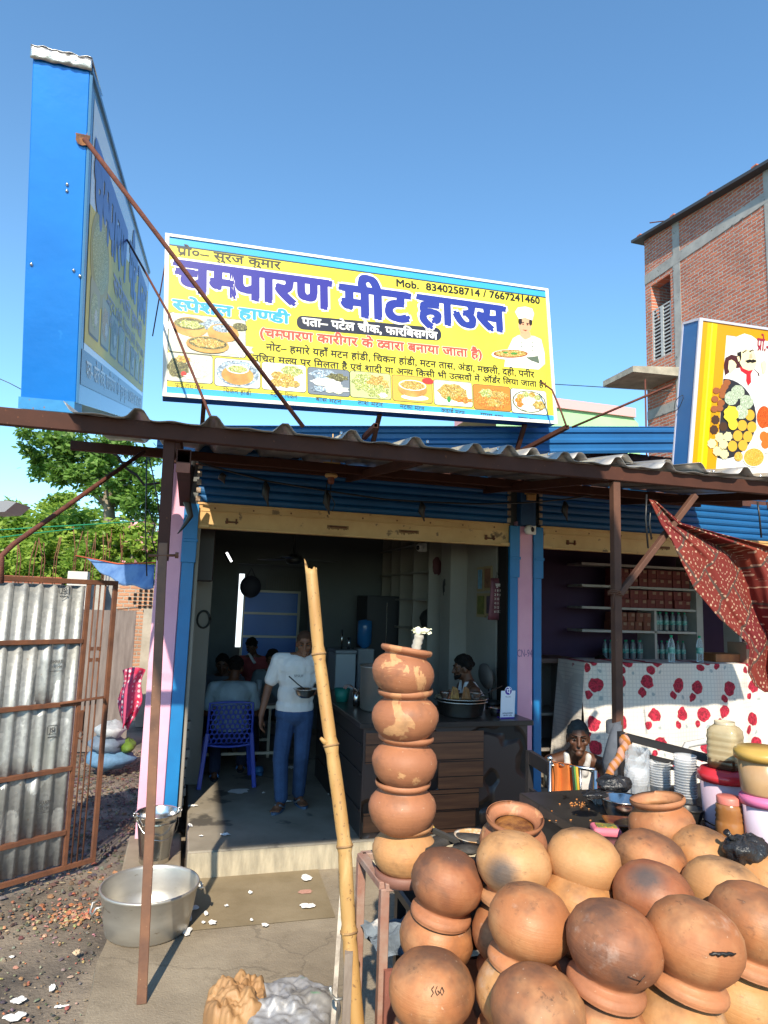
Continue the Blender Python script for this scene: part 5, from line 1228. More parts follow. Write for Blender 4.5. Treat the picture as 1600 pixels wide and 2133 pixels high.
    for nm, kind, mt in garments:
        g = MB(); f = 1.0
        if kind in ('shirt', 'vest'):
            e = .017
            g.sph(ch, (.165*t+e, .112*t+e, .175), Rz); g.sph(ch.lerp(pe, .5), (.155*t+e, .118*t+e, .19), Rz); g.sph(pe+Vector((0, 0, .05)), (.162*t+e, .122*t+e, .13), Rz)
            if kind == 'shirt':
                g.sph(ch+Vector((0, 0, .09)), (.175*t+e, .122*t+e, .14), Rz)
                nk = W(J['neck'])
                g.caps(nk.lerp(ch, .28), ch, .085, .12); g.caps(W(J['shr']), W(J['shl']), .078, .078, .3); g.caps(W(J['shr']).lerp(ch, .3), W(J['shl']).lerp(ch, .3), .095, .095, .3); g.caps(nk-Vector((0, 0, .045)), nk-Vector((0, 0, .1)), .085, .1)
                for s in 'rl':
                    sh, el_ = W(J['sh'+s]), W(J['el'+s]); g.caps(nk.lerp(ch, .15), sh, .066, .075); g.caps(sh, sh.lerp(el_, .68), .074, .07)
            else:
                for s in 'rl':
                    a = W(J['neck']).lerp(W(J['sh'+s]), .42); g.caps(a+Rz @ Vector((0, .05, .03)), ch+Rz @ Vector((.06 if s == 'r' else -.06, .10, .08)), .024, .03); g.caps(a+Rz @ Vector((0, -.03, .03)), ch+Rz @ Vector((.06 if s == 'r' else -.06, -.1, .08)), .024, .03); g.caps(a+Rz @ Vector((0, .05, .03)), a+Rz @ Vector((0, -.03, .03)), .024, .024)
        elif kind in ('trousers', 'shorts'):
            g.sph(pe-Vector((0, 0, .01)), (.165*t+.014, .12*t+.016, .13), Rz)
            for s in 'rl':
                hi, kn, an = W(J['hi'+s]), W(J['kn'+s]), W(J['an'+s])
                if kind == 'trousers': g.caps(hi, kn, .097, .077); g.caps(kn, an.lerp(kn, .06), .077, .066)
                else: g.caps(hi, hi.lerp(kn, .9), .1, .085)
        baked(nm, g, mt, root, voxel*1.15, 14)
    return root, W
def slippers(root, W, J, yaw, m_sole, m_strap):
    for s in 'rl':
        fd = (Matrix.Rotation(R(yaw), 3, 'Z') @ Vector(J.get('fd'+s, (0, 1, 0)))).normalized(); fs = Vector((-fd.y, fd.x, 0)); an = W(J['an'+s]); an = Vector((an.x, an.y, 0)); z = W((0, 0, 0)).z
        g = MB(); pts = []
        for q in range(20):
            a = q/20*6.2832; l = .145*math.cos(a); w_ = (.045+.008*math.cos(a))*math.sin(a); pts.append(an+fd*(.055+l)+fs*w_)
        g.add([p+Vector((0, 0, z+.001)) for p in pts]+[p+Vector((0, 0, z+.022)) for p in pts], [tuple(range(20))[::-1], tuple(range(20, 40))]+[(i, (i+1) % 20, 20+(i+1) % 20, 20+i) for i in range(20)])
        sl2 = obj('slipper', g, m_sole, root)
        g = MB(); toe = an+fd*.125+Vector((0, 0, z+.03))
        for q in (-1, 1): g.tube([toe, an+fd*.09+fs*q*.02+Vector((0, 0, z+.06)), an+fd*.03+fs*q*.046+Vector((0, 0, z+.025))], [.007, .011, .009], 6)
        obj('strap', g, m_strap, sl2)
FZ = .247
# ---- the waiter
pW = onZ(606, 1681, FZ); JW = dict(head=(-.05, .075, 1.535), neck=(-.03, .02, 1.405), chest=(0, .0, 1.21), pelvis=(0.01, -.01, .88), shr=(.185, .0, 1.365), shl=(-.185, .0, 1.365), elr=(.275, .0, 1.10), wrr=(.33, .09, .86), ell=(-.25, .02, 1.12), wrl=(-.115, .24, 1.08), hdr=(.0, .25, -1), pnr=(-1, .3, 0), hdl=(.75, .6, .05), pnl=(.1, .2, 1),
   hir=(.085, -.01, .85), hil=(-.085, 0, .85), knr=(.125, .06, .46), knl=(-.075, .03, .47), anr=(.10, .06, .085), anl=(-.075, -.10, .09), fdr=(.45, 1, 0), fdl=(-.3, 1, 0))
k = NM('white_tee_cloth'); v = k.coord(); c = k.mix(k.ramp(k.noise(v, 4, 4), .45, .75), (.66, .62, .6), (.52, .49, .47)); k.bump(k.noise(k.coord(scale=(1, 1, .6)), 12, 5), .5, .04); M_tee = k.fin(c, .9)
w1, WW = person('man in a white T-shirt and blue jeans carrying a steel bowl', (pW.x, pW.y, FZ), 176, JW, SK_M, [('t_shirt', 'shirt', M_tee), ('jeans', 'trousers', cloth('blue_denim', (.035, .075, .17), (.02, .045, .11), 9))], hairc=pm('shaved_hair', (.06, .03, .02), rough=.9, spec=.1), hair=.35, voxel=.006, headrot=(-4, -14), bulk=1.06)
slippers(w1, WW, JW, 176, pm('blue_rubber_sole', (.06, .1, .17), rough=.7), pm('grey_rubber_strap', (.2, .22, .25), rough=.7))
g = MB(); cp = WW((.0, .146, 1.235)); 
letter(g, 'SFSUF', lambda s, t, o: WW((.045-s, .143+o-1.2*(s-.045)**2, 1.235+t)), 0, .09, .012, -.012, .02, .004, 0, .72); obj('shirt_print', g, ink('8a8686', .9), w1)
bw = WW((-.05, .30, 1.085))
bo = thing('steel_bowl', 'steel bowl of curry held by the man in the white T-shirt', 'bowl', bw); g = MB(); g.lathe([(0, -.03), (.05, -.03), (.085, .0), (.10, .045), (.112, .05), (.108, .053), (.096, .047), (.08, .005), (.045, -.022), (0, -.022)], 30, c=bw); obj('bowl', g, M_steel, bo)
g = MB(); g.lathe([(0, .02), (.09, .02)], 24, c=bw); obj('curry', g, F_dark, bo)
g = MB(); g.tube([bw+Vector((.02, -.02, .03)), bw+Vector((-.08, -.06, .10)), bw+Vector((-.17, -.1, .175))], .006, 6); tag(obj('ladle', g, M_black), 'dark ladle handle sticking out of the carried bowl', 'ladle')
# ---- diner on the blue chair, seen from behind
cx, cy = .53, 7.46
zch = onY(500, 1462, 7.5).z
JS = dict(head=(.02, .10, 1.18), neck=(0, .04, 1.03), chest=(0, .0, .83), pelvis=(0, -.03, .53), shr=(.2, .02, .97), shl=(-.2, .02, .97), elr=(.27, .08, .70), wrr=(.22, .34, .66), ell=(-.27, .1, .70), wrl=(-.2, .35, .66), hdr=(-.3, 1, 0), hdl=(.3, 1, 0), pnr=(0, 0, -1), pnl=(0, 0, -1),
   hir=(.1, .02, .5), hil=(-.1, .02, .5), knr=(.20, .44, .5), knl=(-.16, .42, .5), anr=(.14, .42, .085), anl=(-.14, .06, .085))
def sit(dx, **kw): J = dict(JS); J.update(kw); return J
M_navy = cloth('navy_track_cloth', (.012, .02, .05))
p2, W2 = person('diner in a pale blue T-shirt seen from behind on the blue plastic chair', (cx+.02, cy+.22, FZ), -4, JS, SK_D, [('t_shirt', 'shirt', cloth('pale_blue_tee', (.30, .40, .46), (.24, .33, .39))), ('track_pants', 'trousers', M_navy)], headrot=(-8, -12), voxel=.008, bulk=1.12)
g = MB()
for s_ in (-1, 1):
    for q in (.012, .035): g.tube([W2((.2*s_+.09*s_*0, .18+i*.09, .575+q*.6-.02)) for i in range(3)], .006, 5)
obj('stripe', g, flat('c8ccd4', .8), p2)
slippers(p2, W2, JS, -4, pm('dark_sole', (.03, .03, .04), rough=.7), pm('blue_strap', (.08, .2, .45), rough=.6))
# moulded blue plastic chair with an openwork back
ch_ = thing('plastic_chair', 'blue plastic chair with pierced openwork back, its back to the camera', 'chair', (cx, cy, FZ))
M_chair = pm('blue_plastic', (.025, .06, .42), (.02, .05, .36), 4, rough=.35)
zt, zb = FZ+.86, FZ+.43
g = MB()
def bk_(u, v):  # back surface
    return Vector((cx+(u-.5)*.47*(1-.06*v), cy-.02+.03*math.cos((u-.5)*3)-.05*(1-v)*0-.06*v, zb+(zt-zb)*v))
for j in range(8):
    for i in range(9-(j % 2)):
        u0 = (i+.5+(.5 if j % 2 else 0))/9; v0 = .08+j*.115
        g.tube([bk_(max(.02, min(.98, u0+.052*math.cos(a))), max(.02, min(.98, v0+.066*math.sin(a)))) for a in [q*math.pi/5 for q in range(11)]], .0065, 5)
g.tube([bk_(0, 0), bk_(0, .5), bk_(0, 1), bk_(.25, 1.01), bk_(.5, 1.015), bk_(.75, 1.01), bk_(1, 1), bk_(1, .5), bk_(1, 0), bk_(.75, -.05), bk_(.5, -.07), bk_(.25, -.05), bk_(0, 0)], .013, 7)
obj('backrest', g, M_chair, ch_)
g = MB(); g.grid(lambda u, v: Vector((cx+(u-.5)*.46, cy+.0+v*.42, zb-.01-.02*math.sin(u*3.14)+.0*v)), 8, 6); obj('seat', g, M_chair, ch_, solid=.012)
for sx, fy, ty in ((-1, -.06, 0), (1, -.06, 0), (-1, .45, .40), (1, .45, .40)):
    g = MB(); a = Vector((cx+sx*.25+.03*sx, cy+fy, FZ)); b2 = Vector((cx+sx*.225, cy+ty-(.03 if ty == 0 else 0), zb+(.12 if ty == 0 else 0)))
    g.bar(a, b2, .045, .03, up=(0, 1, 0)); obj('leg', g, M_chair, ch_, bevel=.006)
g = MB(); a = onZ(540, 1612, FZ)
tag(obj('slipper', MB().lathe([(.0, .004), (.05, .004), (.052, .02), (.0, .024)], 20, c=(a.x, a.y, FZ), sx=.9, sy=2.2).lathe([(.05, .02), (.052, .04), (.035, .07), (.0, .078)], 20, c=(a.x, a.y+.04, FZ), sx=1, sy=1.2), pm('bright_blue_rubber', (.03, .14, .32), rough=.5)), 'single blue rubber clog on the floor right of the chair', 'shoe')
# steel framed dining table
ty0, ty1 = 7.98, 8.75; tx0, tx1 = .2, 1.12; tz = FZ+.74
tb = thing('dining_table', 'dark topped dining table on a pale square steel frame', 'table', (.66, 8.3, FZ)); g = MB(); g.bx(tx0, tx1, ty0, ty1, tz, tz+.03); obj('tabletop', g, pm('dark_laminate', (.05, .04, .04), rough=.35), tb, bevel=.004)
M_fr = pm('pale_painted_tube', (.5, .45, .36), rough=.5)
for x in (tx0+.02, tx1-.02):
    for y in (ty0+.02, ty1-.02): g = MB(); g.bx(x-.016, x+.016, y-.016, y+.016, FZ, tz); obj('leg', g, M_fr, tb)
g = MB()
for y in (ty0+.02, ty1-.02): g.bx(tx0, tx1, y-.018, y+.018, tz-.034, tz-.002); g.bx(tx0+.04, tx1-.04, y-.014, y+.014, FZ+.2, FZ+.228)
obj('frame', g, M_fr, tb)
for i, (x, y, r_, h_, m_, nm, lab) in enumerate([(.75, 8.15, .03, .12, M_steel, 'tumbler', 'steel tumbler on the dining table beside the diners'), (.9, 8.3, .035, .22, pm('dim_glass', (.3, .35, .36), rough=.15), 'water_jug', 'clear water jug on the dining table'), (.52, 8.3, .11, .02, M_steel, 'steel_plate', 'steel plate in front of the diner in pale blue')]):
    lathe_thing(nm, lab, nm.split('_')[-1], Vector((x, y, tz+.03)), [(0, 0), (r_*.85, 0), (r_, h_), (r_*.93, h_), (r_*.8, .01), (0, .01)], m_, 20)
# two dark diners on the far side and a boy at the back
for lab, px_, py_, Y_, yaw, mt, sk in (('diner in a grey shirt facing the camera across the table', 468, 1382, 9.05, 172, (.09, .10, .12), SK_D), ('diner in a checked shirt half hidden behind the standing man', 572, 1372, 8.95, 168, (.14, .17, .18), SK_D), ('boy in a red shirt with a white collar bent over at the back', 531, 1346, 10.05, 160, (.3, .05, .05), SK_D)):
    hp_ = onY(px_, py_, Y_); dz = hp_.z-FZ-1.18
    J = {k_: (v[0], v[1], v[2]+(dz if k_ in ('head', 'neck', 'chest', 'shr', 'shl', 'elr', 'ell', 'wrr', 'wrl', 'pelvis', 'hir', 'hil', 'knr', 'knl') and k_[0] != 'k' else 0)) for k_, v in JS.items() if len(v) == 3 and k_ not in ()}
    J = {k_: (v if k_[:2] in ('hd', 'pn', 'fd') else J[k_]) for k_, v in JS.items()}
    person(lab, (hp_.x, Y_-.0, FZ), yaw, J, sk, [('shirt', 'shirt', cloth('diner_shirt_%d' % px_, mt)), ('trousers', 'trousers', M_navy)], headrot=(0, -28 if Y_ > 9.5 else -15), voxel=.011, hands=True)
    if Y_ > 9.5:
        g = MB(); q = Vector((hp_.x, Y_-.12, hp_.z-.14)); g.tube([q+Vector((-.09, .0, .05)), q+Vector((-.03, -.03, -.05)), q+Vector((.0, -.03, -.09))], .02, 6); tag(obj('scarf', g, flat('e8e8ea', .8)), 'white collar cloth round the neck of the boy at the back', 'scarf')
    g = MB(); g.bx(hp_.x-.2, hp_.x+.2, Y_-.18, Y_+.22, FZ+.40+max(dz, -.1), FZ+.43+max(dz, -.1)); st = tag(obj('stool', g, M_black), {468: 'dark stool under the diner in the grey shirt', 572: 'dark stool under the diner in the checked shirt', 531: 'dark stool under the boy at the back'}[px_], 'stool')
    for sx in (-1, 1):
        for sy in (-1, 1): g = MB(); g.bx(hp_.x+sx*.17-.02, hp_.x+sx*.17+.02, Y_+.02+sy*.17-.02, Y_+.02+sy*.17+.02, FZ, FZ+.40+max(dz, -.1)); obj('leg', g, M_black, st)
# back room: blue partition with pale frame seen through the rear doorway
z0 = FZ; A = onY(505, 1325, 11.45)
pt = thing('partition', 'bright blue panel partition with pale metal bars behind the rear doorway', 'partition', (1.3, 11.4, FZ))
xa, xb = onY(507, 1300, 11.4).x, onY(618, 1300, 11.4).x
g = MB(); g.bx(xa, xb, 11.40, 11.43, .4, onY(560, 1232, 11.4).z); obj('panel', g, pm('vivid_blue_laminate', (.008, .10, .42), (.007, .09, .38), 2, rough=.4), pt)
g = MB()
for py_ in (1232, 1278, 1326): z = onY(560, py_, 11.4).z; g.bx(xa-.04, xb+.04, 11.37, 11.40, z-.018, z+.018)
for x in (xa-.02, xb+.02): g.bx(x-.02, x+.02, 11.372, 11.402, .4, onY(560, 1232, 11.4).z)
obj('bar', g, pm('pale_bar', (.42, .42, .36), rough=.5), pt)
g = MB(); x = xa+.5
for i in range(14): q = xa+.35+i*(xb-xa-.35)/13; g.bx(q-.012, q+.012, 11.37, 11.39, onY(560, 1228, 11.4).z, onY(560, 1200, 11.4).z)
obj('railing', g, pm('dim_rail', (.12, .12, .11), rough=.6), pt)
g = MB(); p0, p1 = onY(502, 1195, 10.66), onY(496, 1348, 10.66); g.bx(p0.x-.02, p0.x+.06, 10.68, 10.7, p1.z, p0.z); tag(obj('daylight_slit', g, (lambda k: (k.b.inputs['Emission Color'].__setattr__('default_value', (.85, .95, 1, 1)), k.b.inputs['Emission Strength'].__setattr__('default_value', 1.1), k.fin('e8eef2', .5))[-1])(NM('bright_daylight_gap'))), 'narrow bright gap of daylight beside the rear doorway', 'window')
g = MB(); p = onY(522, 1222, 10.4); M_bag = pm('dark_bag', (.03, .03, .05), rough=.7); g.sph(p, (.16, .1, .17)); g.tube([p+Vector((-.06, 0, .15)), p+Vector((0, 0, .28)), p+Vector((.06, 0, .15))], .01, 6); tag(obj('bag', g, M_bag), 'dark bag hanging in the rear doorway above the boy', 'bag')
# tube light, fan, coil, speaker box on the left wall
k = NM('lit_tube'); k.b.inputs['Emission Color'].default_value = (1, 1, .96, 1); k.b.inputs['Emission Strength'].default_value = 3.0; M_lit = k.fin('ffffff', .4)
p = onY(477, 1160, 9.0); tl_ = thing('tube_light', 'small lit tube light high on the left wall', 'light', p); g = MB(); g.tube([p+Vector((-.03, -.0, .05)), p+Vector((.04, .1, -.05))], .014, 8); obj('tube', g, M_lit, tl_)
g = MB(); g.bar(p+Vector((-.05, .02, .05)), p+Vector((.02, .12, -.06)), .04, .02); obj('fixture', g, M_black, tl_)
fp = onY(612, 1165, 8.6); fn_ = thing('ceiling_fan', 'dark ceiling fan with three blades hanging inside the shop', 'fan', fp)
g = MB(); g.tube([(fp.x, fp.y, 3.5), (fp.x, fp.y, fp.z)], .015, 7); obj('rod', g, M_black, fn_)
g = MB(); g.lathe([(0, -.06), (.08, -.06), (.11, -.02), (.1, .04), (.03, .07)], 20, c=fp); obj('motor', g, M_black, fn_)
for a in (10, 130, 250): g = MB(); d = Vector((math.cos(R(a)), math.sin(R(a)), 0)); g.bar(fp+d*.1, fp+d*.58, .12, .008); obj('blade', g, M_black, fn_)
p = onY(432, 1150, 7.15); g = MB(); g.bx(.06, p.x+.07, 7.05, 7.35, p.z-.30, p.z+.30); tag(obj('wall_box', g, pm('dark_wood_box', (.03, .02, .02), rough=.5), bevel=.01), 'dark box mounted on the left wall just inside the entrance', 'box')
p = onY(424, 1290, 7.6); g = MB()
for i in range(4): g.tube([(p.x+(.06+.006*i)*math.cos(a), 7.58+.01*i, p.z+(.085+.006*i)*math.sin(a)) for a in [q*.4 for q in range(17)]], .006, 5)
tag(obj('cable_coil', g, M_black), 'coil of dark cable hanging on the left wall', 'cable')
# cupboard, freezer and cooler against the back of the right wall
def box_thing(name, label, cat, x0, x1, y0, y1, z0, z1, m, bev=.01, group=None): g = MB(); g.bx(x0, x1, y0, y1, z0, z1); return tag(obj(name, g, m, bevel=bev), label, cat, group)
a, b2 = onY(765, 1240, 9.6), onY(830, 1240, 9.6)
cpb = thing('cupboard', 'tall dark cupboard standing at the back beside the shelves', 'cupboard', (a.x+.3, 9.8, FZ)); g = MB(); g.bx(a.x, b2.x+.1, 9.6, 10.2, FZ, a.z); obj('body', g, pm('dark_steel_cupboard', (.018, .018, .022), rough=.5), cpb, bevel=.01); g = MB(); g.bx(a.x+.3, a.x+.31, 9.59, 9.6, FZ+.1, a.z-.1); g.bx(a.x+.27, a.x+.29, 9.575, 9.6, FZ+1, FZ+1.15); obj('handle', g, M_steel, cpb)
a, b2 = onY(748, 1265, 9.3), onY(765, 1420, 9.3)
wc = thing('water_cooler', 'water dispenser with a blue bottle beside the dark cupboard', 'cooler', (a.x, 9.3, FZ)); g = MB(); zc = onY(748, 1350, 9.3).z; g.bx(a.x-.02, a.x+.22, 9.2, 9.45, FZ, zc); obj('body', g, pm('dim_white_plastic', (.25, .26, .28), rough=.5), wc, bevel=.015)
g = MB(); g.lathe([(.04, 0), (.1, .06), (.105, .3), (.1, .38), (0, .4)], 18, c=(a.x+.1, 9.32, zc)); obj('bottle', g, pm('blue_bottle', (.02, .12, .3), rough=.2), wc)
a, b2 = onY(700, 1362, 8.9), onY(742, 1362, 8.9)
fz_ = thing('chest_freezer', 'small white appliance behind the bamboo pole at the back of the shop', 'freezer', (a.x+.15, 9, FZ)); g = MB(); g.bx(a.x, b2.x, 8.9, 9.4, FZ, a.z); obj('body', g, pm('grey_white_enamel', (.33, .37, .4), rough=.4), fz_, bevel=.01); g = MB(); g.bx(a.x-.01, b2.x+.01, 8.89, 9.41, a.z+.001, a.z+.05); obj('lid', g, pm('grey_lid', (.2, .22, .25), rough=.4), fz_, bevel=.01)
g = MB(); p = onY(712, 1335, 9.1); g.tube([(p.x, p.y, a.z+.05), (p.x, p.y, p.z+.15)], .012, 6); g.tube([(p.x+.1, p.y, a.z+.05), (p.x+.1, p.y, p.z+.05)], .02, 6); tag(obj('bottle', g, M_steel), 'slim steel flasks standing on the white appliance', 'flask')
# things in the pigeon holes
for i, (px_, py_, r_, c_, lab) in enumerate([(908, 1180, (.08, .1, .14), (.10, .03, .035), 'red string bag stuffed in the top pigeon hole'), (893, 1290, (.12, .13, .13), (.012, .012, .012), 'black bundle lying in the third row of pigeon holes'), (930, 1222, (.05, .05, .12), (.012, .012, .012), 'black cloth hanging at the edge of the pigeon holes')]):
    p = onX(px_, py_, 3.08); g = MB(); ph = i*5
    g.grid(lambda u, v: p+Vector((r_[0]*math.cos(u*6.283)*math.sin(v*3.1416), r_[1]*math.sin(u*6.283)*math.sin(v*3.1416), r_[2]*math.cos(v*3.1416)))*(1)+Vector((1, 1, 1))*.03*noise.noise(Vector((u*6+ph, v*6, 0))), 16, 9); tag(obj('bundle', g, pm('bundle_cloth_%d' % i, c_, rough=.8)), lab, 'bundle')
def camera_dome(px_, py_, Y_, lab, aim):
    p = onY(px_, py_, Y_); r_ = thing('security_camera', lab, 'camera', p); g = MB(); g.bx(p.x-.005, p.x+.1, p.y, p.y+.06, p.z-.045, p.z+.06); obj('base', g, M_white, r_, bevel=.008)
    g = MB(); g.sph(p+Vector((-.005, -.03, 0)), .052); obj('housing', g, M_white, r_); g = MB(); d = Vector(aim).normalized(); g.sph(p+Vector((-.005, -.03, 0))+d*.028, .032); obj('lens', g, flat('08080a', .1), r_)
camera_dome(874, 1141, 7.9, 'white security camera above the pigeon holes inside the shop', (-1, -.7, -.2))
camera_dome(1100, 1104, 6.44, 'white security camera on top of the pink pillar', (.6, -1, 0))
# pictures and calendar
for (px0, py0, px1, py1, ca_, lab) in ((996, 1182, 1008, 1232, '6f9ab5', 'pale blue picture hanging on the inner right wall, upper left of four'), (1010, 1180, 1026, 1230, '8a5a40', 'brownish framed picture beside the pale blue one'), (995, 1236, 1013, 1286, '6b6a20', 'green picture in a yellow frame below the pale blue one'), (1014, 1236, 1026, 1284, '553c50', 'dim purple picture half hidden by the calendar')):
    a, b2 = onX(px0, py0, 3.262), onX(px1, py1, 3.262); g = MB(); y0, y1 = sorted((a.y, b2.y)); g.bx(3.25, 3.262, y0, y1, b2.z, a.z); r_ = tag(obj('picture', g, pm('frame_%s' % ca_, (.28, .2, .1), rough=.5)), lab, 'picture'); g = MB(); g.bx(3.246, 3.25, y0+.03, y1-.03, b2.z+.03, a.z-.03); obj('print', g, pm('print_%s' % ca_, hx(ca_), tuple(q*.5 for q in hx(ca_)[:3]), 14, rough=.4), r_)
a, b2 = onY(1024, 1204, 6.7), onY(1050, 1292, 6.7)
cl_ = thing('calendar', 'maroon wall calendar with curled pages hanging inside the right jamb', 'calendar', (3.15, 6.72, a.z)); g = MB(); x0, x1 = a.x-.0, b2.x-.01
g.grid(lambda u, v: Vector((x0+(x1-x0)*u-.03*v, 6.72-.02*math.sin(v*3)-.0*u, a.z+(b2.z-a.z)*v)), 4, 8); obj('page', g, pm('maroon_print', hx('7a4048'), hx('5f3038'), 9, rough=.6), cl_, solid=.006)
for i in range(3): g = MB(); g.grid(lambda u, v: Vector((x1-.01+.018*(i+1)*u*v-.02*v, 6.73+.03*u+.01*i, a.z-.02+(b2.z-a.z)*v*(1-.02*i))), 3, 6); obj('page', g, pm('pink_page', hx('b07a68'), rough=.7), cl_, solid=.003)
g = MB(); CPn = Plane((x0, 6.695, a.z), (1, 0, 0), (-.03/(a.z-b2.z)*.5, 0, -1))
for r_ in range(6): letter(g, '%d %d %d' % (r_+1, r_+8, r_+15), CPn, .03, (x1-x0)*.85, -.12-.045*r_, -.145-.045*r_, .02, .01, 0, .72)
letter(g, 'जुलाई', CPn, .04, (x1-x0)*.8, -.06, -.09, .02, .01); obj('lettering', g, ink('e8d8c8', .6), cl_)
g = MB(); g.tube([(x0+.06, 6.72, a.z), ((x0+x1)/2, 6.72, a.z+.07), (x1-.04, 6.72, a.z)], .004, 5); obj('hanger', g, M_black, cl_)
# pencilled code on the pillar
g = MB(); PP = Plane((3.37, FY, 2), (1, 0, 0), (0, 0, -1)); s0, t0 = PP.px(1077, 1352); s1, _ = PP.px(1109, 1352); _, t1 = PP.px(1078, 1368); letter(g, 'CN-94', PP, s0, s1, t0, t1, .0, .002, 0, .72); obj('pencil_writing', g, ink('8a6a90', .9), b)
# ================================================================ counter of the first shop
k = NM('carved_dark_wood'); v = k.coord(scale=(1, 1, 1)); wv = k.n('ShaderNodeTexWave'); wv.wave_type = 'RINGS'; wv.inputs['Scale'].default_value = 2.6; wv.inputs['Distortion'].default_value = 9; wv.inputs['Detail'].default_value = 2; wv.inputs['Detail Scale'].default_value = .8; k.l(v, wv.inputs['Vector'])
f = k.ramp(wv.outputs['Fac'], .05, .35); k.bump(f, 1.0, .03); M_carve = k.fin(k.mix(f, (.012, .009, .009), (.075, .05, .042)), .42)
k = NM('brown_wood_boards'); v = k.coord(scale=(.5, 1, 7)); f = k.ramp(k.noise(v, 4, 7), .3, .7); sp = k.n('ShaderNodeSeparateXYZ'); k.l(k.coord(), sp.inputs[0]); ln = k.math('FRACT', k.math('MULTIPLY', sp.outputs[2], 7.0)); gr = k.math('LESS_THAN', ln, .06)
M_board = k.fin(k.mix(gr, k.mix(f, (.24, .10, .045), (.11, .045, .025)), (.01, .006, .005)), .45)
M_ctop = pm('dark_counter_top', (.055, .04, .034), (.035, .027, .024), 4, rough=.3)
cn2 = thing('counter', 'dark carved wooden serving counter with brown board panels at the shop front', 'counter', (2.3, 5.9, 0)); CT = 1.185
g = MB(); g.bx(1.48, 3.1, 5.66, 6.3, CT-.045, CT); g.bx(1.48, 2.1, 6.3, 7.8, CT-.046, CT-.001); obj('countertop', g, M_ctop, cn2, bevel=.004)
g = MB(); g.bx(1.52, 3.06, 5.70, 5.74, .25, CT-.045); obj('front_panel', g, M_carve, cn2)
g = MB()
for x0, x1, z0, z1 in ((1.54, 2.62, .85, 1.10), (2.2, 2.62, .62, .84), (1.54, 2.02, .3, .45), (2.12, 2.58, .45, .61), (1.75, 2.55, .26, .44)): g.bx(x0, x1, 5.685, 5.699, z0, z1)
obj('board_panel', g, M_board, cn2)
g = MB(); g.bx(1.52, 1.56, 5.74, 7.78, .25, CT-.045)
for z in (.45, .75, .98): g.bx(1.505, 1.52, 5.74, 7.7, z, z+.02)
obj('side_panel', g, pm('near_black_board', (.03, .024, .022), rough=.45), cn2)
# ---- things on the counter
def bowl(name, label, c, r, h, m, group=None, cat='bowl', n=32): return lathe_thing(name, label, cat, c, [(0, 0), (r*.62, 0), (r*.7, .006), (r*.93, h*.8), (r*.97, h), (r*1.04, h+.003), (r*1.03, h+.008), (r*.93, h), (r*.66, .012), (0, .01)], m, n, group)
p = onY(797, 1480, 6.35); hp = (onY(797, 1412, 6.35)-onY(797, 1494, 6.35)).length
pot = lathe_thing('cooking_pot', 'tall aluminium cooking pot standing on the counter behind the stacked clay pots', 'pot', Vector((onY(800, 1490, 6.35).x, 6.35, CT)), [(0, 0), (.215, 0), (.235, .02), (.24, .40), (.25, .405), (.25, .415), (.235, .41), (.225, .03), (0, .02)], M_alu, 40)
bc2 = Vector((onY(960, 1470, 5.98).x, 5.98, CT)); bs = lathe_thing('basin', 'steel basin on the counter holding a tray with small bowls', 'basin', bc2, [(0, 0), (.17, 0), (.2, .015), (.225, .13), (.25, .137), (.252, .143), (.225, .142), (.19, .02), (0, .012)], M_steel, 44)
tr = lathe_thing('tray', 'round steel tray laid over the basin on the counter', 'tray', bc2+Vector((0, 0, .145)), [(0, .0), (.22, .0), (.25, .02), (.255, .022), (.25, .026), (.22, .006), (0, .006)], M_steel, 40)
for i, (dx, dy, r_, lab) in enumerate([(-.15, .0, .055, 'small steel bowl at the left of the tray over the basin'), (.13, -.03, .06, 'small steel bowl at the right of the tray over the basin'), (-.03, .1, .055, 'small steel bowl at the back of the tray over the basin')]): bowl('small_bowl', lab, bc2+Vector((dx, dy, .152)), r_, .055, M_steel, 'small bowls on the tray', n=20)
for i, (dx, dy, a, lab) in enumerate([(-.10, -.1, .3, 'yellow brown curl of fried bread at the left of the tray'), (.0, -.12, -.2, 'brown folded fried bread beside the yellow one on the tray')]):
    g = MB(); c = bc2+Vector((dx, dy, .155)); g.grid(lambda u, v: c+Vector((.045*math.cos(u*3.4+a)*(1-.5*v), .025*math.sin(u*3.4), .12*v*(1-.35*abs(u-.5)))), 10, 6); tag(obj('fried_bread', g, pm('fried_crust_%d' % i, (.42, .22, .05) if i == 0 else (.32, .14, .05), (.2, .09, .03), 30, rough=.6), solid=.008), lab, 'food')
bowl('small_bowl', 'steel tumbler bowl standing on the counter left of the basin', Vector((bc2.x-.33, 5.9, CT)), .05, .07, M_steel, n=18)
bowl('small_bowl', 'steel bowl standing on the counter right of the basin', Vector((bc2.x+.33, 5.92, CT)), .07, .07, M_steel, n=22)
g = MB(); g.tube([bc2+Vector((.1, .0, .16)), bc2+Vector((.28, .03, .2)), bc2+Vector((.45, .06, .26))], .006, 6); tag(obj('ladle', g, M_black), 'thin dark ladle handle pointing right from the basin', 'ladle')
p = onY(722, 1450, 6.7)
lathe_thing('basket', 'small teal plastic basket at the left end of the counter', 'basket', Vector((p.x, 6.9, CT)), [(0, 0), (.06, 0), (.085, .13), (.08, .13), (.055, .01), (0, .01)], pm('teal_plastic', (.01, .2, .17), rough=.5), 20)
g = MB(); c = Vector((p.x+.06, 6.6, CT+.17)); g.grid(lambda u, v: c+Vector(((u-.5)*.22, (v-.5)*.12, .03*math.sin(u*7)+.02*noise.noise(Vector((u*5, v*5, 0))))), 10, 6); tag(obj('newspaper', g, pm('red_newsprint', (.6, .55, .5), (.4, .12, .06), 16, rough=.8), solid=.004), 'folded newspaper lying over cups at the left end of the counter', 'newspaper')
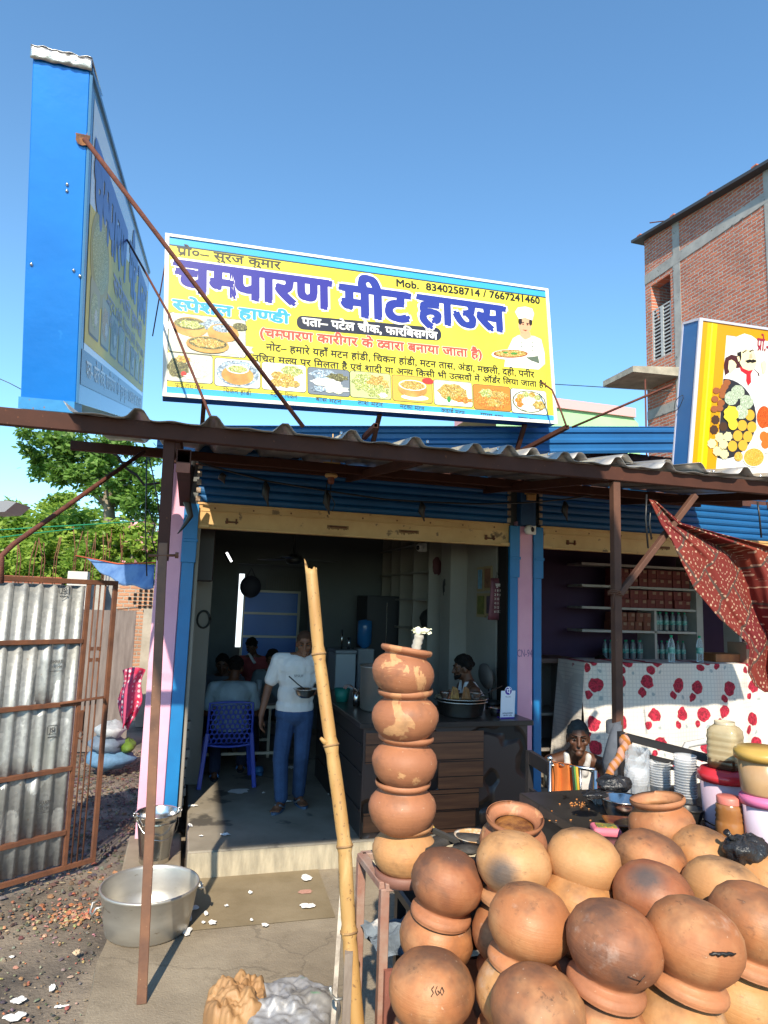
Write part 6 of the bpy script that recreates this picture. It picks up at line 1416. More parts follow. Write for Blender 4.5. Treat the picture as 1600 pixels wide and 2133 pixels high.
lathe_thing('tumbler', 'steel tumbler under the folded newspaper', 'tumbler', Vector((p.x+.08, 6.6, CT)), [(0, 0), (.035, 0), (.045, .14), (.04, .14), (.03, .01), (0, .01)], M_steel, 18)
g = MB(); g.tube([(p.x+.06, 6.55, CT+.1), (p.x+.15, 6.5, CT+.33)], .005, 5); tag(obj('spoon', g, M_steel), 'long spoon standing in the tumbler beside the cooking pot', 'spoon')
# payment stand
a = Vector((onY(1057, 1492, 5.78).x, 5.78, CT)); qs = thing('payment_stand', 'white and purple payment stand at the right end of the counter', 'stand', a); QP = Plane((a.x-.073, 5.76, CT+.25), (1, .06, 0), (.0, .06, -1))
g = MB(); g.poly([QP(x, y, -.004) for x, y in ((0, 0), (0, -.25), (.146, -.25), (.146, 0))][::-1]); g.poly([QP(x, y, 0) for x, y in ((0, 0), (0, -.25), (.146, -.25), (.146, 0))]); g.poly(ell(QP, .073, -.0, .038, .038, .0005, 20)); obj('card', g, flat('e6e6f0', .4), qs, solid=.003)
g = MB(); g.poly(ell(QP, .073, -.002, .034, .034, .003, 20)); g.poly([QP(0, -.25, .0025), QP(.146, -.25, .0025), QP(.146, -.238, .0025), QP(0, -.238, .0025)]); obj('emblem', g, ink('4a2a9a'), qs)
g = MB(); letter(g, 'पे', QP, .052, .094, .014, -.024, .03, .005); obj('emblem_letter', g, ink('f4f2fa'), qs)
g = MB(); letter(g, 'PhonePe', QP, .045, .1, -.05, -.058, .02, .003, 0, .72); letter(g, 'SURAJ KUMAR', QP, .02, .126, -.195, -.207, .02, .003, 0, .72); letter(g, 'BHIM UPI', QP, .03, .116, -.216, -.226, .02, .003, 0, .72); obj('lettering', g, ink('3a3860'), qs)
g = MB(); g.obox(QP(0, -.25, -.06), QP.a*.146, QP.u*.006, QP.n*.06); obj('base', g, ink('4a2a9a'), qs)
# ---- cashier in a white vest
hd = onY(975, 1392, 6.35); zz = hd.z-FZ
JC = dict(head=(0, .06, zz), neck=(0, .0, zz-.15), chest=(0, -.03, zz-.36), pelvis=(0, -.08, zz-.66), shr=(.19, .0, zz-.21), shl=(-.19, .0, zz-.21), elr=(.25, .16, zz-.42), wrr=(.18, .36, zz-.44), ell=(-.24, .18, zz-.4), wrl=(-.15, .4, zz-.42), hdr=(-.2, 1, -.1), hdl=(.2, 1, -.1), pnr=(0, 0, -1), pnl=(0, 0, -1), hir=(.1, -.05, zz-.7), hil=(-.1, -.05, zz-.7), knr=(.13, .36, zz-.7), knl=(-.13, .36, zz-.7), anr=(.12, .36, .085), anl=(-.12, .36, .085))
person('bearded cashier in a white sleeveless vest sitting in profile behind the counter', (hd.x+.02, 6.38, FZ), 84, JC, SK_D, [('vest', 'vest', cloth('white_vest', (.5, .5, .52))), ('trousers', 'trousers', M_navy)], beard=True, hair=1.15, headrot=(-6, -8), voxel=.007, bulk=1.08)
g = MB(); g.bx(hd.x-.15, hd.x+.3, 6.2, 6.58, FZ+zz-.83, FZ+zz-.80); st = tag(obj('stool', g, M_black), 'dark stool under the cashier behind the counter', 'stool')
for sx in (-.12, .27):
    for sy in (6.23, 6.55): g = MB(); g.bx(hd.x+sx-.015, hd.x+sx+.015, sy-.015, sy+.015, FZ, FZ+zz-.83); obj('leg', g, M_black, st)
p = onY(1012, 1408, 6.7); tf = thing('table_fan', 'dusty grey table fan behind the cashier beside the wall', 'fan', (p.x, 6.7, FZ))
g = MB(); g.lathe([(.0, -.05), (.08, -.05), (.13, -.02), (.135, 0), (.13, .02), (.08, .05), (0, .05)], 24, M=rotM('Y', 80), c=p); obj('cage', g, pm('dusty_grey_metal', (.09, .08, .075), rough=.7), tf)
g = MB(); g.tube([p+Vector((.04, 0, -.05)), (p.x+.06, 6.7, CT)], .02, 7); g.lathe([(.1, 0), (.09, .03), (0, .04)], 18, c=(p.x+.06, 6.7, CT)); g.tube([(p.x+.06, 6.7, CT), (p.x+.06, 6.7, FZ)], .05, 8); obj('stand', g, M_black, tf)

# ================================================================ second shop
# shelves on the back wall
sy0 = 9.0
sh = thing('shop_shelf', 'white shelf unit full of red boxes and water bottles in the second shop', 'shelf', (7.2, 9.2, FZ))
M_shw = pm('dim_white_board', (.5, .48, .46), (.4, .39, .37), 3, rough=.7)
zs_ = [onY(1370, y, sy0).z for y in (1182, 1226, 1270, 1317, 1378)]
xl, xm, xr = onY(1283, 1300, sy0).x, onY(1364, 1300, sy0).x, onY(1448, 1300, sy0).x
g = MB()
for z in zs_: g.bx(xl-.6, xr, sy0-.02, sy0+.4, z-.018, z+.018)
obj('shelf_board', g, M_shw, sh)
g = MB(); g.bx(xr, xr+.12, sy0-.04, sy0+.4, .3, zs_[0]+.2); g.bx(xm-.02, xm+.02, sy0-.02, sy0+.4, .3, zs_[2]-.018); obj('upright', g, M_shw, sh)
g = MB(); x2 = onY(1483, 1300, sy0).x
for z in [onY(1500, y, 8.6).z for y in (1318, 1362, 1395)]: g.bx(xr+.5, xr+2, 8.6, 8.9, z-.018, z+.018)
g.bx(xr+.45, xr+.5, 8.58, 8.9, .3, 2.6); obj('side_shelf', g, M_shw, sh)
M_bx = [pm('red_carton', (.13, .02, .02), (.18, .035, .028), 20, rough=.5), pm('orange_carton', (.19, .06, .025), (.14, .035, .025), 18, rough=.5), pm('cream_label', (.3, .18, .12), rough=.6)]
proto = None
rows = [(0, zs_[1], 9, 2), (1, zs_[2], 9, 2), (2, zs_[3], 5, 2)]
rnd = random.Random(4); nb = 0
for r_, zb_, n_, tiers in rows:
    x0 = xl-.05; wd = ((xr if r_ < 2 else xm)-.04-x0)/n_
    for t_ in range(tiers):
        for i in range(n_):
            if proto is None:
                proto = thing('carton', 'small red snack carton stacked on the shelf of the second shop', 'box', (0, 0, 0), 'red cartons on the shelves'); g = MB(); g.bx(-.088, .088, -.09, .09, 0, .135); obj('box', g, M_bx[0], proto, bevel=.003)
                g = MB(); g.bx(.0, .07, -.094, -.09, .075, .12); obj('label', g, M_bx[2], proto); c = proto
            else: c = copy_tree(proto)
            if r_ == 2:
                c['label'] = 'orange snack carton stacked on the third shelf of the second shop'
                c['group'] = 'orange cartons on the shelf'
                for o_ in c.children:
                    if o_.name.startswith('box'): o_.data = o_.data.copy(); o_.data.materials[0] = M_bx[1]
            c.location = (x0+wd*(i+.5), sy0+.1+rnd.uniform(0, .05), zb_+.019+t_*.137); c.scale = (wd/.19, 1, 1)
M_pet = pm('dim_pet_plastic', (.13, .16, .17), (.22, .25, .26), 18, rough=.12); M_cap = flat('1f9a6a', .4); M_lab = pm('teal_label', (.02, .3, .26), (.3, .5, .45), 25, rough=.5)
def pet(c, h=.30, label='', group=None, glass=None):
    r_ = thing('water_bottle', label, 'bottle', c, group); s = h/.3
    g = MB(); g.lathe([(0, 0), (.034, .002), (.038, .012), (.036, .03), (.038, .05), (.036, .07), (.038, .09), (.038, .17), (.035, .2), (.028, .235), (.014, .262), (.013, .278)], 16, c=c, M=Matrix.Scale(s, 3)); obj('body', g, glass or M_pet, r_)
    g = MB(); g.lathe([(.016, .272), (.016, .296), (.0, .298)], 12, c=c, M=Matrix.Scale(s, 3)); obj('cap', g, M_cap, r_)
    g = MB(); g.lathe([(.0388, .10), (.0388, .165)], 16, c=c, M=Matrix.Scale(s, 3)); obj('label', g, M_lab, r_); return r_
pb = pet(Vector((xm+.1, sy0+.08, zs_[3]+.018)), .3, 'plastic water bottle standing on the shelves of the second shop', 'bottles on the shelves')
for i in range(26):
    c = copy_tree(pb)
    if i < 9: c.location = (xm+.1+(i+1)*(xr-xm-.2)/9.5, sy0+.08+(i % 2)*.06, zs_[3]+.018)
    elif i < 20: c.location = (xl-.1+(i-9)*(xm-xl)/11, sy0+.08+(i % 2)*.06, zs_[4]+.018)
    else: c.location = (xm+.1+(i-20)*.1, sy0+.1, zs_[4]+.018)
# left inner counter of the second shop
a, b2 = onY(1138, 1372, 7.2), onY(1215, 1385, 7.2)
ic = thing('inner_counter', 'dim wooden side counter with open shelves left of the flowered cloth', 'counter', (4.0, 7.6, FZ)); g = MB(); g.bx(3.55, 4.6, 7.2, 7.8, a.z-.05, a.z); obj('countertop', g, pm('brown_top', (.09, .05, .04), rough=.5), ic)
g = MB(); g.bx(3.55, 3.6, 7.2, 7.8, FZ, a.z-.05); g.bx(4.5, 4.56, 7.2, 7.8, FZ, a.z-.05); 
for z in (.55, .95): g.bx(3.6, 4.5, 7.25, 7.8, z, z+.03)
g.bx(3.6, 4.5, 7.78, 7.8, FZ, a.z-.05); obj('shelf', g, pm('grey_board', (.22, .2, .18), rough=.7), ic)
lathe_thing('glass_bowl', 'small glass bowl standing on the dim side counter', 'bowl', Vector((3.75, 7.4, a.z)), [(0, 0), (.06, 0), (.08, .1), (.075, .1), (.055, .01), (0, .01)], M_pet, 20)
lathe_thing('plastic_jar', 'pale plastic jar on the floor behind the crouching man', 'jar', Vector((onY(1148, 1540, 6.9).x, 6.9, FZ)), [(0, 0), (.08, 0), (.085, .2), (.06, .24), (.06, .28), (0, .28)], M_pet, 20)
# flowered cloth over the front counter
CYF = 6.62
ctl = onY(1218, 1384, CYF); ctr = onY(1640, 1382, CYF); CZ = onY(1380, 1382, CYF).z
def rosemat():
    k = NM('rose_print_cloth'); v = k.coord(); sp = k.n('ShaderNodeSeparateXYZ'); k.l(v, sp.inputs[0]); cb2 = k.n('ShaderNodeCombineXYZ'); k.l(sp.outputs[0], cb2.inputs[0]); k.l(sp.outputs[2], cb2.inputs[1])
    n0 = k.n('ShaderNodeTexNoise'); n0.inputs['Scale'].default_value = 9; k.l(v, n0.inputs['Vector']); sc_ = k.n('ShaderNodeVectorMath', operation='SCALE'); k.l(n0.outputs['Color'], sc_.inputs[0]); sc_.inputs['Scale'].default_value = .085
    ad = k.n('ShaderNodeVectorMath', operation='ADD'); k.l(cb2.outputs[0], ad.inputs[0]); k.l(sc_.outputs[0], ad.inputs[1])
    def blobs(scale, off, thr):
        mp = k.n('ShaderNodeMapping'); mp.inputs['Location'].default_value = off; mp.inputs['Scale'].default_value = (scale, scale, scale); k.l(ad.outputs[0], mp.inputs[0])
        vo = k.n('ShaderNodeTexVoronoi', voronoi_dimensions='2D'); vo.inputs['Scale'].default_value = 1; vo.inputs['Randomness'].default_value = .42; k.l(mp.outputs[0], vo.inputs['Vector']); return k.ramp(vo.outputs['Distance'], thr, thr+.02, (1, 1, 1), (0, 0, 0))
    a = blobs(2.9, (.3, .1, 0), .21); b_ = blobs(2.9, (.52, .42, 0), .12); lf = blobs(2.9, (.15, .5, 0), .045)
    rc = k.mix(k.ramp(k.noise(k.coord(), 26, 3, .5, 1.5), .42, .58), (.45, .015, .045), (.2, .006, .02))
    chk = k.n('ShaderNodeTexBrick'); chk.inputs['Scale'].default_value = 1; chk.offset = 0; chk.inputs['Brick Width'].default_value = .045; chk.inputs['Row Height'].default_value = .045; chk.inputs['Mortar Size'].default_value = .006; chk.inputs['Color1'].default_value = (.66, .62, .56, 1); chk.inputs['Color2'].default_value = (.66, .62, .56, 1); chk.inputs['Mortar'].default_value = (.56, .53, .49, 1); k.l(cb2.outputs[0], chk.inputs['Vector'])
    c = k.mix(lf, chk.outputs['Color'], (.32, .36, .36)); c = k.mix(a, c, rc); c = k.mix(b_, c, rc); k.bump(k.noise(k.coord(scale=(1, 1, .3)), 7, 4), .4, .04); return k.fin(c, .8)
g = MB(); zlow = .3
def fc(u, v):
    x = ctl.x+(ctr.x-ctl.x)*u; z = CZ-(CZ-zlow)*v; fold = (.012+.03*v)*math.sin(u*31+2*math.sin(u*9))+.02*noise.noise(Vector((u*14, v*3, 0))); 
    if u < .06: x -= (.06-u)*.0; fold += .05*(.06-u)/.06*math.sin(v*9)
    return Vector((x-.10*v*max(0, 1-u*5), CYF+fold-.05*v, z+.012*math.sin(u*23)*v))
g.grid(fc, 90, 24); g.grid(lambda u, v: Vector((ctl.x+(ctr.x-ctl.x)*u, CYF+.55*v+(.012*math.sin(u*31+2*math.sin(u*9))+.02*noise.noise(Vector((u*14, 0, 0))))*(1-v), CZ+.006*noise.noise(Vector((u*20, v*6, 1))))), 90, 5)
g.grid(lambda u, v: Vector((ctl.x-.10*u-.04*math.sin(v*7)*u, CYF+.55*v, CZ-(CZ-zlow)*u)), 8, 8)
tag(obj('flowered_cloth', g, rosemat()), 'white cloth with red roses draped over the front counter of the second shop', 'cloth')
g = MB(); g.bx(ctl.x+.1, ctr.x, CYF+.08, CYF+.52, FZ, CZ-.02); tag(obj('front_counter', g, M_board), 'counter hidden under the white rose patterned cloth', 'counter')
def clearpet():
    k = NM('clear_pet'); gl = k.n('ShaderNodeBsdfTransparent'); gl.inputs[0].default_value = (.85, .9, .92, 1); mx = k.n('ShaderNodeMixShader'); fr = k.n('ShaderNodeFresnel'); fr.inputs[0].default_value = 1.5; k.fin((.8, .88, .9), .08)
    f_ = k.math('ADD', fr.outputs[0], .16); k.l(f_, mx.inputs[0]); k.l(gl.outputs[0], mx.inputs[1]); k.l(k.b.outputs[0], mx.inputs[2]); k.l(mx.outputs[0], [n for n in k.t.nodes if n.type == 'OUTPUT_MATERIAL'][0].inputs[0]); return k.m
M_clear = clearpet()
for px_, lab in ((1402, 'tall clear water bottle with green cap standing on the rose cloth near its middle'), (1461, 'clear water bottle with green cap standing on the rose cloth further right'), (1283, 'clear bottle on the rose cloth half hidden by the steel post')):
    q = onY(px_, 1384, CYF+.1); pet(Vector((q.x, CYF+.12, CZ+.004)), .315, lab, None, M_clear)
q = onY(1500, 1378, CYF+.3); g = MB(); g.bx(q.x-.15, q.x+.25, CYF+.2, CYF+.5, CZ, CZ+.10); tag(obj('wooden_tray', g, pm('orange_wood', (.32, .12, .04), (.22, .08, .03), 8, rough=.5), bevel=.006), 'low orange wooden tray at the right end of the rose cloth', 'tray')
q = onY(1550, 1362, CYF+.2); cb3 = thing('cardboard_box', 'small printed cardboard box behind the hanging patchwork cloth', 'box', (q.x, CYF+.3, CZ)); g = MB(); g.bx(q.x-.06, q.x+.3, CYF+.1, CYF+.4, CZ, CZ+.24); obj('box', g, pm('brown_card', (.28, .18, .12), rough=.8), cb3); g = MB(); g.bx(q.x-.062, q.x+.3, CYF+.095, CYF+.1, CZ+.17, CZ+.22); obj('label', g, flat('b5303a', .6), cb3)
# head of a person behind the cloth
hd = onY(1254, 1385, 7.5)
JH = {k_: (v[0], v[1], v[2]+hd.z-FZ-1.18 if k_[:2] not in ('kn', 'an', 'hd', 'pn', 'fd') else v[2]) for k_, v in JS.items()}
person('dark haired shopkeeper bent down behind the rose cloth, only the hair showing', (hd.x, 7.5, FZ), 150, JH, SK_D, [('shirt', 'shirt', M_navy), ('trousers', 'trousers', M_navy)], headrot=(0, -55), voxel=.012)
box_thing('crate', 'dark crate the bent shopkeeper sits on', 'crate', hd.x-.2, hd.x+.2, 7.32, 7.72, FZ, FZ+.33, M_black)
# patchwork cloth hung from the canopy at the right
k = NM('patchwork_cloth'); v = k.coord(rot=(0, R(38), 0)); sp = k.n('ShaderNodeSeparateXYZ'); k.l(v, sp.inputs[0]); cb2 = k.n('ShaderNodeCombineXYZ'); k.l(sp.outputs[0], cb2.inputs[0]); k.l(sp.outputs[2], cb2.inputs[1])
bt = k.n('ShaderNodeTexBrick'); bt.offset = .5; bt.inputs['Scale'].default_value = 1; bt.inputs['Brick Width'].default_value = .33; bt.inputs['Row Height'].default_value = .27; bt.inputs['Mortar Size'].default_value = .010; bt.inputs['Bias'].default_value = 0
bt.inputs['Color1'].default_value = (.13, .006, .009, 1); bt.inputs['Color2'].default_value = (.19, .026, .01, 1); bt.inputs['Mortar'].default_value = (.05, .02, .015, 1); k.l(cb2.outputs[0], bt.inputs['Vector'])
b3 = k.n('ShaderNodeTexBrick'); b3.offset = .5; b3.inputs['Scale'].default_value = 1; b3.inputs['Brick Width'].default_value = .33; b3.inputs['Row Height'].default_value = .27; b3.inputs['Mortar Size'].default_value = 0; b3.inputs['Color1'].default_value = (0, 0, 0, 1); b3.inputs['Color2'].default_value = (1, 1, 1, 1); b3.inputs['Bias'].default_value = -.35
mp = k.n('ShaderNodeMapping'); mp.inputs['Location'].default_value = (6.6, 4.05, 0); k.l(cb2.outputs[0], mp.inputs[0]); k.l(mp.outputs[0], b3.inputs['Vector'])
vo = k.n('ShaderNodeTexVoronoi', voronoi_dimensions='2D'); vo.inputs['Scale'].default_value = 30; vo.inputs['Randomness'].default_value = .12; k.l(cb2.outputs[0], vo.inputs['Vector']); ring = k.n('ShaderNodeTexVoronoi', voronoi_dimensions='2D'); ring.inputs['Scale'].default_value = 5; ring.inputs['Randomness'].default_value = .3; k.l(cb2.outputs[0], ring.inputs['Vector'])
rr = k.math('SINE', k.math('MULTIPLY', ring.outputs['Distance'], 26.0)); dots = k.math('MULTIPLY', k.math('LESS_THAN', vo.outputs['Distance'], .30), k.math('GREATER_THAN', rr, .45))
c = k.mix(k.math('MULTIPLY', k.ramp(b3.outputs['Color'], .7, .75), 1), bt.outputs['Color'], (.35, .24, .15)); c = k.mix(k.math('MULTIPLY', bt.outputs['Fac'], 1), c, (.07, .04, .03)); c = k.mix(dots, c, (.42, .26, .17))
M_patch = k.fin(c, .85)
def hang(rows, n_u, n_v):
    def fn(u, v):
        q = v*(len(rows)-1); i = min(int(q), len(rows)-2); t = q-i
        L = Vector(rows[i][0]).lerp(Vector(rows[i+1][0]), t); Rr = Vector(rows[i][1]).lerp(Vector(rows[i+1][1]), t); p = L.lerp(Rr, u)
        tt = min(1, (Rr-L).length/150)
        return onY(p.x, p.y, 4.16-.085*math.sin(u*7+v*2.5)*tt-.035*math.sin(u*17+v*4)*tt-.012*math.sin(u*37+v*9)*tt)
    g = MB(); g.grid(fn, n_u, n_v); return g
g = hang([((1352, 1040), (1366, 1044)), ((1376, 1092), (1420, 1090)), ((1400, 1128), (1500, 1112)), ((1420, 1172), (1610, 1140)), ((1446, 1226), (1640, 1200)), ((1500, 1290), (1640, 1262)), ((1556, 1338), (1640, 1310)), ((1562, 1352), (1640, 1330)), ((1558, 1400), (1640, 1370)), ((1572, 1428), (1640, 1410)), ((1594, 1442), (1640, 1436))], 40, 60)
tag(obj('patchwork_cloth', g, M_patch, solid=.004), 'red and orange dotted patchwork cloth gathered and hung from the canopy', 'cloth')
for pts, lab in (([(1347, 1030), (1345, 1080), (1350, 1142)], 'left of two black cords hanging beside the patchwork cloth'), ([(1357, 1040), (1353, 1090), (1357, 1124)], 'right of two black cords hanging beside the patchwork cloth'), ([(1578, 1045), (1582, 1075), (1586, 1120)], 'short grey cord hanging under the canopy at the right edge')): rod('cord', [onY(x, y, 4.2) for x, y in pts], .007, lab, M_black, 'cord')
# black string lights with burnt rags across the shutters
st_ = [(400, 960), (470, 980), (560, 1003), (690, 1024), (800, 1040), (890, 1046), (1000, 1050), (1100, 1047), (1180, 1040), (1270, 1025)]
rod('cable', [onY(x, y, 6.1) for x, y in st_], .009, 'dark sagging cable strung across in front of the blue shutters', M_black, 'cable')
for px_, py_, L, lab in ((553, 1003, 52, 'burnt black rag hanging left on the sagging cable'), (680, 1022, 50, 'narrow black rag beside the bulb holder'), (878, 1046, 40, 'black rag hanging at the middle of the sagging cable'), (1176, 1044, 42, 'black rag hanging in front of the second shutter'), (462, 985, 22, 'short black rag stub near the left end of the cable')):
    g = MB(); q = [onY(px_+dx, py_+L*t, 6.09) for dx, t in ((0, 0), (2, .25), (0, .5), (4, .8), (6, 1.0))]; g.tube(q, [.012, .036, .034, .012, .006], 8); tag(obj('rag', g, M_black), lab, 'rag', 'rags on the cable')
g = MB(); q = [onY(x, y, 6.0) for x, y in ((405, 955), (392, 990), (388, 1040), (397, 1075), (380, 1100), (370, 1112))]; g.tube(q, [.02, .05, .035, .025, .012, .004], 8); tag(obj('rag', g, M_black), 'long ragged black strip of cloth hanging by the left pillar', 'rag')
p = onY(690, 992, 6.0); bh = thing('bulb_holder', 'cream ceiling rose with a brown bulb holder and loose wire under the canopy', 'lamp', p); g = MB(); g.lathe([(.0, .02), (.055, .02), (.06, .0), (.05, -.012), (0, -.012)], 22, c=p); obj('rose', g, M_cream, bh); g = MB(); g.lathe([(.03, 0), (.033, -.04), (.022, -.06), (0, -.062)], 16, c=p+Vector((0, 0, -.012))); obj('holder', g, pm('brown_bakelite', (.2, .06, .03), rough=.4), bh)
g = MB(); q = [onY(x, y, 6.0) for x, y in ((682, 1000), (678, 1030), (684, 1055), (692, 1065), (698, 1050), (688, 1030), (690, 1003))]; g.tube(q, .005, 5); obj('wire', g, M_black, bh)
g = MB(); g.bx(p.x-.08, p.x+.08, 5.98, 6.04, p.z+.08, p.z+.13); g.bx(p.x-.005, p.x+.005, 6.0, 6.01, p.z+.02, p.z+.4); obj('mount', g, M_cream, bh)
# ================================================================ clay pots
def potmat(name, base, dark, light, soot, slip=False, burn=None):
    k = NM(name); v = k.coord(rnd=True); n1 = k.noise(v, 5, 3, .5, .4); c = k.mix(k.ramp(n1, .25, .8), base, dark)
    if slip:
        n2 = k.noise(k.coord(rnd=True, scale=(1, 1, .7)), 7.5, 5, .6, .9); c = k.mix(k.ramp(n2, .57, .60), c, light)
    else: c = k.mix(k.math('MULTIPLY', k.ramp(k.noise(v, 8, 3), .45, .8), .8), c, light)
    sp = k.n('ShaderNodeSeparateXYZ'); k.l(k.coord(), sp.inputs[0]); low = k.n('ShaderNodeMapRange'); low.inputs[1].default_value = -.045; low.inputs[2].default_value = -.105; k.l(sp.outputs[2], low.inputs[0])
    # smoke from the fire, heavier round the bottom of the pot
    sm = k.math('ADD', k.noise(v, 5.5, 4, .6), k.math('MULTIPLY', low.outputs[0], .17)); c = k.mix(k.math('MULTIPLY', k.ramp(sm, .52-soot, .74-soot), .75), c, (.045, .036, .033))
    fs = k.math('MULTIPLY', k.ramp(k.noise(k.coord(rnd=True, scale=(1, 1, 1.6)), 26, 8, .75, .5), .57, .66), k.ramp(k.noise(v, 4, 2), .38, .56)); c = k.mix(k.math('MULTIPLY', fs, k.math('ADD', k.math('MULTIPLY', low.outputs[0], .5), .45)), c, (.04, .028, .022))
    c = k.mix(k.math('MULTIPLY', k.ramp(k.noise(v, 70, 3), .70, .74), .3), c, (.72, .62, .48))
    c = k.mix(k.math('MULTIPLY', k.ramp(k.noise(k.coord(rnd=True), 6, 6, .65), .62, .74), .4), c, (.56, .49, .43))
    rimz = k.ramp(sp.outputs[2], .072, .082); c = k.mix(k.math('MULTIPLY', rimz, .4), c, (.52, .22, .11))
    c = k.mix(k.math('MULTIPLY', k.ramp(k.noise(v, 95, 4, .7), .35, .65), .22), c, k.mix(.5, base, (.12, .06, .03)))
    if burn:
        vd = k.n('ShaderNodeVectorMath', operation='DISTANCE'); k.l(k.coord(), vd.inputs[0]); vd.inputs[1].default_value = burn
        bf = k.ramp(k.math('ADD', vd.outputs['Value'], k.math('MULTIPLY', k.math('SUBTRACT', k.noise(v, 22, 5, .7), .5), .05)), .025, .075, (1, 1, 1), (0, 0, 0)); c = k.mix(k.math('MULTIPLY', bf, .85), c, (.07, .065, .065))
    wave = k.noise(k.coord(scale=(1.5, 1.5, 70)), 2.2, 2); k.bump(k.math('ADD', k.math('MULTIPLY', k.noise(v, 45, 6, .7), .7), k.math('MULTIPLY', wave, .5)), .33, .006)
    return k.fin(c, k.ramp(n1, .3, .7, (.42, .42, .42), (.68, .68, .68)), spec=.35)
MP = [potmat('sandy_clay', (.50, .25, .09), (.40, .17, .065), (.55, .33, .16), .0), potmat('red_clay', (.35, .13, .055), (.22, .08, .04), (.45, .21, .10), .05), potmat('orange_clay', (.44, .18, .07), (.31, .115, .05), (.52, .29, .14), .05), potmat('slip_stained_clay', (.39, .165, .08), (.29, .11, .055), (.54, .29, .135), -.02, True), potmat('plain_sand_clay', (.52, .28, .12), (.46, .225, .09), (.57, .34, .165), -.07)]
PROF = [(0, -.104), (.03, -.103), (.062, -.096), (.093, -.078), (.117, -.049), (.129, -.014), (.130, .012), (.122, .042), (.106, .066), (.091, .080), (.086, .087), (.089, .095), (.102, .101), (.107, .107), (.1095, .115), (.1095, .123), (.106, .129), (.107, .130), (.093, .116), (.079, .1), (.073, .088), (.082, .072), (.104, .05), (.116, .01), (.110, -.03), (.08, -.07), (0, -.09)]
def potmesh(seed, hs):
    rnd = random.Random(seed); g = MB(); g.lathe([(r, z*(hs[0] if z < 0 else hs[1])) for r, z in PROF], 44, wob=.012)
    lp = lambda x, y, z: 1+.035*noise.noise(Vector((x*7+seed*3.1, y*7, z*7)))+.008*noise.noise(Vector((x*26+seed, y*26, z*26)))
    g.v = [(x*lp(x, y, z), y*lp(x, y, z), z*(1+.05*noise.noise(Vector((x*8+seed*1.7, y*8, 5)))*(z < 0))) for x, y, z in g.v]; return g
FWH = Vector((math.sin(YAW), math.cos(YAW), 0)); RTH = Vector((math.cos(YAW), -math.sin(YAW), 0))
def pot_(label, c, wd=.26, mi=0, roll=0, pitch=0, inv=True, seed=0, group=None, hs=(1, 1), cat='clay pot', rim=None):
    sc_ = wd/.26; root = thing('clay_pot', label, cat, c, group)
    o = obj('pot', potmesh(seed, hs), MP[mi]); o.parent = root
    M = Matrix.Rotation(R(roll), 3, FWH) @ Matrix.Rotation(R(pitch), 3, RTH) @ Matrix.Rotation(seed*1.3, 3, 'Z')
    if inv: M = M @ Matrix.Rotation(math.pi, 3, 'X')
    root.rotation_euler = M.to_euler(); root.scale = (sc_,)*3
    return root, M
GP_ = 'upside down clay pots piled on the stall'
DECK = .72
def col_(label, px_, py_, w_, mi, roll, pitch, seed, n_under, under, hs=(.94, 1.0)):
    """an upturned pot at the top of a column and the pots it stands on"""
    c = P(px_, py_, .262*FPX/w_); r_, M = pot_(label, c, .262, mi, roll, pitch, True, seed, GP_, hs); ax = M @ Vector((0, 0, 1)); cc = c
    for j in range(n_under):
        nxt = cc+ax*.205; left = n_under-1-j
        zz = DECK+.14+.2*left; cc = Vector((nxt.x+.006*math.sin(seed+j), nxt.y+.01*math.cos(seed), min(nxt.z, max(zz, nxt.z-.02)))); r2, M2 = pot_(under[j], cc, .262, (mi+2*j+1) % 3, roll*.5+4*math.sin(seed*2+j), 2, True, seed+20+j, GP_, (.94, 1.0)); ax = M2 @ Vector((0, 0, 1))
    return r_
col_('reddish clay pot with a sooty crown at the left end of the pile', 932, 1833, 152, 1, 10, 4, 1, 2, ('pale clay pot under the sooty crowned pot at the left end of the pile', 'clay pot at the foot of the leftmost column, mostly hidden'))
r2_ = col_('sandy clay pot with a grey burn mark on its front', 1070, 1797, 154, 4, 6, 0, 2, 2, ('clay pot under the sandy pot with the grey burn mark', 'lowest clay pot below the grey burn marked pot, in deep shadow'))
def burn_(r_, px_, py_, w_, args, inv=True):
    c = Vector(r_.location); d = ray(px_, py_).normalized(); oc = CO-c; bb = oc.dot(d); q = CO+d*(-bb-math.sqrt(max(0, bb*bb-oc.dot(oc)+.128**2))); l_ = r_.rotation_euler.to_matrix().inverted() @ (q-c)
    m_ = potmat(*args, burn=tuple(l_)); r_.children[0].data.materials[0] = m_
burn_(r2_, 1045, 1822, 154, ('burn_marked_clay', (.52, .28, .12), (.44, .22, .09), (.56, .34, .17), -.03))
col_('broad pale sandy clay pot in the back row, right of the burn marked pot', 1215, 1792, 154, 4, 9, 0, 3, 1, ('clay pot hidden under the broad pale pot of the back row',))
col_('clay pot with a flaking grey patch in front of the upright pot on the table', 1356, 1791, 146, 2, 12, 0, 4, 1, ('clay pot hidden under the flaking grey pot',))
col_('smooth sandy clay pot in the back row beside the black polythene bag', 1464, 1781, 142, 0, 12, 0, 5, 1, ('clay pot hidden under the smooth sandy pot by the black bag',))
col_('clay pot cut by the right picture edge in the back row', 1592, 1834, 150, 0, 14, 2, 6, 1, ('clay pot hidden under the back row pot at the right edge',))
col_('orange clay pot tucked in the second row behind the big reddish pot', 1206, 1880, 158, 0, 10, 0, 7, 1, ('clay pot hidden under the tucked in orange pot',))
r8_ = col_('dark burnt clay pot with a black crown in the middle of the pile', 1362, 1866, 166, 1, 10, 0, 8, 1, ('clay pot hidden under the black crowned pot',))
burn_(r8_, 1345, 1822, 166, ('black_crowned_clay', (.33, .12, .055), (.22, .075, .04), (.42, .2, .1), .03))
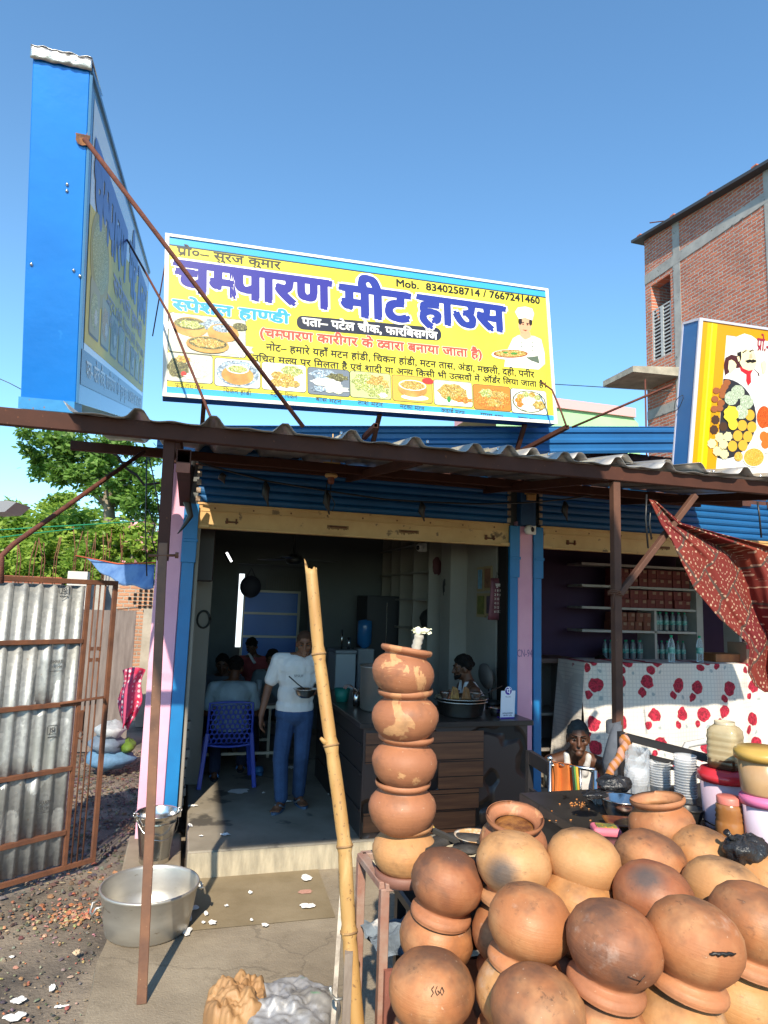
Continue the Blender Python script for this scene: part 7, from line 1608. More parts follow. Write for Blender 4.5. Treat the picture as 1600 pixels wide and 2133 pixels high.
col_('sandy yellow clay pot right of the black crowned pot', 1506, 1854, 160, 4, 10, 0, 9, 1, ('clay pot hidden under the sandy yellow pot',))
col_('big reddish clay pot with a shiny spot in the front left of the pile', 1105, 1919, 178, 2, 9, 2, 10, 2, ('clay pot with a rimmed neck under the shiny spotted pot', 'clay pot at the foot of the shiny spotted column'))
col_('largest brown red clay pot in the front, with a scratched cross low on its side', 1279, 1962, 194, 1, 11, 3, 11, 2, ('clay pot under the largest brown red pot', 'lowest clay pot of the middle front column'))
col_('large clay pot in the front with a black smear on its right side', 1448, 1957, 194, 2, 11, 3, 12, 2, ('reddish clay pot under the black smeared pot', 'lowest clay pot under the black smeared column'))
col_('sooty shiny clay pot at the right edge of the front row', 1572, 1918, 182, 2, 12, 2, 13, 2, ('clay pot with an orange rim under the sooty pot at the right edge', 'lowest clay pot at the right edge of the front'))
col_('greyish clay pot marked with scratched figures in the bottom left corner of the pile', 898, 2058, 178, 2, 0, 6, 14, 1, ('clay pot under the pot with scratched figures',))
col_('grey brown clay pot with a white dusty top at the bottom edge of the picture', 1120, 2104, 200, 2, 6, 4, 15, 1, ('clay pot hidden under the white dusty pot at the bottom',))
# black smear and scratches
def on_pot(px_, py_, w_, pts, lab, wd=.004, m=None):
    c = P(px_, py_, .262*FPX/w_); g = MB(); q = []
    for x, y in pts:
        d = ray(x, y).normalized(); oc = CO-c; bb = oc.dot(d); rr = .1322
        disc = bb*bb-(oc.dot(oc)-rr*rr); t = -bb-math.sqrt(max(0, disc)); q.append(CO+d*t)
    g.tube(q, wd, 5); return tag(obj('smear', g, m or pm('tar_smear', (.01, .008, .007), rough=.5)), lab, 'mark')
# upright stack on the stove
SG = 'upright clay pots stacked on the iron stand'
zs0 = 1.232
base_ = P(843, 1768, 2.68)
stk = [(843, 1770, 4, 0, 0, .262, 'plain pale sandy clay pot at the foot of the tall upright stack'), (838, 1681, 3, 0, 2, .268, 'sooty bottomed clay pot second from the foot of the tall stack'), (843, 1586, 3, 2, 0, .262, 'clay pot with a long pale drip in the middle of the tall stack'), (844, 1491, 3, -1, 0, .264, 'clay pot with a sooty left flank second from the top of the tall stack'), (840, 1401, 3, 8, -3, .25, 'tilted clay pot on top of the tall stack, holding a wrapped stick')]
for i, (px_, py_, mi, ro, pi_, wd, lab) in enumerate(stk):
    c = P(px_, py_, 2.68); pot_(lab, c, wd, mi, ro, pi_, False, 40+i, SG, (.97, .80))
tp_ = P(866, 1352, 2.68); g = MB(); a, b2 = P(861, 1372, 2.68), P(874, 1322, 2.68); q = [a.lerp(b2, t/10) for t in range(11)]; g.tube(q, [.017+.0035*(i % 2) for i in range(11)], 10)
ws_ = thing('wrapped_stick', 'stick wound with pale cloth standing in the top pot', 'stick', a); obj('winding', g, pm('grey_white_cloth', (.5, .47, .4), (.35, .32, .27), 20, rough=.9), ws_)
g = MB(); c = b2; g.grid(lambda u, v: c+Vector((.03*(u-.5)*2+.006*math.sin(v*9), .012*math.sin(u*5), .004+.022*v+.012*noise.noise(Vector((u*7, v*5, 2)))))+CR*.012*u, 9, 6); g.sph(c+Vector((-.006, 0, .014)), (.013, .012, .018)); obj('tuft', g, pm('pale_rag', (.75, .74, .55), rough=.9), ws_)
# upright pots near the table
op, _ = pot_('open clay pot full of brown gravy standing behind the pile', P(1069, 1760, 2.66), .265, 3, 0, 15, False, 50, None, (1, .95))
oc = P(1068, 1712, 2.66); g = MB(); g.lathe([(0, .012), (.05, .012), (.074, .008)], 24); gr_ = obj('gravy', g, pm('brown_gravy', (.10, .035, .012), (.28, .12, .03), 30, rough=.3, bump=.5, bscale=60)); gr_.parent = op; gr_.location = (0, 0, .068)
pot_('brown clay pot standing upright on the steel table with its rim tipped left', P(1378, 1717, 2.72), .258, 2, -8, -3, False, 51, None, (1, .8))

# ---- iron stand and stove under the stack
ZF = 1.125
A_, B_ = onZ(753, 1783, ZF), onZ(801, 1846, ZF); fw = .30; ad = (A_-B_).normalized(); rd = Vector((ad.y, -ad.x, 0))
M_redpaint = pm('red_brown_paint', (.27, .10, .075), (.2, .075, .055), 5, rough=.6, bump=.15, bscale=50, c3=(.42, .3, .25), s3=30, t3=.68)
M_iron = pm('worn_angle_iron', (.30, .15, .11), (.36, .27, .22), 8, rough=.6, bump=.2, bscale=60)
sv = thing('iron_stand', 'red brown angle iron stove stand carrying the tall stack of pots', 'stand', (B_.x, B_.y, 0)); L_ = (A_-B_).length
for q in (B_, A_, B_+rd*fw, A_+rd*fw): g = MB(); g.bar((q.x, q.y, ZF-.005), (q.x, q.y, .5), .035, .035, up=(ad.x, ad.y, 0)); obj('leg', g, M_iron, sv, bevel=.003)
g = MB()
for p0, p1 in ((B_, A_), (B_+rd*fw, A_+rd*fw), (B_, B_+rd*fw), (A_, A_+rd*fw)): g.bar(p0, p1, .04, .03)
obj('top_frame', g, M_iron, sv, bevel=.003)
g = MB(); rc = P(843, 1770, 2.68); g.lathe([(.085, -.045), (.115, -.035), (.118, 0), (.11, .004), (.08, -.01)], 36, c=(rc.x, rc.y, rc.z-.072)); obj('pot_ring', g, pm('brown_iron_ring', (.2, .09, .065), rough=.6), sv)
g = MB(); o_ = Vector((B_.x, B_.y, .62))+rd*.02-ad*.0
g.obox(Vector((B_.x, B_.y, .6))-ad*.02, rd*(fw+.25), ad*(-.02), Vector((0, 0, .24))); obj('front_panel', g, M_redpaint, sv)
g = MB(); g.grid(lambda u, v: Vector((B_.x, B_.y, .86+.05*noise.noise(Vector((u*5, v*5, 3)))+.03*noise.noise(Vector((u*14, v*14, 1)))))+rd*(fw+.2)*u+ad*(L_*v), 20, 14)
obj('ash_bed', g, pm('blue_grey_ash', (.10, .13, .17), (.2, .25, .31), 11, rough=.95, bump=.8, bscale=50, c3=(.62, .6, .58), s3=7, t3=.62), sv)
for i, (u, v, l) in enumerate(((.35, .25, .09), (.6, .5, .07))): g = MB(); q = Vector((B_.x, B_.y, .915))+rd*(fw*u)+ad*(L_*v); g.tube([q, q+rd*l+Vector((0, 0, .01))], [.012, .016], 7); tag(obj('charcoal', g, M_black), ['longer black charcoal stick lying on the ash under the stack', 'shorter black charcoal stick lying on the ash under the stack'][i], 'charcoal')
# cart body under the pots
ct_ = thing('stall_cart', 'red brown wooden stall cart carrying the pile of clay pots', 'cart', (1.8, 2.0, 0))
C0 = onZ(797, 2062, DECK-.12)
g = MB(); g.bx(.70, 3.4, 1.45, 2.42, DECK-.05, DECK-.005); obj('deck', g, M_redpaint, ct_, bevel=.004)
xs0 = .70
g = MB(); g.bx(xs0-.02, xs0, 1.45, 2.42, .12, DECK-.005); obj('side_board', g, pm('red_brown_board', (.23, .085, .06), (.3, .16, .12), 4, rough=.75, bump=.3, bscale=30, stretch=(1, 1, 5), c3=(.45, .36, .3), s3=16, t3=.66), ct_, bevel=.004)
for x, y in ((.8, 1.55), (3.3, 1.55), (.8, 2.35), (3.3, 2.35)): g = MB(); g.bx(x-.03, x+.03, y-.03, y+.03, 0, DECK-.05); obj('leg', g, M_redpaint, ct_)
# grey weathered plank and angle iron beside the bamboo
a, b2 = onZ(700, 2140, .55), onZ(716, 1872, .62)
pk = thing('plank', 'grey weathered plank standing on edge against the left of the stove', 'plank', (a.x, a.y, 0)); g = MB(); pA, pB = P(712, 2150, 2.35), P(722, 1868, 2.85); g.obox(Vector((pA.x, pA.y, 0.05)), Vector((pB.x-pA.x, pB.y-pA.y, 0)), Vector((.03, 0, 0)), Vector((0, 0, pB.z-.05))); obj('board', g, pm('grey_weathered_wood', (.28, .23, .19), (.14, .11, .09), 6, rough=.9, stretch=(2, 2, .5), bump=.4, bscale=30), pk)
g = MB(); q0, q1 = P(712, 1865, 2.9), P(693, 2150, 2.5); g.bar(q0, q1, .018, .03); obj('edge_strip', g, pm('pale_edge', (.5, .45, .38), (.12, .09, .07), 12, rough=.8), pk)
g = MB(); g.tube([P(688, 2055, 2.4), P(690, 2072, 2.4), P(700, 2082, 2.4), P(714, 2080, 2.4)], .006, 6); obj('hook', g, M_alu, pk)

# ---- steel table with everything on it
TZ = 1.24
st = thing('steel_table', 'dark steel topped table messy with orange spills at the right of the stall', 'table', (2.6, 3.0, 0)); TL = onZ(1081, 1651, TZ)
M_ttop = pm('greasy_steel', (.16, .145, .13), (.09, .08, .075), 3, rough=.28, metal=.75, c3=(.03, .025, .02), s3=9, t3=.62)
g = MB(); tyf, tyb, tx0, tx1 = 2.50, TL.y, TL.x, 4.2; g.bx(tx0, tx1, tyf, tyb, TZ-.05, TZ); obj('tabletop', g, M_ttop, st, bevel=.006)
for x, y in ((tx0+.05, tyf+.05), (tx1-.05, tyf+.05), (tx0+.05, tyb-.05), (tx1-.05, tyb-.05)): g = MB(); g.bx(x-.02, x+.02, y-.02, y+.02, 0, TZ-.05); obj('leg', g, M_black, st)
g = MB(); g.bx(tx0+.02, tx1-.02, tyb-.03, tyb-.02, .3, TZ-.05); g.bx(tx0+.02, tx0+.03, tyf+.02, tyb-.03, .3, TZ-.05); obj('apron', g, M_black, st)
g = MB(); rnd = random.Random(8)
for i in range(46):
    if i < 26: q = onZ(1206+rnd.gauss(0, 11), 1675+rnd.gauss(0, 3), TZ)
    else: q = onZ(rnd.uniform(1130, 1290), rnd.uniform(1660, 1712), TZ)
    g.sph(q+Vector((0, 0, .002)), (rnd.uniform(.002, .008), rnd.uniform(.002, .006), .003), n=6, m=4)
obj('spill', g, pm('orange_masala', (.45, .13, .02), (.5, .25, .08), 40, rough=.6), st)
def tz_(px_, py_, z=TZ): return onZ(px_, py_, z)
# stacked plastic tubs
def ribmat(name, a, al):
    k = NM(name); tr = k.n('ShaderNodeBsdfTransparent'); tr.inputs[0].default_value = (.95, .96, .97, 1); mx = k.n('ShaderNodeMixShader'); mx.inputs[0].default_value = al; k.fin(a, .25); k.l(tr.outputs[0], mx.inputs[1]); k.l(k.b.outputs[0], mx.inputs[2]); k.l(mx.outputs[0], [n for n in k.t.nodes if n.type == 'OUTPUT_MATERIAL'][0].inputs[0]); return k.m
M_tub = ribmat('milky_plastic', (.86, .87, .88), .42); M_bagp = ribmat('thin_clear_polythene', (.85, .87, .9), .3)
def tubs(label, px_, pyb, D_, n_, r_=.052):
    c = tz_(px_, pyb); c.z = TZ+.001; root = thing('tub_stack', label, 'plastic tubs', c, 'stacks of clear food tubs')
    for i in range(n_):
        g = MB(); z = .0125*i; h = .085; g.lathe([(0, z+.001), (r_*.8, z+.001), (r_*.97, z+h), (r_*1.06, z+h+.001), (r_*1.06, z+h+.005), (r_*.95, z+h+.004)], 26, c=c); obj('tub', g, M_tub, root)
    return c
tubs('tall stack of clear plastic tubs beside the red lidded bucket', 1430, 1698, 2.6, 16, .050)
tubs('shorter stack of clear plastic tubs left of the tall stack', 1376, 1672, 2.7, 10, .050)
c0 = tubs('low stack of clear plastic tubs wrapped in a polythene bag', 1329, 1668, 2.7, 6, .050)
g = MB(); g.grid(lambda u, v: c0+Vector(((.062-.02*max(0, v-.6)+.012*noise.noise(Vector((math.cos(u*6.283)*2, math.sin(u*6.283)*2, v*5))))*math.cos(u*6.283), (.062+.012*noise.noise(Vector((math.cos(u*6.283)*2, math.sin(u*6.283)*2, v*5+4))))*math.sin(u*6.283), .005+.235*v+.03*math.sin(u*9)*v)), 26, 12, smooth=False); tag(obj('polythene_bag', g, M_bagp), 'crumpled clear polythene bag round the low stack of tubs', 'bag')
def mixing(px_, py_, r_, h_, lab): c = tz_(px_, py_); c.z = TZ; return bowl('mixing_bowl', lab, c, r_, h_, M_steel)
mixing(1296, 1704, .098, .085, 'wide steel mixing bowl behind the upright brown pot')
c = tz_(1438, 1714); bowl('pan', 'small black handled steel pan right of the upright brown pot', Vector((c.x, c.y, TZ)), .06, .06, M_black)
# digital scale, pink
a = tz_(1262, 1738, TZ); sc2 = thing('kitchen_scale', 'pink digital kitchen scale smeared with orange and green food', 'scale', a); ang = Matrix.Rotation(R(-22), 3, 'Z')
g = MB(); g.box(a+Vector((0, .0, .018)), (.12, .10, .035), ang); obj('body', g, pm('pink_plastic', (.75, .2, .27), (.65, .16, .22), 8, rough=.4), sc2, bevel=.014, seg=3)
g = MB(); g.box(a+ang @ Vector((0, -.005, .037)), (.085, .05, .006), ang); obj('display', g, pm('green_smears', (.02, .09, .06), (.35, .3, .05), 34, rough=.4, c3=(.6, .25, .04), s3=60, t3=.56), sc2)
g = MB(); g.box(a+ang @ Vector((.10, .09, .03)), (.17, .14, .012), ang); obj('platform', g, pm('dark_red_platform', (.10, .02, .015), (.3, .12, .03), 14, rough=.35), sc2, bevel=.005)
# buckets and jars
def bucket(name, label, c, r, h, mb_, ml, lid=.03, cat='bucket'):
    root = thing(name, label, cat, c); g = MB(); g.lathe([(0, 0), (r*.8, 0), (r*.83, .01), (r*.96, h), (r*.9, h)], 40, c=c); obj('body', g, mb_, root)
    g = MB(); g.lathe([(r*1.0, h-.02), (r*1.05, h-.022), (r*1.06, h), (r*1.04, h+lid*.5), (r*.95, h+lid*.6), (r*.9, h+lid), (0, h+lid)], 40, c=c); obj('lid', g, ml, root); return root
M_lil = pm('lilac_frosted_plastic', (.5, .37, .45), (.56, .44, .5), 3, rough=.3); M_lil2 = pm('pink_white_plastic', (.58, .48, .58), (.62, .54, .62), 3, rough=.3)
rb = tz_(1512, 1722); rb.z = TZ; s_ = (rb-CO).dot(CF)/FPX
rl = (onY(1500, 1615, rb.y).z-TZ); bucket('lidded_bucket', 'lilac plastic bucket with a glossy red lid behind the small jar', rb, 50*s_, rl, M_lil, pm('red_lid_plastic', (.52, .03, .04), (.45, .025, .035), 3, rough=.25), .03)
jz = TZ+rl+.03; jc = Vector((rb.x+.012, rb.y-.0, jz+.001)); sj = 31*s_; jh = onY(1508, 1503, rb.y).z-jz
def jar_rr(a, r): n_ = 5; return r/((abs(math.cos(a))**n_+abs(math.sin(a))**n_)**(1/n_))
jr = thing('square_jar', 'big square plastic jar of murky tan liquid standing on the red lid', 'jar', jc); g = MB(); pr = [(.86, 0), (.97, .03)]+[(1+.025*math.sin(i*1.9), .08+i*.042) for i in range(17)]+[(.98, .80), (.8, .88), (.62, .93), (.6, .94)]
g.v = []; vs = []
for r_, z in pr:
    for q in range(40): a = q*6.2832/40; rr = jar_rr(a, sj*r_) if z < .9 else sj*r_*1.05; vs.append(jc+Matrix.Rotation(R(28), 3, 'Z') @ Vector((rr*math.cos(a), rr*math.sin(a), z*jh)))
g.add(vs, [(j*40+q, j*40+(q+1) % 40, (j+1)*40+(q+1) % 40, (j+1)*40+q) for j in range(len(pr)-1) for q in range(40)]+[tuple(range(40))[::-1]], True)
k = NM('murky_tan_jar'); sp = k.n('ShaderNodeSeparateXYZ'); k.l(k.coord(), sp.inputs[0]); f = k.math('ADD', k.math('SUBTRACT', sp.outputs[2], jz), k.math('MULTIPLY', k.noise(k.coord(), 18, 3), .06)); cc_ = k.mix(k.ramp(f, .07, .078), (.06, .03, .015), k.mix(k.ramp(k.noise(k.coord(), 8, 5), .4, .7), (.42, .34, .2), (.33, .25, .13))); obj('body', g, k.fin(cc_, .18), jr)
g = MB(); g.lathe([(sj*.66, jh*.935), (sj*.66, jh*1.0), (sj*.6, jh*1.0), (sj*.58, jh*.95), (0, jh*.95)], 30, c=jc); obj('neck', g, pm('tan_neck', (.45, .38, .26), rough=.2), jr)
pb_ = tz_(1598, 1766); pb_.z = TZ; s2 = (pb_-CO).dot(CF)/FPX; ph_ = onY(1590, 1664, pb_.y).z-TZ
bucket('lidded_bucket', 'white frosted bucket with a bright pink lid under the yellow lidded one', pb_, 47*s2, ph_, M_lil2, pm('pink_lid_plastic', (.62, .16, .32), rough=.3), .02)
yb_ = Vector((pb_.x, pb_.y, TZ+ph_+.021)); yh = onY(1590, 1570, pb_.y).z-yb_.z; bucket('lidded_bucket', 'tan food filled bucket with a mustard yellow lid at the right edge', yb_, 54*s2, yh, pm('tan_filled_bucket', (.45, .28, .14), (.36, .22, .11), 5, rough=.3), pm('mustard_lid', (.52, .33, .08), (.45, .27, .06), 5, rough=.35), .025)
c = tz_(1521, 1752); c.z = TZ; s3 = (c-CO).dot(CF)/FPX; h3 = onY(1518, 1662, c.y).z-TZ; j2 = thing('spice_jar', 'ribbed jar of brown masala paste with a salmon red cap', 'jar', c)
g = MB(); r3 = 28*s3; g.lathe([(0, 0), (r3*.9, 0), (r3*.97, .01), (r3*.97, h3*.45), (r3*.9, h3*.5), (r3*.97, h3*.55), (r3*.9, h3*.62), (r3*.97, h3*.68), (r3*.9, h3*.75), (r3*.95, h3*.82), (r3*.75, h3*.9), (r3*.7, h3*.92)], 32, c=c); obj('body', g, pm('brown_paste_jar', (.36, .16, .05), (.27, .11, .035), 9, rough=.22), j2)
g = MB(); g.lathe([(r3*.85, h3*.88), (r3*.86, h3*1.02), (r3*.8, h3*1.04), (0, h3*1.04)], 32, c=c); obj('cap', g, pm('salmon_cap', (.58, .17, .13), rough=.4), j2)
# tongs, plate, polythene
g = MB()
for x0, x1 in ((1464, 1515), (1487, 1524)): g.bar(tz_(x0, 1716 if x0 < 1480 else 1724)+Vector((0, 0, .02)), tz_(x1, 1758)+Vector((0, 0, .05)), .008, .006)
tag(obj('tongs', g, M_steel), 'long steel tongs lying toward the black polythene bag', 'tongs')
q = tz_(1556, 1764, 1.22); lathe_thing('steel_plate', 'round steel plate under the black polythene at the right', 'plate', Vector((q.x, q.y, 1.26)), [(0, 0), (.08, 0), (.10, .012), (.102, .016), (.095, .012), (.075, .004), (0, .004)], M_steel, 30)
M_poly = pm('black_polythene', (.012, .012, .013), (.03, .03, .032), 9, rough=.22, bump=.8, bscale=22, bdist=.02)
def poly_bag(lab, px_, py_, D_, rx, rz, seed, knot=True):
    c = P(px_, py_, D_); g = MB(); g.grid(lambda u, v: c+Vector((rx*math.cos(u*6.283)*max(0, math.sin(v*3.1415))**.8, rx*.7*math.sin(u*6.283)*max(0, math.sin(v*3.1415))**.8, rz*math.cos(v*3.1416)))*(1+.28*noise.noise(Vector((math.cos(u*6.283)*2.2+seed, math.sin(u*6.283)*2.2, v*4)))+.12*noise.noise(Vector((math.cos(u*6.283)*6+seed, math.sin(u*6.283)*6, v*9)))) if 0 else c+Vector((rx*math.cos(u*6.283)*max(0, math.sin(v*3.1415))**.8, rx*.7*math.sin(u*6.283)*max(0, math.sin(v*3.1415))**.8, rz*math.cos(v*3.1416)))*(1+.3*noise.noise(Vector((math.cos(u*6.283)*2.2+seed, math.sin(u*6.283)*2.2, v*4)))+.15*noise.noise(Vector((math.cos(u*6.283)*6+seed, math.sin(u*6.283)*6, v*9)))), 34, 20)
    if knot: g.tube([c+CU*rz*.7-CR*rx*.5, c+CU*rz*1.1-CR*rx*.75, c+CU*rz*1.4-CR*rx*.9], [.016, .009, .013], 7)
    return tag(obj('polythene_bag', g, M_poly), lab, 'bag')
poly_bag('knotted black polythene bag lying behind the sandy pots at the right', 1556, 1772, 2.45, .085, .05, 3)
poly_bag('heap of shiny black polythene on the far side of the steel table', 1280, 1632, 3.15, .085, .034, 9, False)
poly_bag('flat black polythene scraps at the corner of the steel table', 1240, 1655, 3.05, .06, .014, 14, False)
g = MB(); c = tz_(1262, 1672); g.grid(lambda u, v: c+Vector((.10*(u-.5)*1.5, .05*(v-.5)*2, .012+.03*noise.noise(Vector((u*5, v*5, 7)))+.02*(u*(1-u)))), 16, 8, smooth=False); tag(obj('rag', g, pm('grey_brown_rag', (.2, .17, .14), (.12, .1, .08), 16, rough=.95), solid=.006), 'crumpled grey brown rag beside the steel mixing bowl', 'rag')
# burner and bits at the back left of the pile
pc = P(990, 1757, 2.75); lathe_thing('plate', 'white plate smeared with orange gravy behind the pots', 'plate', pc, [(0, 0), (.05, 0), (.085, .03), (.088, .034), (.08, .03), (.045, .006), (0, .006)], pm('smeared_white_plate', (.7, .68, .62), (.55, .3, .12), 14, .45, .6, .3), 26)
g = MB(); q = P(975, 1776, 2.62); g.lathe([(.10, 0), (.17, .0), (.175, .012), (.17, .02), (.1, .02), (.1, 0)], 36, c=q); g.lathe([(.03, .0), (.06, .02), (0, .025)], 20, c=q)
br2 = thing('burner', 'black cast iron gas burner ring behind the leftmost pots', 'burner', q); obj('ring', g, pm('cast_iron', (.03, .028, .026), (.06, .055, .05), 20, rough=.7, bump=.3, bscale=60), br2)
for i in range(4): g = MB(); d = Vector((math.cos(i*1.57+.4), math.sin(i*1.57+.4), 0)); g.bar(q+d*.06+Vector((0, 0, .025)), q+d*.2+Vector((0, 0, .03)), .02, .016); obj('arm', g, pm('cast_iron_arm', (.05, .048, .045), rough=.7), br2)
q = P(1075, 1790, 2.7); g = MB(); g.lathe([(.11, -.02), (.16, -.02), (.165, 0), (.16, .01), (.11, .01), (.11, -.02)], 32, c=(q.x, q.y, 1.19)); g.bx(q.x-.02, q.x+.02, q.y-.02, q.y+.02, .83, 1.18); tag(obj('burner', g, pm('cast_iron_b', (.03, .028, .026), rough=.7)), 'black burner ring under the open gravy pot', 'burner')
g = MB(); g.bx(.95, 1.68, 2.44, 3.0, .95, 1.0); gas = tag(obj('stove_table', g, M_black, bevel=.01), 'low black stove shelf behind the pile of pots', 'shelf')
g = MB()
for x in (.98, 1.64):
    for y in (2.46, 2.94): g = MB(); g.bx(x-.02, x+.02, y, y+.04, 0, .95); obj('leg', g, M_black, gas)
g = MB(); a, b2 = P(896, 1718, 2.85), P(915, 1742, 2.85); g.tube([a, b2], .009, 7); tag(obj('stick', g, pm('yellow_stick', (.45, .3, .06), rough=.6)), 'short yellow stick leaning behind the foot of the stack', 'stick')
# small black smears on pots
on_pot(1448, 1957, 194, [(1478+i*4.6, 1987+1.2*math.sin(i*1.9)) for i in range(13)], 'black tar smear on the side of the large front pot', [.002, .004, .0055, .004, .0065, .005, .004, .006, .005, .0045, .005, .003, .0015])
on_pot(1279, 1962, 194, [(1308, 2034), (1322, 2040), (1336, 2044)], 'thin dark scratch low on the largest pot', .0009)
on_pot(1279, 1962, 194, [(1328, 2051), (1336, 2041), (1344, 2032)], 'short scratch crossing the thin one on the largest pot', .0009)
for q, (pts, nm_) in enumerate((([(904, 2054), (899, 2060), (903, 2068), (898, 2076)], 'first'), ([(911, 2054), (907, 2064), (911, 2073), (916, 2068), (912, 2063)], 'second'), ([(921, 2056), (917, 2065), (921, 2073), (925, 2065), (921, 2056)], 'third'))): on_pot(898, 2058, 178, pts, nm_+' faint scratched figure on the greyish pot', .0012, flat('3a2820', .9))

# ---- rail, chair and man beyond the table
M_dsteel = pm('black_painted_tube', (.02, .02, .022), (.035, .03, .03), 8, rough=.4)
r0, r1 = P(1294, 1532, 3.6), P(1500, 1586, 3.3); rl_ = thing('black_rail', 'black tubular rail frame standing behind the stacked tubs', 'rail', (r0.x, r0.y, 0)); g = MB(); g.bar(r0, r1, .035, .035); obj('top_rail', g, M_dsteel, rl_)
g = MB(); q0, q1 = P(1300, 1564, 3.6), P(1500, 1612, 3.3); g.bar(q0, q1, .02, .02); q0, q1 = P(1302, 1586, 3.6), P(1480, 1612, 3.3); g.bar(q0, q1, .016, .016); obj('lower_rail', g, M_dsteel, rl_)
g = MB(); g.bar(r0+Vector((0, 0, .02)), (r0.x, r0.y, .05), .03); obj('post', g, M_dsteel, rl_); g = MB(); g.bar(r1, (r1.x, r1.y, .05), .03); obj('post', g, M_dsteel, rl_)
k = NM('orange_striped_cloth'); wv = k.n('ShaderNodeTexWave'); wv.inputs['Scale'].default_value = 7; wv.inputs['Distortion'].default_value = 5; k.l(k.coord(rot=(0, R(35), 0)), wv.inputs['Vector']); M_ostr = k.fin(k.mix(k.ramp(wv.outputs['Fac'], .4, .5), (.36, .13, .02), (.42, .22, .16)), .8)
g = MB(); c = P(1303, 1545, 3.58); g.sph(c, (.035, .035, .045)); q = [P(1303, 1545, 3.56), P(1292, 1575, 3.5), P(1272, 1605, 3.4), P(1255, 1640, 3.25)]
g.tube([p_+Vector((.006*math.sin(i*2.1), 0, .004*math.cos(i*3))) for i, p_ in enumerate([q[0].lerp(q[1], t/3) for t in range(3)]+[q[1].lerp(q[2], t/3) for t in range(3)]+[q[2].lerp(q[3], t/4) for t in range(5)])], [.014, .022, .019, .024, .02, .023, .018, .022, .017, .015, .012], 9); tag(obj('knotted_cloth', g, M_ostr), 'orange and white striped cloth knotted to the end of the black rail', 'cloth')
g = MB(); c = onY(1278, 1515, CY); q = [c+Vector((.0, -.05, .03)), c+Vector((-.03, -.05, -.1)), c+Vector((-.05, -.04, -.22)), c+Vector((-.04, -.04, -.36))]; g.tube(q, [.03, .05, .06, .05], 9); g.grid(lambda u, v: c+Vector((.052*math.cos(u*6.283), .05*math.sin(u*6.283), -.03+.07*v+.01*math.sin(u*9))), 14, 3)
tag(obj('tied_cloth', g, pm('grey_blue_cloth', (.1, .11, .13), (.07, .08, .1), 12, rough=.9, bump=.5, bscale=20)), 'grey blue cloth tied round the right steel post', 'cloth')
q = P(1470, 1600, 4.6); wcr = thing('plastic_chair', 'pale white plastic chair back seen behind the black rail and square jar', 'chair', (q.x, q.y, .05))
M_wch = pm('grey_white_plastic', (.5, .49, .47), rough=.5); zt_ = P(1480, 1546, 4.6).z; g = MB()
g.tube([(q.x-.22, q.y, .5), (q.x-.22, q.y, zt_-.12), (q.x-.15, q.y, zt_-.02), (q.x, q.y, zt_), (q.x+.15, q.y, zt_-.02), (q.x+.22, q.y, zt_-.12), (q.x+.22, q.y, .5)], .022, 8)
for i in range(6): g.bar((q.x-.2, q.y, .62+i*.07), (q.x+.2, q.y, .62+i*.07), .012, .03)
obj('backrest', g, M_wch, wcr); g = MB(); g.bx(q.x-.22, q.x+.22, q.y, q.y+.42, .47, .50); obj('seat', g, M_wch, wcr)
for sx in (-1, 1):
    for yy in (0, .4): g = MB(); g.bar((q.x+sx*.2, q.y+yy, .47), (q.x+sx*.23, q.y+yy, .05), .03); obj('leg', g, M_wch, wcr)
# steel framed chair with an orange cloth
f0, f1 = P(1146, 1590, 4.25), P(1240, 1604, 4.05); fr = thing('steel_chair', 'chrome framed chair whose back rail carries the orange cloth', 'chair', (f0.x, f0.y, .05))
g = MB(); g.tube([(f0.x, f0.y, .05), (f0.x, f0.y, f0.z+.02)], .014, 8); g.sph((f0.x, f0.y, f0.z+.03), .02); g.tube([f0, f1], .012, 8); g.tube([(f1.x, f1.y, .05), (f1.x, f1.y, f1.z)], .014, 8); obj('frame', g, M_steel, fr)
g = MB(); e = f0.lerp(f1, .68); g.tube([(e.x, e.y, e.z), (e.x, e.y, e.z-.3)], .009, 7); obj('bar', g, M_steel, fr); g = MB(); g.bx(f0.x+.02, f1.x, f0.y-.0, f0.y+.42, .47, .50); obj('seat', g, M_black, fr)
g = MB(); g.grid(lambda u, v: f0.lerp(f1, .03+.5*u)+Vector((.01*math.sin(v*5), -.02-.02*math.sin(u*13+v), .012-.33*v)), 18, 10); g.grid(lambda u, v: f0.lerp(f1, .03+.5*u)+Vector((0, .018, .012-.2*v)), 18, 6)
oc_ = tag(obj('orange_cloth', g, pm('saffron_cloth', (.62, .17, .03), (.52, .12, .02), 6, rough=.85, bump=.3, bscale=18)), 'bright orange cloth hung over the chrome chair rail', 'cloth')
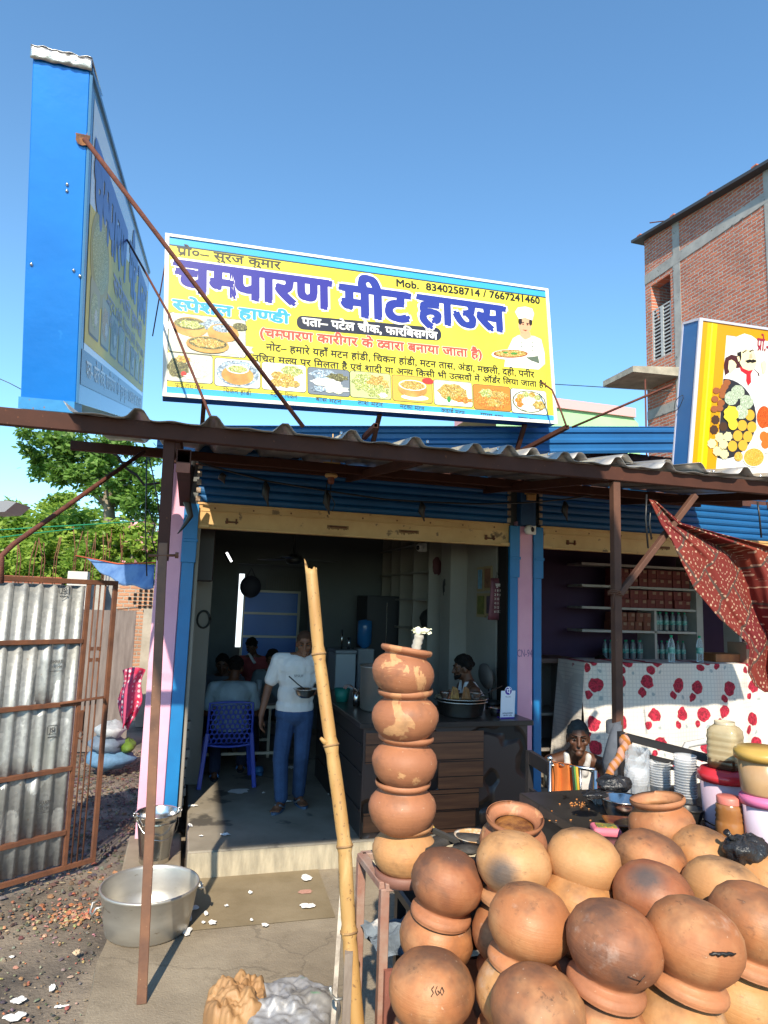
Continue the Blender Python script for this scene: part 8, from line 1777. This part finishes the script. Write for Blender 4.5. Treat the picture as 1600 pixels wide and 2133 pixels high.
for i, (u, c_) in enumerate(((.42, (.02, .03, .02)), (.47, (.08, .22, .06)), (.51, (.5, .3, .03)))): g = MB(); q = f0.lerp(f1, u); g.tube([q+Vector((0, -.045, .01)), q+Vector((.006, -.055, -.12)), q+Vector((-.005, -.05, -.28))], .008, 6); obj('cord', g, flat(c_, .8), oc_)
# dark chair between the counter and the pillar
b0, b1 = P(1103, 1576, 4.75), P(1148, 1604, 4.4); bc3 = thing('dark_chair', 'dark brown chair back beside the right end of the counter', 'chair', (b0.x, b0.y, .05)); g = MB(); g.bar(b0, b1, .03, .09); b2_, b3_ = b0+Vector((0, 0, -.24)), b1+Vector((0, 0, -.24)); g.bar(b2_, b3_, .025, .07); obj('backrest', g, M_dsteel, bc3)
for q in (b0, b1): g = MB(); g.bar((q.x, q.y, q.z+.04), (q.x, q.y, .05), .04); obj('leg', g, M_dsteel, bc3)
# crouching man
hd = P(1197, 1530, 5.0); G0 = .05; hz = hd.z-G0
JR = dict(head=(0, .12, hz), neck=(0, .03, hz-.14), chest=(.0, -.05, hz-.34), pelvis=(0, -.14, hz-.62), shr=(.17, .0, hz-.21), shl=(-.2, .03, hz-.21), elr=(.13, .27, hz-.40), wrr=(-.14, .34, hz-.36), ell=(-.27, .24, hz-.46), wrl=(-.10, .42, hz-.44), hdr=(-1, .2, -.2), pnr=(0, 0, -1), hdl=(1, .1, -.2), pnl=(0, 0, -1), hir=(.1, -.1, hz-.66), hil=(-.1, -.1, hz-.66), knr=(.2, .32, hz-.52), knl=(-.2, .32, hz-.52), anr=(.16, .36, .09), anl=(-.16, .36, .09))
_, _ = person('thin man in a white vest crouching with folded arms beside the rose cloth', (hd.x, hd.y, G0), 160, JR, SK_D, [('vest', 'vest', cloth('dingy_white_vest', (.62, .6, .58))), ('shorts', 'shorts', cloth('grey_shorts', (.12, .12, .13)))], hair=.55, voxel=.006, headrot=(-8, -4), beard=False, bulk=.92, hairc=pm('greying_hair', (.035, .033, .032), (.05, .05, .048), 40, rough=.9, spec=.05))
g = MB(); g.bx(hd.x-.16, hd.x+.16, hd.y+.0, hd.y+.3, G0, G0+hz-.76); tag(obj('stool', g, M_black, bevel=.01), 'low dark stool under the crouching man', 'stool')
